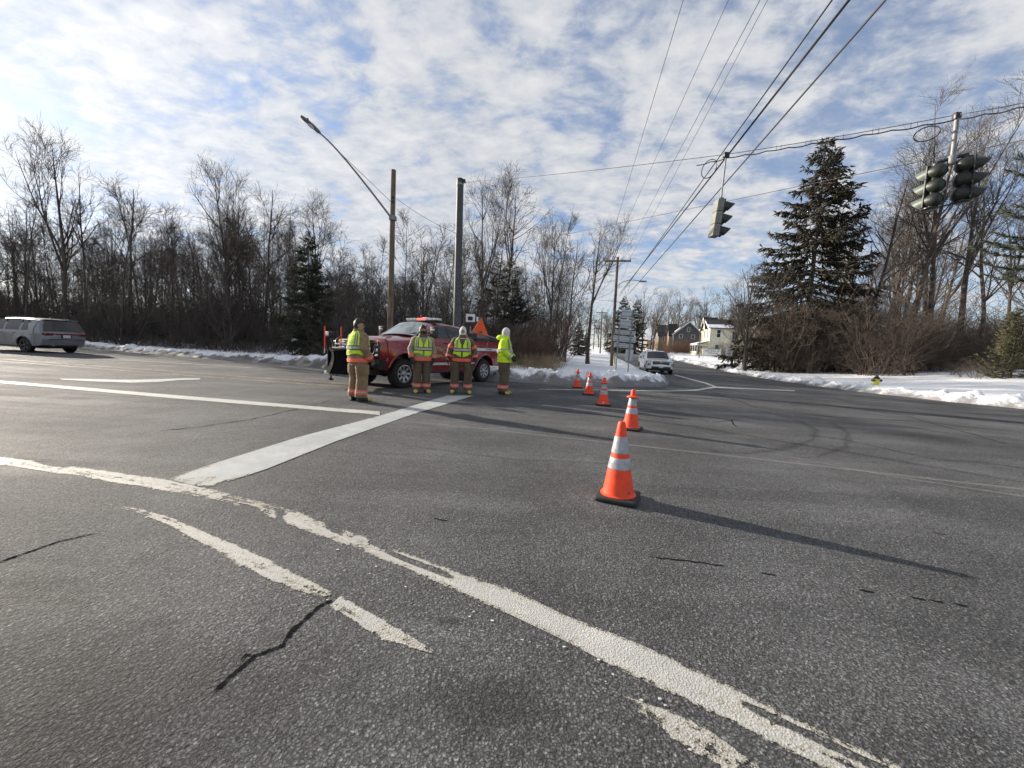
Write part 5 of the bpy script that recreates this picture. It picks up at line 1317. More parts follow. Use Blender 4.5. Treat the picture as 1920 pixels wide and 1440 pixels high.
# ------------------------------------------------------------------ vehicles (local axes: +x forward, +y left, z up, x = 0 at the front axle)
def arc(cx, cz, r, a0, a1, n): return [(cx + r * math.cos(R(a0 + (a1 - a0) * i / n)), cz + r * math.sin(R(a0 + (a1 - a0) * i / n))) for i in range(n + 1)]
def sculpt(poly, y0, y1, fn, dx=.16, dz=.12, ycuts=(-.97, -.9, -.7, -.4, 0, .4, .7, .9, .97)):
    """outline in (x,z) extruded from y0 to y1 (unit width), cut into a grid and moved by fn(x,yn,z)"""
    bm = bmesh.new(); vs = [bm.verts.new((x, y0, z)) for x, z in poly]; f = bm.faces.new(vs)
    bmesh.ops.triangulate(bm, faces=[f])
    if y1 is not None:
        ex = bmesh.ops.extrude_face_region(bm, geom=list(bm.faces))
        for v in [e for e in ex['geom'] if isinstance(e, bmesh.types.BMVert)]: v.co.y = y1
    xs = [p[0] for p in poly]; zs = [p[1] for p in poly]
    def cut(co, no): bmesh.ops.bisect_plane(bm, geom=list(bm.verts) + list(bm.edges) + list(bm.faces), dist=1e-5, plane_co=co, plane_no=no)
    for x in np.arange(min(xs) + dx * .5, max(xs), dx): cut((x, 0, 0), (1, 0, 0))
    for z in np.arange(min(zs) + dz * .5, max(zs), dz): cut((0, 0, z), (0, 0, 1))
    if y1 is not None:
        for y in ycuts:
            if y0 < y < y1: cut((0, y, 0), (0, 1, 0))
    bmesh.ops.remove_doubles(bm, verts=bm.verts, dist=1e-5)
    for v in bm.verts: v.co = Vector(fn(v.co.x, v.co.y, v.co.z))
    bmesh.ops.recalc_face_normals(bm, faces=bm.faces)
    return bm
def bmobj(name, bm, mat, parent, smooth=32):
    me = bpy.data.meshes.new(name); bm.to_mesh(me); bm.free()
    if smooth: me.polygons.foreach_set('use_smooth', [True] * len(me.polygons)); me.set_sharp_from_angle(angle=R(smooth))
    me.materials.append(mat)
    return obj(name, me, parent)
def sidepanel(name, poly, fn, side, off, mat, parent, th=.012, dx=.2, dz=.15):
    """panel lying on the body side: outline (x,z), raised by off"""
    bm = sculpt(poly, side, None, lambda x, y, z: (x, fn(x, side, z)[1] + side * off, z), dx, dz)
    ext = bmesh.ops.extrude_face_region(bm, geom=list(bm.faces))
    for v in [e for e in ext['geom'] if isinstance(e, bmesh.types.BMVert)]: v.co.y -= side * (th + off)
    bmesh.ops.recalc_face_normals(bm, faces=bm.faces)
    return bmobj(name, bm, mat, parent, 32)
def slopepanel(name, pts, mat, parent, th=.02, n=8, bow=.0):
    """panel across the car: four corners (bottom left, bottom right, top right, top left), bowed outward"""
    a, b, c, d = [Vector(p) for p in pts]; nn = (b - a).cross(d - a).normalized(); mb = MB(); vs = []
    for lay in (0, th):
        for i in range(n + 1):
            for j in range(n + 1):
                u, v = i / n, j / n; p = a.lerp(b, u).lerp(d.lerp(c, u), v)
                vs.append(p + nn * (bow * (1 - (2 * u - 1) ** 2) - lay))
    k = (n + 1) ** 2; fs = []
    for i in range(n):
        for j in range(n):
            q = i * (n + 1) + j; fs += [(q, q + n + 1, q + n + 2, q + 1), (k + q, k + q + 1, k + q + n + 2, k + q + n + 1)]
    for i in range(n):
        for (p, q) in ((i, i + 1), (n * (n + 1) + i, n * (n + 1) + i + 1), (i * (n + 1), (i + 1) * (n + 1)), (i * (n + 1) + n, (i + 1) * (n + 1) + n)): fs.append((p, q, q + k, p + k))
    mb.add(vs, fs); return mb.build(name, mat, parent, 40)
def wheel(parent, x, y, r, w, rim_r, side, rimmat, spokes=8, steer=0.0):
    Mx = Matrix.Translation((x, y, r)) @ Matrix.Rotation(steer, 4, 'Z') @ Matrix.Rotation(R(-90 * side), 4, 'X')
    mb = MB(); h = w / 2
    mb.lathe([(rim_r, -h * .8), (rim_r + .03, -h), (r * .93, -h * .96), (r * .985, -h * .75), (r, -h * .4), (r, h * .4), (r * .985, h * .75), (r * .93, h * .96), (rim_r + .03, h), (rim_r, h * .8)], 36, Mx, False)
    for k in range(44):      # tread blocks
        a = 2 * math.pi * k / 44
        for zz in (-.55, .0, .55):
            mb.box(Vector(), (.03, .035, h * .42), M=Mx @ Matrix.Rotation(a + .03 * zz, 4, 'Z') @ Matrix.Translation((r - .004, 0, zz * h)))
    t = mb.build('wheel', M['rubber'], parent, 35)
    m2 = MB(); m2.lathe([(rim_r + .012, h * .86), (rim_r + .004, h * .99), (rim_r - .02, h * 1.0), (rim_r - .035, h * .80), (rim_r - .04, h * .2)], 36, Mx, False)
    for k in range(spokes):
        Ms = Mx @ Matrix.Rotation(2 * math.pi * k / spokes, 4, 'Z')
        m2.add([Ms @ Vector(p) for p in ((.05, -.035, h * .72), (.05, .035, h * .72), (rim_r - .02, .040 * 6 / spokes + .008, h * .86), (rim_r - .02, -.040 * 6 / spokes - .008, h * .86), (.05, -.035, h * .5), (.05, .035, h * .5), (rim_r - .02, .040 * 6 / spokes + .008, h * .6), (rim_r - .02, -.040 * 6 / spokes - .008, h * .6))],
               [(0, 1, 2, 3), (7, 6, 5, 4), (0, 4, 5, 1), (1, 5, 6, 2), (2, 6, 7, 3), (3, 7, 4, 0)])
    m2.lathe([(.085, h * .5), (.085, h * .80), (.06, h * .95), (.0, h * .98)], 18, Mx); m2.build('rim', rimmat, t, 35)
    m3 = MB(); m3.lathe([(rim_r - .03, h * .25), (0, h * .25)], 24, Mx); m3.build('brake_disc', M['dark_metal'], t)
    return t
def sm(a, b, x): t = min(1, max(0, (x - a) / (b - a))); return t * t * (3 - 2 * t)

# ------------------------------------------------------------------ the red fire pickup
TF = gp(757, 728); TRr = gp(908, 716)
hd = Vector((TF.x - TRr.x, TF.y - TRr.y, 0)).normalized(); tyaw = math.atan2(hd.y, hd.x)
lf = Vector((-hd.y, hd.x, 0))
truck = thing('fire_pickup', 'red fire department pickup with a black plough mount and roof light bar', 'pickup truck', TF - lf * .96 + Vector((0, 0, .0)), tyaw)
WB, TR_ = 4.04, .43
def tw(x, yn, z):
    w = .985 - .05 * sm(1.0, 1.55, z) - .035 * sm(.95, .5, z) - .11 * sm(.45, 1.0, x) ** 1.5 + .012 * math.exp(-((z - 1.22) / .05) ** 2)
    flare = max(math.exp(-(x / .62) ** 4), math.exp(-((x + WB) / .62) ** 4)); w += .035 * flare * sm(1.25, 1.0, z)
    ya = abs(yn); zz = z
    if z > 1.38: zz -= (.03 * ya ** 2 + .05 * sm(.86, 1, ya)) * (1 if x > -.6 else .15)
    if z > 1.38 and x > -.5: zz += .035 * sm(.62, .45, ya) * sm(.95, .7, x)
    xx = x - (.16 * ya ** 2.4 if x > .75 else 0)
    return (xx, yn * w, zz)
body = [(.60, .52), (.93, .56), (1.0, .78), (1.02, 1.24), (.95, 1.40), (.60, 1.47), (-.55, 1.545), (-3.22, 1.53), (-3.225, 1.53), (-3.23, 1.56), (-5.22, 1.585), (-5.24, .80), (-5.16, .66), (-4.66, .62)] + \
       arc(-WB, .47, .57, 15, 165, 14)[0:] + [(-3.42, .50), (-.62, .50)] + arc(0, .47, .57, 165, 15, 14)[0:0]
body = [(1.0, .78), (1.02, 1.24), (.95, 1.40), (.60, 1.47), (-.55, 1.545), (-3.22, 1.53), (-3.24, 1.565), (-5.22, 1.585), (-5.24, .80), (-5.14, .66)] + arc(-WB, .47, .57, 160, 20, 14)[0:] + [(-3.45, .50), (-.62, .50)] + arc(0, .47, .57, 160, 20, 14) + [(.62, .54), (.93, .56)]
bmobj('body', sculpt(body, -1, 1, tw), M['red_paint'], truck)
def gw(x, yn, z):
    w = .935 - .215 * sm(1.45, 2.1, z) ** 1.0 * 1.0
    ya = abs(yn); zz = z - (.035 * ya ** 2 + .06 * sm(.80, 1, ya)) * sm(1.8, 2.0, z)
    return (x, yn * w, zz)
cab = [(-.50, 1.50), (-1.30, 2.02), (-1.50, 2.075), (-2.2, 2.10), (-2.95, 2.06), (-3.05, 1.98), (-3.20, 1.50)]
bmobj('cab_roof', sculpt(cab, -1, 1, gw, .14, .10), M['red_paint'], truck)
gf = lambda x, s, z: gw(x, s, z)
for s in (1, -1):
    sidepanel('side_window', [(-1.02, 1.575), (-1.50, 1.955), (-1.98, 1.975), (-1.98, 1.565)], gf, s, .004, M['glass'], truck)
    sidepanel('side_window', [(-2.08, 1.565), (-2.08, 1.975), (-2.72, 1.955), (-2.93, 1.60), (-2.90, 1.565)], gf, s, .004, M['glass'], truck)
    sidepanel('window_post', [(-1.985, 1.57), (-1.985, 1.98), (-2.075, 1.98), (-2.075, 1.57)], gf, s, .007, M['black'], truck)
    for (x0, x1) in ((-.90, -1.99), (-2.04, -3.02)):
        dr = sidepanel('door', [(x0, .60), (x0, 1.50), (x1, 1.50), (x1, .60 if x1 > -2.5 else .98), (x1 + .06 * 0, .60 if x1 > -2.5 else .98)] if False else ([(x0, .60), (x0, 1.515), (x1, 1.515), (x1, .60)] if x1 > -2.5 else [(x0, .60), (x0, 1.515), (x1, 1.515), (x1, .95), (x1 + .3, .60)]), lambda x, q, z: tw(x, q, z), s, .010, M['red_paint'], truck)
        hb2 = MB(); hb2.bbox((x1 + .16, s * (tw(x1, 1, 1.4)[1] + .03), 1.40), (.20, .03, .045), .012); hb2.build('handle', M['black'], dr, 40)
    sidepanel('door_stripe', [(-.62, .68), (-.62, .76), (-3.40, .76), (-3.40, .68)], lambda x, q, z: tw(x, q, z), s, .017, M['stripe_white'], truck)
    sidepanel('bed_stripe', [(-3.30, 1.20), (-3.30, 1.30), (-5.18, 1.31), (-5.18, 1.21)], lambda x, q, z: tw(x, q, z), s, .012, M['stripe_white'], truck)
    sidepanel('cab_gap', [(-3.19, .62), (-3.19, 1.54), (-3.235, 1.56), (-3.235, .62)], lambda x, q, z: tw(x, q, z), s, .003, M['black'], truck)
    for (xa, xb, za, zb) in ((-3.32, -3.42, .72, 1.17), (-3.50, -4.60, 1.33, 1.52), (-4.68, -5.14, .80, 1.17)):
        sidepanel('bed_panel', [(xa, za), (xa, zb), (xb, zb), (xb, za)], lambda x, q, z: tw(x, q, z), s, .008, M['red_paint'], truck)
    mb = MB()    # black arch flares
    for cx in (0, -WB):
        ri = []
        for i in range(15):
            a = R(165 - 150 * i / 14); y = tw(cx + .58 * math.cos(a), 1, .47 + .58 * math.sin(a))[1] * s
            ri.append([Vector((cx + q * math.cos(a), y + s * o, .47 + q * math.sin(a))) for q, o in ((.565, -.10), (.565, .02), (.60, .028), (.625, .004))])
        mb.loft(ri, close=False)
    mb.build('arch_flare', M['red_paint'] if s else None, truck, 40)
    # towing mirror
    ms = MB(); ms.tube([(-1.0, s * .93, 1.60), (-.98, s * 1.12, 1.60)], .035, 8); ms.tube([(-1.0, s * .93, 1.70), (-.98, s * 1.12, 1.72)], .025, 8); ms.build('mirror_arm', M['black'], truck, 50)
    ms = MB(); ms.bbox((-.97, s * 1.20, 1.72), (.12, .25, .37), .045); mi = ms.build('mirror', M['black'], truck, 40)
    ms = MB(); ms.bbox((-.905, s * 1.20, 1.80), (.02, .17, .05), .006); ms.build('mirror_lamp', M['stripe_white'], mi, 40)
    ms = MB(); ms.bbox((-1.75, s * .99, .46), (2.5, .14, .07), .02); ms.build('running_board', M['black'], truck, 40)
slopepanel('windscreen', [(-.575, -.80, 1.575), (-.575, .80, 1.575), (-1.265, .665, 2.01), (-1.265, -.665, 2.01)][::-1], M['glass_sky_pale'], truck, .02, 8, -.06)
slopepanel('rear_window', [(-3.19, -.72, 1.60), (-3.19, .72, 1.60), (-3.09, .62, 1.95), (-3.09, -.62, 1.95)], M['glass'], truck, .02, 6, -.012)
for y in (-.38, .30):
    mb = MB(); mb.tube([(-.52, y, 1.60), (-.60, y + .16, 1.64), (-.66, y + .46, 1.69)], .016, 6); mb.build('wiper', M['black'], truck, 50)
# grille, lamps, bumper
mb = MB(); mb.bbox((.935, 0, 1.13), (.14, 1.36, .52), .04); gr = mb.build('grille', M['black'], truck, 40)
for z, h in ((1.28, .05), (1.13, .10), (.98, .05)):
    mb = MB(); mb.bbox((1.0, 0, z), (.06, 1.34, h), .018); mb.build('grille_bar', M['chrome'], gr, 40)
mb = MB(); mb.bbox((1.03, 0, 1.13), (.03, .30, .075), .012); mb.build('grille_emblem', M['gold'], gr, 40)
for s in (1, -1):
    Mz = Matrix.Rotation(R(-28 * s), 4, 'Z')
    mb = MB(); mb.bbox((.86, s * .79, 1.12), (.14, .27, .42), .04, Mz); hl = mb.build('headlight', M['black'], truck, 40)
    for z, h, mt in ((1.26, .09, 'lamp_glass'), (1.11, .10, 'lamp_glass'), (.97, .07, 'chrome')):
        mb = MB(); mb.bbox((.905, s * .795, z), (.08, .23, h), .02, Mz); mb.build('lamp_lens', M[mt], hl, 40)
    mb = MB(); mb.bbox((.86, s * .86, 1.36), (.08, .12, .05), .015, Mz); mb.build('marker_lamp', M['amber'] if s > 0 else M['amber_lit'], truck, 40)
mb = MB(); rg = []
for i in range(13):
    y = -1.0 + 2.0 * i / 12; xo = 1.10 - .17 * abs(y) ** 2.4
    rg.append([Vector((xo, y, .60)), Vector((xo + .03, y, .64)), Vector((xo + .03, y, .82)), Vector((xo, y, .86)), Vector((xo - .22, y, .86)), Vector((xo - .22, y, .60))])
mb.loft(rg); bp = mb.build('front_bumper', M['dark_metal'], truck, 40)
mb = MB(); mb.bbox((1.10, 0, .74), (.04, .40, .13), .01); mb.build('licence_plate', M['black'], bp, 40)
mb = MB(); mb.bbox((.93, 0, .52), (.3, 1.5, .10), .03); mb.build('skid_plate', M['black'], truck, 40)
mb = MB()
for y in (-.62, .62): mb.tube([(1.12, y, .62), (1.18, y, .92), (1.14, y, 1.34), (1.03, y, 1.42)], .035, 8)
for z in (.95, 1.22): mb.tube([(1.19, -.62, z), (1.19, .62, z)], .028, 8)
for s in (-1, 1): mb.tube([(1.17, s * .62, 1.0), (1.08, s * .95, 1.0), (1.02, s * .97, 1.30), (1.15, s * .62, 1.30)], .028, 8)
mb.build('brush_guard', M['black'], truck, 50)
mb = MB(); mb.box((-1.75, 0, .50), (5.2, 1.30, .22)); mb.box((-.0, 0, .72), (1.1, 1.62, .55)); mb.box((-WB, 0, .72), (1.1, 1.62, .55)); mb.build('chassis', M['black'], truck)
mb = MB()
for x in (0, -WB):
    mb.tube([(x, -.75, .43), (x, .75, .43)], .07, 10); mb.lathe([(0, -.15), (.12, -.10), (.15, 0), (.12, .10), (0, .15)], 12, Matrix.Translation((x, .1, .43)) @ Matrix.Rotation(R(90), 4, 'Y'))
mb.build('axles', M['black'], truck, 50)
for s in (1, -1):
    wheel(truck, 0, s * .84, TR_, .30, .265, s, M['rim'], 8)
    wheel(truck, -WB, s * .84, TR_, .30, .265, s, M['rim'], 8)
mb = MB(); mb.bbox((-5.30, 0, .70), (.18, 1.9, .20), .03); mb.build('rear_bumper', M['dark_metal'], truck, 40)
for s in (1, -1):
    mb = MB(); mb.bbox((-5.22, s * .88, 1.20), (.06, .16, .42), .02); mb.build('tail_lamp', M['tail_red'], truck, 40)
    mb = MB(); mb.bbox((-4.24, s * .90, 1.645), (1.98, .09, .07), .02); mb.build('bed_rail', M['black'], truck, 40)
# light bar
lb = MB(); lb.bbox((-1.72, 0, 2.135), (.30, 1.30, .05), .015); lbo = lb.build('light_bar', M['black'], truck, 40)
for i in range(8):
    y = -.63 + .18 * i
    mb = MB(); mb.bbox((-1.72, y, 2.195), (.27, .172, .075), .02); mb.build('light_module', M['flash_red' if i in (3, 4) else 'bar_white'], lbo, 40)
mb = MB(); mb.bbox((-1.9, -.05, 2.20), (.20, .24, .16), .04); mb.build('roof_beacon', M['bar_white'], truck, 40)
mb = MB(); mb.tube([(-2.1, .1, 2.1), (-2.1, .1, 2.42)], .006, 5); mb.build('aerial', M['black'], truck)
# pump unit and gear mounted in the bed
mb = MB(); mb.bbox((-3.55, 0, 1.66), (.50, 1.55, .36), .03); mb.build('headache_rack', M['black'], truck, 40)
mb = MB(); mb.bbox((-4.35, .25, 1.68), (.95, .80, .20), .03); mb.build('equipment_tray', M['galv'], truck, 40)
mb = MB(); mb.lathe([(.28, -.22), (.28, -.19), (.12, -.19), (.12, .19), (.28, .19), (.28, .22), (.0, .22)], 18, Matrix.Translation((-4.1, -.35, 1.80)) @ Matrix.Rotation(R(90), 4, 'X')); mb.build('hose_reel', M['dark_metal'], truck, 40)
mb = MB(); mb.lathe([(.12, -.18), (.24, -.17), (.25, 0), (.24, .17), (.12, .18)], 18, Matrix.Translation((-4.1, -.35, 1.80)) @ Matrix.Rotation(R(90), 4, 'X')); mb.build('hose', M['red_paint'], truck, 40)
mb = MB(); mb.tube([(-3.4, .75, 1.85), (-3.5, .78, 1.90), (-5.1, .70, 1.74)], .03, 8); mb.build('suction_hose', M['galv'], truck, 50)
mb = MB(); mb.bbox((-4.7, -.2, 1.70), (.6, .5, .22), .03); mb.build('tool_box', M['dark_metal'], truck, 40)
# lettering on the driver side
def on_side(s, size, x, z, mat, tilt=0.0, squeeze=1.0, off=.024, fn=tw, name='lettering', parent=truck):
    me = text_mesh(s, size, name, M[mat], .003, 'CENTER', squeeze); y = fn(x, 1, z)[1] + off
    return obj(name, me, parent, None, (x, y, z), (R(90), tilt, R(180)))
word = 'WILLIAMS CENTER'
n = len(word); Rr_ = .86; xc = -1.20; zc = 1.24 - Rr_
for i, ch in enumerate(word):
    if ch == ' ': continue
    a = R(39) - R(78) * i / (n - 1)            # along the arc, reading forward edge to rear
    x = xc + Rr_ * math.sin(a) * 1.0; z = zc + Rr_ * math.cos(a)
    on_side(ch, .135, x, z, 'gold', -a, .80, .026)
on_side('FIRE', .13, -.98, .97, 'gold', 0, .9, .026); on_side('DEPT', .13, -1.44, .97, 'gold', 0, .9, .026)
on_side('W.C.', .14, -.42, 1.28, 'gold', 0, .9, .012)
on_side('CITY SQUAD', .075, -4.30, 1.255, 'ink', 0, .9, .016)
me = text_mesh('10', .34, 'unit_number', M['stripe_white'], .003); obj('unit_number', me, truck, None, (-3.40, tw(-3.4, 1, 1.0)[1] + .014, 1.0), (R(90), 0, R(180)))
me = text_mesh('10', .285, 'unit_number', M['ink'], .003); obj('unit_number', me, truck, None, (-3.40, tw(-3.4, 1, 1.0)[1] + .019, 1.0), (R(90), 0, R(180)))
mb = MB(); mb.bbox((-4.95, .985, 1.02), (.16, .03, .14), .01); mb.build('fuel_door', M['black'], truck, 40)
on_side('7', .2, -4.2, 1.42, 'gold', 0, .8, .014, name='badge')

# snow plough carried on the front of the truck
plow = MB()
def wing(s):
    mb = MB(); rg = []
    for i in range(9):
        u = i / 8; y = s * (.03 + (.80 if s > 0 else .58) * u); x = 1.60 + .16 * (1 - u) - .10 * u
        rg.append([Vector((x - .22 * math.sin(a) ** 1.0 + .10 * (1 - math.cos(a)) , y, .42 + (.62 + .10 * u) * (a / R(95)))) for a in [R(95) * k / 8 for k in range(9)]] +
                  [Vector((x - .22 * math.sin(a) + .10 * (1 - math.cos(a)) - .05, y, .42 + (.62 + .10 * u) * (a / R(95)))) for a in [R(95) * k / 8 for k in range(8, -1, -1)]])
    mb.loft(rg); w = mb.build('plough_wing', M['plough'], truck, 40)
    m2 = MB(); m2.bbox((1.50, s * (.43 if s > 0 else .32), .40), (.10, .80 if s > 0 else .56, .12), .02); m2.build('cutting_edge', M['galv'], w, 40)
    for k in (.25, .6, .95):
        m3 = MB(); m3.box((1.42, s * (.82 if s > 0 else .58) * k, .76), (.10, .03, .55)); m3.build('rib', M['dark_metal'], w)
    m4 = MB(); yr = .82 if s > 0 else .62; m4.tube([(1.52, s * yr, .95), (1.51, s * yr, 1.10)], .018, 6); m4.build('rod_socket', M['stripe_white'], w)
    m4 = MB(); m4.tube([(1.51, s * yr, 1.05), (1.50, s * (yr + .02), 1.72)], .020, 6); m4.build('marker_rod', M['cone'], w)
    return w
wing(1); wing(-1)
mb = MB(); 
for y in (-.45, .45): mb.tube([(1.05, y, .48), (1.60, y * .3, .52)], .05, 8)
mb.bbox((1.42, 0, .60), (.30, .5, .20), .03); mb.tube([(1.40, 0, .65), (1.34, 0, 1.15)], .06, 8); mb.bbox((1.34, 0, 1.10), (.14, .9, .10), .03); mb.build('plough_frame', M['dark_metal'], truck, 50)
for s in (-1, 1):
    mb = MB(); mb.tube([(1.34, s * .42, 1.1), (1.32, s * .66, 1.48)], .03, 8); mb.bbox((1.33, s * .68, 1.50), (.16, .24, .16), .03); pl_ = mb.build('plough_lamp', M['black'], truck, 40)
    mb = MB(); mb.bbox((1.42, s * .68, 1.50), (.02, .19, .11), .01); mb.build('lamp_lens', M['lamp_glass'], pl_, 40)
mb = MB(); mb.tube([(1.3, -.20, .78), (1.3, -.20, 1.05)], .018, 6); mb.tube([(1.3, -.20, 1.0), (1.28, -.20, 1.72)], .017, 6); mb.build('marker_rod', M['cone'], truck, 50)
mb = MB(); mb.tube([(1.50, -.34, .46), (1.50, -.34, .24)], .022, 6); mb.lathe([(.03, 0), (.07, .03), (.07, .05), (.02, .07)], 10, Matrix.Translation((1.50, -.34, .20))); mb.build('shoe', M['dark_metal'], truck, 40)

# orange folded warning sign standing in the bed
Wm = truck.matrix_basis if False else Matrix.Translation(truck.location) @ Matrix.Rotation(tyaw, 4, 'Z')
wp = Wm @ Vector((-4.55, .35, 1.79))
ws = thing('warning_sign', 'orange fabric warning sign folded up in the truck bed', 'road sign', tuple(wp), tyaw)
mb = MB(); mb.prism([(-.50, 0.0), (.44, .0), (.02, .74)], .012, Matrix(((-.94, 0, .3, .0), (.3, 0, .94, 0), (0, 1, 0, .0), (0, 0, 0, 1)))); mb.build('sign_panel', M['sign_orange'], ws)
mb = MB(); mb.tube([(.42, -.15, 0), (-.02, -.0, .74)], .015, 6); mb.tube([(-.42, .14, 0), (-.02, 0, .74)], .015, 6); mb.build('sign_frame', M['dark_metal'], ws)
mb = MB(); mb.bbox((.05, .05, .13), (.10, .03, .10), .03, Matrix.Rotation(R(-17), 4, 'Z')); mb.build('sign_symbol', M['ink'], ws, 40)

# ------------------------------------------------------------------ the two other cars
def suv(name, label, loc, yaw, L_f, wb, L_r, H, Wd, paintm, rimm, arch_r=.43, tr=.375, seed=0, white=False):
    t = thing(name, label, 'car', loc, yaw)
    hw_ = Wd / 2; hood = H * .60; belt = H * .615
    body = [(L_f, .42), (L_f + .03, .62), (L_f - .02, .86), (L_f - .16, hood - .06), (-.42, hood + .08), (-1.22, H - .12), (-1.55, H - .025), (-2.3, H), (-3.3, H - .02), (-wb - L_r + .42, H - .09), (-wb - L_r + .28, H - .14), (-wb - L_r + .04, belt + .02), (-wb - L_r - .02, .92), (-wb - L_r - .03, .70), (-wb - L_r + .06, .42), (-wb - L_r + .30, .36), (-wb - .47, .36)]
    body += arc(-wb, tr + .01, arch_r, 180, 0, 14) + [(-wb + .52, .27), (-.52, .27)] + arc(0, tr + .01, arch_r, 180, 0, 14) + [(.55, .34)]
    rear = -wb - L_r
    def fn(x, yn, z):
        ya = abs(yn)
        w = hw_ * (1 - .235 * sm(belt - .02, H, z) ** 1.15 - .05 * sm(.62, .30, z)) + .022 * math.exp(-((z - belt + .10) / .07) ** 2)
        fl = max(math.exp(-(x / .58) ** 4), math.exp(-((x + wb) / .58) ** 4)); w += .028 * fl * sm(.98, .78, z) - .018 * math.exp(-((z - .62) / .14) ** 2) * (1 - fl)
        w *= 1 - .11 * sm(L_f - .75, L_f + .05, x) ** 1.4 - .075 * sm(rear + .6, rear - .05, x)
        zz = z
        if z > hood - .1: zz -= (.045 * ya ** 2 + .05 * sm(.82, 1, ya)) * (1 if (x > -.5 or z > H - .2) else 0)
        xx = x
        if x > L_f - .45: xx -= .26 * ya ** 2.6
        if x < rear + .45: xx += .14 * ya ** 3
        return (xx, yn * w, zz)
    bmobj('body', sculpt(body, -1, 1, fn, .15, .10), paintm, t)
    zb, zt = belt + .035, H - .125
    for s in (1, -1):
        for poly in ([(-.78, zb), (-1.36, zt - .03), (-1.80, zt + .02), (-1.80, zb)], [(-1.90, zb), (-1.90, zt + .02), (-2.78, zt + .015), (-2.80, zb)], [(-2.92, zb), (-2.90, zt + .012), (rear + 1.02, zt - .02), (rear + .82, zb + .09), (rear + .86, zb)]):
            sidepanel('side_window', poly, fn, s, .004, M['glass'], t)
        for (xa, xb) in ((-.62, -1.84), (-1.88, -2.62 if wb > 2.9 else -2.5)):
            d = sidepanel('door', [(xa, .40), (xa, belt - .01), (xb, belt - .01), (xb, .62 if xb < -2.2 else .40), (xb + (.32 if xb < -2.2 else 0.001), .40)], fn, s, .008, paintm, t)
            mb = MB(); mb.bbox((xb + .20, s * (fn(xb, 1, belt - .12)[1] + .02), belt - .12), (.22, .035, .04), .012); mb.build('handle', paintm if not white else M['chrome'], d, 40)
        sidepanel('sill_trim', [(-.55, .29), (-.55, .36), (-wb + .50, .36), (-wb + .50, .29)], fn, s, .012, M['black'], t)
        mb = MB()
        for cx in (0, -wb):
            ri = []
            for i in range(15):
                a = R(178 - 176 * i / 14); y = fn(cx + arch_r * math.cos(a), 1, tr + arch_r * math.sin(a))[1] * s
                ri.append([Vector((cx + q * math.cos(a), y + s * o, tr + .01 + q * math.sin(a))) for q, o in ((arch_r - .012, -.16), (arch_r - .012, .004), (arch_r + .035, .008), (arch_r + .045, -.012))])
            mb.loft(ri, close=False)
        mb.build('arch_trim', M['black'], t, 40)
        mb = MB(); mb.bbox((-.80, s * (hw_ + .085), belt + .05), (.12, .20, .15), .045); mb.build('mirror', paintm, t, 40)
        mb = MB(); mb.tube([(-1.45, s * hw_ * .66, H - .05), (-1.6, s * hw_ * .66, H + .004), (-3.2, s * hw_ * .66, H + .002), (-3.4, s * hw_ * .66, H - .04)], .018, 6); mb.build('roof_rail', M['black'], t, 50)
        wheel(t, 0, s * (hw_ - .13), tr, .24, .255, s, rimm, 5); wheel(t, -wb, s * (hw_ - .13), tr, .24, .255, s, rimm, 5)
    mb = MB(); mb.box((-wb / 2, 0, .34), (wb + 1.2, Wd * .66, .2)); mb.box((0, 0, .55), (.80, Wd * .78, .5)); mb.box((-wb, 0, .55), (.80, Wd * .78, .5)); mb.build('underbody', M['black'], t)
    wt = hw_ * .74
    slopepanel('windscreen', [(-.46, -hw_ * .82, hood + .085), (-.46, hw_ * .82, hood + .085), (-1.19, wt * .96, H - .135), (-1.19, -wt * .96, H - .135)][::-1], M['glass'], t, .02, 8, -.05)
    slopepanel('rear_window', [(rear + .055, -hw_ * .84, belt + .03), (rear + .055, hw_ * .84, belt + .03), (rear + .25, wt * .97, H - .165), (rear + .25, -wt * .97, H - .165)], M['glass'], t, .02, 8, -.035)
    mb = MB(); mb.bbox((rear + .36, 0, H - .085), (.30, wt * 1.86, .035), .012); mb.build('roof_spoiler', paintm, t, 40)
    mb = MB(); mb.lathe([(.05, 0), (.03, .05), (0, .06)], 8, Matrix.Translation((rear + .95, 0, H - .01))); mb.build('aerial_fin', paintm, t, 40)
    # rear: lamps, plate, tailgate, bumper
    for s in (1, -1):
        mb = MB(); mb.bbox((rear + .045, s * hw_ * .62, belt - .135), (.10, hw_ * .46, .12), .03, Matrix.Rotation(R(9 * s), 4, 'Z')); mb.build('tail_lamp', M['tail_red'], t, 40)
        mb = MB(); mb.bbox((rear + .24, s * (hw_ * .895), belt - .125), (.34, .05, .12), .022, Matrix.Rotation(R(10 * s), 4, 'Z')); mb.build('tail_lamp', M['tail_red'], t, 40)
        mb = MB(); mb.tube([(rear + .10, s * hw_ * .55, .40), (rear - .02, s * hw_ * .55, .40)], .045, 10); mb.build('exhaust_tip', M['galv'], t, 40)
    mb = MB(); mb.bbox((rear - .012, 0, belt - .12), (.04, hw_ * .9, .06), .012); mb.build('tail_lamp_bar', M['tail_red'], t, 40)
    mb = MB(); mb.bbox((rear - .02, 0, belt - .235), (.06, .44, .17), .03); pr_ = mb.build('plate_recess', M['black'], t, 40)
    mb = MB(); mb.bbox((rear - .055, 0, belt - .235), (.014, .31, .15), .006); mb.build('licence_plate', M['stripe_white'], pr_, 40)
    mb = MB(); mb.bbox((rear - .03, 0, .72), (.03, hw_ * 1.45, .03), .01); mb.build('tailgate_gap', M['black'], t, 40)
    mb = MB(); mb.bbox((rear + .05, 0, .385), (.10, hw_ * 1.3, .07), .02); mb.build('rear_valance', M['black'], t, 40)
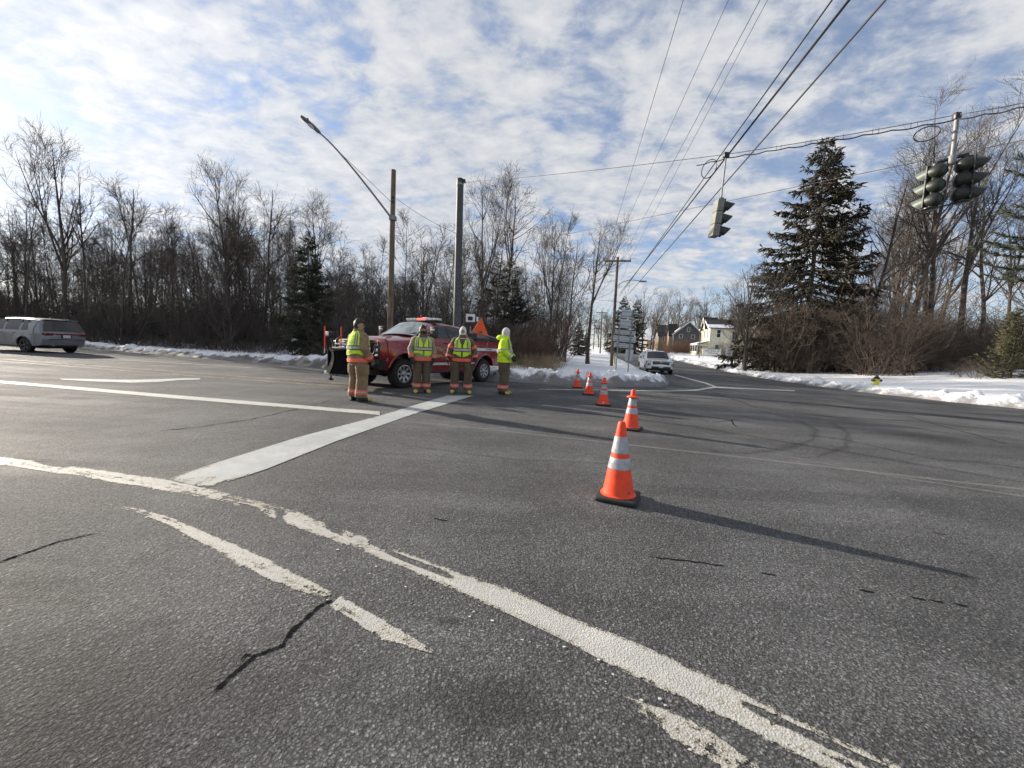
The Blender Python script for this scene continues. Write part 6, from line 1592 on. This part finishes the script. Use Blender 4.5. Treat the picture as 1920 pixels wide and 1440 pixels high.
    # front: grille, lamps, bumper
    mb = MB(); mb.bbox((L_f - .045, 0, .83), (.10, hw_ * 1.20, .27), .05); gr = mb.build('grille', M['black'], t, 40)
    for z in (.75, .83, .91):
        mb = MB(); mb.bbox((L_f + .008, 0, z), (.02, hw_ * 1.12, .02), .006); mb.build('grille_bar', M['chrome'] if z == .91 else M['galv'], gr, 40)
    mb = MB(); mb.bbox((L_f + .025, 0, .90), (.03, .22, .06), .012); mb.build('grille_emblem', M['gold'], gr, 40)
    mb = MB(); mb.bbox((L_f - .02, 0, .46), (.12, hw_ * 1.36, .20), .05); mb.build('lower_grille', M['black'], t, 40)
    mb = MB(); mb.bbox((L_f + .06, 0, .55), (.014, .31, .15), .006); mb.build('licence_plate', M['stripe_white'], t, 40)
    for s in (1, -1):
        Mz = Matrix.Rotation(R(-32 * s), 4, 'Z')
        mb = MB(); mb.bbox((L_f - .17, s * hw_ * .78, .945), (.12, .34, .075), .025, Mz); mb.build('headlight', M['lamp_glass'], t, 40)
        mb = MB(); mb.bbox((L_f - .15, s * hw_ * .79, .70), (.12, .22, .17), .04, Mz); fg = mb.build('fog_lamp_pocket', M['black'], t, 40)
        mb = MB(); mb.lathe([(.06, 0), (.05, .02), (0, .025)], 12, Matrix.Translation((L_f - .085, s * hw_ * .77, .70)) @ Mz @ Matrix.Rotation(R(90), 4, 'Y')); mb.build('lamp_lens', M['lamp_glass'], fg, 40)
    return t
# grey car driving off to the left along the main road
GY = 19.6; gl = at(52, 657, GY)
MUY = math.atan2(.21, -.977)
gh = Vector((math.cos(MUY + R(4)), math.sin(MUY + R(4)), 0)); gleft = Vector((-gh.y, gh.x, 0))
grey_pos = Vector((gl.x, gl.y, 0)) + gh * 3.04 - gleft * .84
suv('grey_suv', 'dusty grey sport utility car driving off at the left edge', tuple(grey_pos), MUY + R(4), .93, 3.04, 1.12, 1.80, 1.95, M['grey_paint'], M['dark_rim'])
wy = 29.5; wpp = at(1230, 700, wy)
wyaw = math.atan2(-.976, -.215) + R(2)
wpos = Vector((wpp.x + .15, wy, float(zroad(wpp.x, wy))))
suv('white_suv', 'white sport utility car waiting at the mouth of the side road', tuple(wpos), wyaw, .96, 3.05, 1.15, 1.78, 2.0, M['white_paint'], M['rim'], white=True)
# ------------------------------------------------------------------ traffic cones
def cone(loc, yaw, ring, label, group):
    t = thing('traffic_cone', label, 'traffic cone', tuple(loc), yaw, group); Hc = .71; t.rotation_euler = (R(random.uniform(-.9, .9)), R(random.uniform(-.9, .9)), yaw)
    rr = lambda z: .142 + (.030 - .142) * (z - .03) / (Hc - .03)
    mb = MB(); b = .182
    poly = []
    for cx, cy in ((1, 1), (-1, 1), (-1, -1), (1, -1)):
        a0 = math.atan2(cy, cx) - R(45)
        poly += [(cx * (b - .03) + .03 * math.cos(a0 + R(90) * k / 4), cy * (b - .03) + .03 * math.sin(a0 + R(90) * k / 4)) for k in range(5)]
    mb.loft([[Vector((x * s, y * s, z)) for x, y in poly] for z, s in ((.004, .97), (.012, 1.0), (.034, 1.0), (.042, .97), (.046, .90))]); mb.build('base', M['cone_base'], t, 40)
    mb = MB(); prof = [(rr(.03) + .014, .044), (rr(.03) + .014, .052), (rr(.05) + .002, .060)]
    z = .09
    while z < Hc - .02: prof.append((rr(z), z)); z += .05
    prof += [(rr(Hc - .02), Hc - .02), (rr(Hc) - .004, Hc - .004), (.020, Hc), (.016, Hc - .01), (.014, Hc - .06)]
    mb.lathe(prof, 36); mb.build('body', M['cone'], t, 45)
    for z0, z1 in ((.285, .385), (.425, .575)):
        mb = MB(); mb.lathe([(rr(z0) + .0005, z0), (rr(z0) + .0035, z0 + .003), (rr((z0 + z1) / 2) + .0035, (z0 + z1) / 2), (rr(z1) + .0035, z1 - .003), (rr(z1) + .0005, z1)], 36); mb.build('reflective_sleeve', M['retro'], t, 45)
    if ring:
        mb = MB(); zz = .575; mb.lathe([(rr(zz) + .002, zz + .022), (rr(zz) + .030, zz + .020), (rr(zz) + .052, zz + .010), (rr(zz) + .054, zz - .004), (rr(zz) + .040, zz - .012), (rr(zz) + .002, zz - .006)], 30); mb.build('collar', M['cone'], t, 45)
    return t
CG = 'traffic cones closing the road'
c1 = cone(gp(1158, 934), R(-24), False, 'nearest traffic cone, without a collar ring', CG)
mb = MB()
for dx, dz, rx, rz_ in ((.0, 0, .016, .012), (.03, .012, .010, .006), (-.028, -.008, .007, .012), (.01, .03, .006, .008)):
    a = R(-42); rr_ = .134 - (.142 - .030) * (.075 + dz) / .68 + .0
mb.tube([(.100, -.085, .085), (.106, -.076, .10), (.112, -.068, .088), (.104, -.078, .078)], .004, 5); mb.build('ink_mark', M['ink'], c1)
cone(gp(1182, 805), R(-30), True, 'second nearest traffic cone, overlapped by the nearest one', CG)
c3 = cone(gp(1131, 760), R(-12), True, 'middle traffic cone with a small white sticker', CG)
mb = MB(); mb.bbox((-.004, -.139, .085), (.035, .006, .035), .002, Matrix.Rotation(R(-9), 4, 'X')); mb.build('sticker', M['stripe_white'], c3)
cone(gp(1104, 740), R(-20), True, 'second farthest traffic cone', CG)
cone(gp(1082, 727), R(-8), True, 'farthest traffic cone, smallest of the row', CG)

# ------------------------------------------------------------------ people
def skin_mesh(name, verts, edges, radii, root=0, sub=2, flat=None):
    me = bpy.data.meshes.new('tmp'); me.from_pydata(verts, edges, []); o = bpy.data.objects.new('tmp', me); COL.objects.link(o)
    md = o.modifiers.new('s', 'SKIN'); md.use_smooth_shade = True
    for i, rr in enumerate(radii):
        sv = me.skin_vertices[0].data[i]; sv.radius = rr if hasattr(rr, '__len__') else (rr, rr); sv.use_root = (i == root)
    o.modifiers.new('b', 'SUBSURF').levels = sub
    dg = bpy.context.evaluated_depsgraph_get(); out = bpy.data.meshes.new_from_object(o.evaluated_get(dg)); out.name = name
    bpy.data.objects.remove(o); bpy.data.meshes.remove(me)
    out.polygons.foreach_set('use_smooth', [True] * len(out.polygons)); return out
def hand_mesh(name, side, curl):
    """glove or hand hanging down from the wrist at the origin: palm, four unequal fingers and a thumb leaving the side (fingers point -z, palm faces -x*side)"""
    V = [(0, 0, .0), (0, 0, -.03), (0, .0, -.075)]; E = [(0, 1), (1, 2)]; Rd = [(.034, .026), (.040, .022), (.044, .020)]
    lens = [.072, .082, .076, .060]; k = -side
    for i, L in enumerate(lens):
        y = -.030 + .020 * i; b = len(V)
        V.append((0, y, -.095)); E.append((2, b)); Rd.append(.0125)
        p = Vector((0, y, -.095)); a = R(8) + curl * .2
        for j, f in enumerate((.42, .32, .26)):
            a += curl * (1.0 if j else .6); p = p + Vector((k * math.sin(a), (i - 1.5) * .05, -math.cos(a))) * L * f
            V.append(tuple(p)); E.append((b + j, b + j + 1)); Rd.append(.0115 - .0015 * j)
    b = len(V); V += [(k * .012, -.040, -.045), (k * .026, -.062, -.075), (k * .034, -.064, -.102)]; E += [(1, b), (b, b + 1), (b + 1, b + 2)]; Rd += [.014, .0125, .0105]
    return skin_mesh(name, V, E, Rd)
GL = {(s, m): hand_mesh('glove', s, R(24)) for s in (1, -1) for m in ('black_cloth', 'brown_leather')}
for (s, m), me in GL.items(): me.materials.append(M[m])

def ring(c, rx, ry, n=24, p=2.3, yaw=0.0, tilt=None):
    out = []
    for j in range(n):
        a = 2 * math.pi * j / n; ca, sa = math.cos(a), math.sin(a)
        x = rx * math.copysign(abs(ca) ** (2 / p), ca); y = ry * math.copysign(abs(sa) ** (2 / p), sa)
        v = Vector((x * math.cos(yaw) - y * math.sin(yaw), x * math.sin(yaw) + y * math.cos(yaw), 0))
        if tilt is not None: v = tilt @ v
        out.append(Vector(c) + v)
    return out
def limb(pts, rads, n=16, wr=.0, seed=0, sub=5, p=2.1):
    """cloth tube through joints with folds"""
    P = [Vector(q) for q in pts]; rings = []; ref = Vector((1, 0, 0)); tot = (len(P) - 1) * sub
    for i in range(len(P) - 1):
        for k in range(sub + (1 if i == len(P) - 2 else 0)):
            f = k / sub
            c = P[i].lerp(P[i + 1], f)
            d0 = (P[i + 1] - P[i]).normalized(); 
            if f < .5 and i > 0: d = (d0 * (.5 + f) + (P[i] - P[i - 1]).normalized() * (.5 - f)).normalized()
            elif f > .5 and i < len(P) - 2: d = (d0 * (1.5 - f) + (P[i + 2] - P[i + 1]).normalized() * (f - .5)).normalized()
            else: d = d0
            x = (ref - d * ref.dot(d)).normalized(); y = d.cross(x)
            r0, r1 = rads[i], rads[i + 1]; rx = r0[0] + (r1[0] - r0[0]) * f; ry = r0[1] + (r1[1] - r0[1]) * f
            rg = []
            for j in range(n):
                a = 2 * math.pi * j / n; q = Vector((c.x * 9, c.y * 9, c.z * 17)) + Vector((math.cos(a), math.sin(a), seed * 3.1))
                w = 1 + wr * (noise.noise(q) + .6 * math.sin(c.z * 62 + 2.5 * math.sin(a + seed) + seed))
                rg.append(c + x * math.cos(a) * rx * w + y * math.sin(a) * ry * w)
            rings.append(rg)
    return rings
def person(name, label, loc, rz, s=1.0, coat='tan', pants='tan', face='bare', vest=True, glove='black_cloth', arms=None, legs=.0, head_yaw=0.0, raincoat=False, beard=False, belly=1.0, upper_band=False, stance=.11, lean=0.0, seed=0):
    """figure facing -y, feet on z = 0"""
    t = thing(name, label, 'person', tuple(loc), rz); t.scale = (s, s, s)
    hip, knee, ank = .93, .51, .09
    sx = stance
    A = arms or {}
    def arm(sd):
        sh = Vector((sd * .195, .005, 1.455)); el, wr = A.get(sd, (Vector((sd * .285, .02, 1.17)), Vector((sd * .30, -.06, .925))))
        return sh, Vector(el), Vector(wr)
    # ---- body: one continuous surface
    V = [(0, .0, hip + .02), (0, .0, 1.10), (0, .0, 1.28), (0, .0, 1.44), (0, -.005, 1.535), (0, -.012, 1.60), (0, -.012, 1.68), (0, -.01, 1.755)]
    E = [(i, i + 1) for i in range(7)]; Rd = [(.15, .11), (.15, .105), (.165, .11), (.12, .085), (.058, .06), (.066, .078), (.078, .098), (.062, .080)]
    for sd in (-1, 1):
        sh, el, wr = arm(sd); b = len(V); V += [tuple(sh), tuple(sh.lerp(el, .5)), tuple(el), tuple(el.lerp(wr, .5)), tuple(wr)]; E += [(3, b), (b, b + 1), (b + 1, b + 2), (b + 2, b + 3), (b + 3, b + 4)]; Rd += [.062, .052, .043, .040, .030]
        d = (wr - el).normalized(); b2 = len(V); V.append(tuple(wr + d * .07)); E.append((b + 4, b2)); Rd.append((.036, .020))
        b = len(V); V += [(sd * .095, 0, hip - .06), (sd * (sx + .0), -.01, (hip + knee) / 2), (sd * sx, -.02, knee), (sd * sx, .005, .30), (sd * sx, .02, ank), (sd * (sx + .02), -.10, .05)]
        E += [(0, b), (b, b + 1), (b + 1, b + 2), (b + 2, b + 3), (b + 3, b + 4), (b + 4, b + 5)]; Rd += [.095, .082, .062, .055, .042, .04]
    bm_ = skin_mesh('body', V, E, Rd, 0, 2)
    # face: brow, nose, mouth and chin on the front of the head
    hc = Vector((0, -.012, 1.675)); Rh = Matrix.Rotation(head_yaw, 3, 'Z')
    for v in bm_.vertices:
        p = v.co
        if p.z > 1.50 and abs(p.x) < .12:
            if p.y < -.03:
                g = lambda x, z, sx_, sz_: math.exp(-((p.x - x) / sx_) ** 2 - ((p.z - z) / sz_) ** 2)
                dy = -.030 * g(0, 1.655, .016, .030) - .012 * g(0, 1.69, .07, .012) + .012 * (g(.033, 1.672, .017, .012) + g(-.033, 1.672, .017, .012)) - .010 * g(0, 1.612, .028, .012) - .018 * g(0, 1.575, .035, .02)
                v.co.y += dy
            w = sm(1.52, 1.58, p.z)
            if w > 0:
                q = Rh @ (v.co - hc) + hc; v.co = v.co.lerp(q, w)
    body_o = obj('body', bm_, t, M['skin'])
    hm = Matrix.Translation(hc) @ Matrix.Rotation(head_yaw, 4, 'Z')
    for sd in (-1, 1):
        mb = MB(); mb.lathe([(0, -.011), (.009, -.006), (.011, 0), (.009, .006), (0, .011)], 8, hm @ Matrix.Translation((sd * .033, -.088, -.003))); mb.build('eye', M['eye'], body_o, 60)
        mb = MB(); mb.bbox(Vector(), (.018, .035, .06), .008, hm @ Matrix.Translation((sd * .083, .012, -.01))); mb.build('ear', M['skin'], body_o, 60)
    # ---- head cover
    def headshell(name, mat, test, grow, rough=0.0, off=(0, 0, 0)):
        bmx = bmesh.new(); bmesh.ops.create_uvsphere(bmx, u_segments=28, v_segments=20, radius=1)
        for v in bmx.verts:
            p = v.co; q = Vector((p.x * .088, p.y * .108, p.z * .135)) * grow
            q *= 1 + rough * noise.noise(p * 5 + Vector((seed, 0, 0)))
            v.co = hm @ (q + Vector(off))
        inv = hm.inverted()
        bad = [f for f in bmx.faces if not test(inv @ f.calc_center_median())]
        bmesh.ops.delete(bmx, geom=bad, context='FACES')
        g2 = bmesh.ops.extrude_face_region(bmx, geom=list(bmx.faces))
        for v in [e for e in g2['geom'] if isinstance(e, bmesh.types.BMVert)]: v.co = hm @ ((inv @ v.co) * .94)
        bmesh.ops.recalc_face_normals(bmx, faces=bmx.faces)
        return bmobj(name, bmx, M[mat], t, 60)
    if face == 'hood':
        headshell('knitted_hood', 'knit', lambda p: not (p.y < -.05 and ((p.x / .047) ** 2 + ((p.z - .004) / .042) ** 2) < 1), 1.07, .02, (0, .0, .004))
        mb = MB(); mb.loft([ring(hm @ Vector((0, .0, z)), rx, ry, 20) for z, rx, ry in ((-.06, .086, .10), (-.11, .075, .090), (-.15, .088, .095), (-.19, .13, .115), (-.20, .12, .10))]); mb.build('hood_neck', M['knit'], t, 60)
    else:
        headshell('hair', 'hair', lambda p: p.z > .055 - .9 * max(0, p.y + .02) * 2.2 or (p.y > .035 and p.z > -.075), 1.035, .16, (0, .004, .010))
        if beard: headshell('beard', 'hair', lambda p: p.z < -.022 and p.y < .03 and not (abs(p.x) < .026 and -.05 < p.z < -.026), 1.08, .14, (0, -.006, -.018))
    # ---- trousers
    mb = MB(); n = 24
    mb.loft([ring((0, .0, z), rx, ry, n, 2.2) for z, rx, ry in ((.80, .185, .145), (.88, .205, .16), (.98, .20, .158), (1.06, .19, .15))])
    for sd in (-1, 1):
        mb.loft(limb([(sd * .10, .0, .90), (sd * (sx + .005), -.005, .68), (sd * sx, -.015, knee), (sd * sx, .0, .28), (sd * sx, .012, .10)], [(.124, .146), (.120, .138), (.110, .124), (.112, .126), (.119, .134)], 18, .05, seed + sd))
    tr_ = mb.build('trousers', M[pants], t, 60)
    for sd in (-1, 1):
        m2 = MB(); m2.bbox((sd * (sx + .118), .0, .72), (.05, .19, .22), .02); m2.build('cargo_pocket', M[pants], tr_, 50)
        m2 = MB(); m2.loft(limb([(sd * sx, .002, .265), (sd * sx, .008, .165)], [(.119, .131), (.123, .136)], 18, .02, seed + sd)); m2.build('cuff_band', M['orange_trim'], tr_, 60)
        m2 = MB(); m2.loft(limb([(sd * sx, .004, .232), (sd * sx, .006, .200)], [(.1225, .1345), (.1245, .1365)], 18, .02, seed + sd)); m2.build('cuff_band', M['silver_trim'], tr_, 60)
        # boots
        m3 = MB(); m3.loft([ring((sd * (sx + .012 * k), y, zc), rx, rz2, 14, 2.4, 0, Matrix.Rotation(R(90), 3, 'X')) for k, (y, zc, rx, rz2) in enumerate(((.10, .06, .045, .058), (.075, .065, .056, .065), (.0, .065, .056, .065), (-.07, .052, .056, .052), (-.10, .048, .056, .048)))])
        m3.tube([(sd * sx, .02, .08), (sd * sx, .02, .22)], .075, 12); bt = m3.build('boot', M['boot'], t, 50)
        m4 = MB(); m4.loft([ring((sd * (sx + .045 + .006 * k), y, zc), rx, rz2, 14, 2.4, 0, Matrix.Rotation(R(90), 3, 'X')) for k, (y, zc, rx, rz2) in enumerate(((-.095, .052, .058, .050), (-.15, .046, .058, .044), (-.19, .038, .048, .034), (-.205, .032, .03, .022)))]); m4.build('toe_cap', M['boot_toe'], bt, 50)
        m5 = MB(); m5.loft([[Vector((sd * (sx + .02) + x * .062, -.05 + y * .155, z)) for x, y in [(math.cos(a) , math.sin(a)) for a in [2 * math.pi * j / 16 for j in range(16)]]] for z in (.002, .022)]); m5.build('sole', M['boot'], bt, 50)
    # ---- coat: torso surface as a function of angle and height
    zs = [.865, .93, 1.02, 1.12, 1.24, 1.36, 1.43, 1.475, 1.51, 1.555]
    rx_ = [.245, .238, .228, .226, .230, .228, .208, .166, .115, .088]; ry_ = [.198, .192, .186, .186, .182, .168, .146, .122, .10, .088]
    def T(a, z, off=0.0):
        rx = float(np.interp(z, zs, rx_)); ry = float(np.interp(z, zs, ry_)) * (1 + (belly - 1) * math.exp(-((z - 1.05) / .16) ** 2))
        ca, sa = math.cos(a), math.sin(a); p = 2.35
        w = 1 + .022 * noise.noise(Vector((ca * 2.2, sa * 2.2, z * 7 + seed))) + .012 * math.sin(z * 55 + 3 * math.sin(a * 2 + seed)) * (1 if z < 1.3 else .3)
        x = (rx * w + off) * math.copysign(abs(ca) ** (2 / p), ca); y = (ry * w + off) * math.copysign(abs(sa) ** (2 / p), sa)
        return Vector((x, y + lean * (z - .9), z + off * .4))
    def patch(a0, a1, z0, z1, off, na=18, nz=8, th=.012, cond=None, zf=None):
        vs = []; idx = {}
        mb = MB(); 
        for lay in (off, off - th):
            for i in range(na + 1):
                for j in range(nz + 1):
                    a = a0 + (a1 - a0) * i / na; zz = z0 + (z1 - z0) * j / nz
                    if zf: zz = zf(a, j / nz)
                    vs.append(T(a, zz, lay))
        k = (na + 1) * (nz + 1); fs = []; keep = set()
        for i in range(na):
            for j in range(nz):
                am = a0 + (a1 - a0) * (i + .5) / na; zm = z0 + (z1 - z0) * (j + .5) / nz
                if cond and not cond(am, zm): continue
                keep.add((i, j))
        for (i, j) in keep:
            q = i * (nz + 1) + j; c4 = (q, q + nz + 1, q + nz + 2, q + 1)
            fs.append(c4); fs.append(tuple(x + k for x in reversed(c4)))
            for (di, dj, e) in ((-1, 0, (c4[0], c4[3])), (1, 0, (c4[1], c4[2])), (0, -1, (c4[0], c4[1])), (0, 1, (c4[3], c4[2]))):
                if (i + di, j + dj) not in keep: fs.append((e[0], e[1], e[1] + k, e[0] + k))
        used = sorted({i for f in fs for i in f}); mp = {u: i for i, u in enumerate(used)}
        mb.add([vs[u] for u in used], [tuple(mp[i] for i in f) for f in fs]); return mb
    full = 2 * math.pi
    cm = 'hivis_coat' if raincoat else coat
    ztop = 1.555
    mb = MB(); zz = np.linspace(.865 if not raincoat else .88, ztop, 30)
    rings_ = [[T(full * j / 36, float(z)) for j in range(36)] for z in zz]; mb.loft(rings_)
    for sd in (-1, 1):
        sh, el, wr = arm(sd); sh2 = sh + Vector((-sd * .02, 0, -.015))
        mb.loft(limb([sh2 + Vector((-sd * .05, 0, .02)), sh2 + Vector((sd * .03, 0, -.02)), sh2.lerp(el, .55), el, el.lerp(wr, .5), wr], [(.07, .085), (.098, .102), (.092, .098), (.084, .088), (.076, .080), (.074, .078)], 16, .05, seed + 5 * sd))
    jk = mb.build('jacket', M[cm], t, 60)
    mb = MB(); mb.loft([ring((0, lean * .6, z), rx, ry, 22) for z, rx, ry in ((1.50, .13, .118), (1.545, .112, .112), (1.59, .098, .108), (1.592, .088, .098), (1.54, .09, .095))], cap=False); mb.build('collar', M['hivis_coat' if raincoat else pants], jk, 60)
    trim = 'silver_trim' if raincoat else 'orange_trim'
    if not raincoat:
        patch(0, full, .872, .955, .006, 36, 3).build('hem_band', M['orange_trim'], jk, 60)
        patch(0, full, .898, .930, .010, 36, 2).build('hem_band', M['silver_trim' if seed == 9 else 'orange_trim'], jk, 60)
    for sd in (-1, 1):
        sh, el, wr = arm(sd)
        f0, f1 = (.80, .99) if not raincoat else (.86, .98)
        m2 = MB(); m2.loft(limb([el.lerp(wr, f0 - .12), el.lerp(wr, f1 - .08)], [(.082, .086), (.081, .085)], 16, .01, seed)); m2.build('cuff_band', M[trim], jk, 60)
        if upper_band or raincoat:
            m2 = MB(); m2.loft(limb([sh.lerp(el, .60), sh.lerp(el, .88)] if not raincoat else [sh.lerp(el, .90), el], [(.100, .105), (.094, .099)], 16, .01, seed)); m2.build('sleeve_band', M[trim], jk, 60)
        # gloves
        g = obj('glove', GL[(sd, glove)], t, None, tuple(wr + (wr - el).normalized() * .005))
        g.rotation_euler = (Vector((0, 0, -1)).rotation_difference((wr - el).normalized())).to_euler(); g.scale = (1.18, 1.18, 1.18)
        m2 = MB(); m2.loft(limb([wr - (wr - el).normalized() * .05, wr + (wr - el).normalized() * .02], [(.056, .052), (.048, .040)], 14, .0, 0)); m2.build('glove_cuff', M[glove], g if False else t, 60)
    # ---- safety vest: front and back with arm holes, V neck, reflective bands
    if vest or raincoat:
        hem = 1.03
        side_open = lambda a: abs(math.cos(a)) > .88
        vneck = lambda a, z: math.sin(a) < 0 and z > 1.28 and abs(T(a, z).x) < .012 + (z - 1.28) * .36
        vcond = lambda a, z: not ((abs(math.cos(a)) > .885 and z > 1.20) or vneck(a, z) or (side_open(a) and z > 1.12)) and not (math.sin(a) < 0 and abs(a - 1.5 * math.pi) < .035 and z < 1.28)
        ve = 'hivis'
        if not raincoat:
            vo = patch(0, full, hem, 1.535, .020, 108, 44, .010, vcond, lambda a, f: hem + .035 * math.sin(a * 3 + seed) * (1 - f) * (1 if math.sin(a) < 0 else .6) + (1.535 - hem) * f)
            vst = vo.build('safety_vest', M[ve], t, 60)
        else:
            vst = jk
        bt_ = lambda a, z: not (side_open(a) and z > 1.3)
        patch(0, full, 1.125, 1.225, .024, 72, 4, .006, (lambda a, z: abs(math.cos(a)) < .90) if not raincoat else None).build('vest_binding', M['maroon_trim'] if not raincoat else M['silver_trim'], vst, 60)
        patch(0, full, 1.145, 1.205, .029, 72, 3, .006, (lambda a, z: abs(math.cos(a)) < .90) if not raincoat else None).build('reflective_band', M['silver_trim'], vst, 60)
        for cs in (-1, 1):
            for sn in ((-1, 1) if not raincoat else (-1,)):
                ac = math.atan2(sn, cs * .72)
                for nm_, wd, of, mt in (('vest_binding', .17, .0235, 'maroon_trim'), ('reflective_band', .10, .0275, 'silver_trim')):
                    patch(ac - wd, ac + wd, 1.228, 1.50, of, 4, 12, .006).build(nm_, M[mt], vst, 60)
    if raincoat:
        mb = MB(); rg = []
        for k, (z, r0, yy) in enumerate(((1.47, .12, .06), (1.50, .175, .10), (1.545, .165, .13), (1.60, .12, .12), (1.615, .08, .09))):
            rg.append([Vector((r0 * math.cos(a) * 1.05, yy + r0 * .75 * math.sin(a), z + .03 * noise.noise(Vector((math.cos(a) * 2, math.sin(a) * 2, k))))) for a in [2 * math.pi * j / 22 for j in range(22)]])
        mb.loft(rg); mb.build('folded_hood', M['hivis_coat'], jk, 60)
    return t
def hd_rz(dx, dy): return math.atan2(dx, -dy)
person('person', 'firefighter in tan turnout gear and lime vest, seen from behind at the left', gp(671, 752), hd_rz(.58, .81), 1.0, 'tan', 'tan', 'bare', glove='brown_leather', head_yaw=R(-34), belly=1.08, stance=.135, seed=1,
       arms={1: ((.265, .03, 1.18), (.245, -.16, 1.0)), -1: ((-.275, .04, 1.17), (-.27, -.12, .95))})
person('person', 'bearded firefighter in a pale coat and lime vest before the truck door', gp(790, 736), hd_rz(.36, -.93), 1.02, 'tan_pale', 'tan_dark', 'bare', beard=True, head_yaw=R(24), belly=1.16, stance=.12, seed=2,
       arms={1: ((.295, .03, 1.17), (.285, -.07, .925)), -1: ((-.305, .03, 1.17), (-.285, -.09, .93))})
person('person', 'firefighter in white face hood and lime vest facing us beside the truck', gp(864, 737), hd_rz(.10, -.99), 1.035, 'tan_dark', 'tan_dark', 'hood', upper_band=True, belly=1.10, stance=.18, seed=3, head_yaw=R(2),
       arms={1: ((.325, .02, 1.19), (.355, -.06, .96)), -1: ((-.325, .02, 1.19), (-.365, -.07, .96))})
person('person', 'firefighter in a bright yellow raincoat and white hood looking right behind the truck', gp(943, 739), hd_rz(.98, -.18), 1.055, 'tan_dark', 'tan_dark', 'hood', raincoat=True, head_yaw=R(6), stance=.085, seed=4,
       arms={1: ((.27, .0, 1.20), (.16, -.20, 1.03)), -1: ((-.27, .0, 1.20), (-.17, -.21, 1.02))})
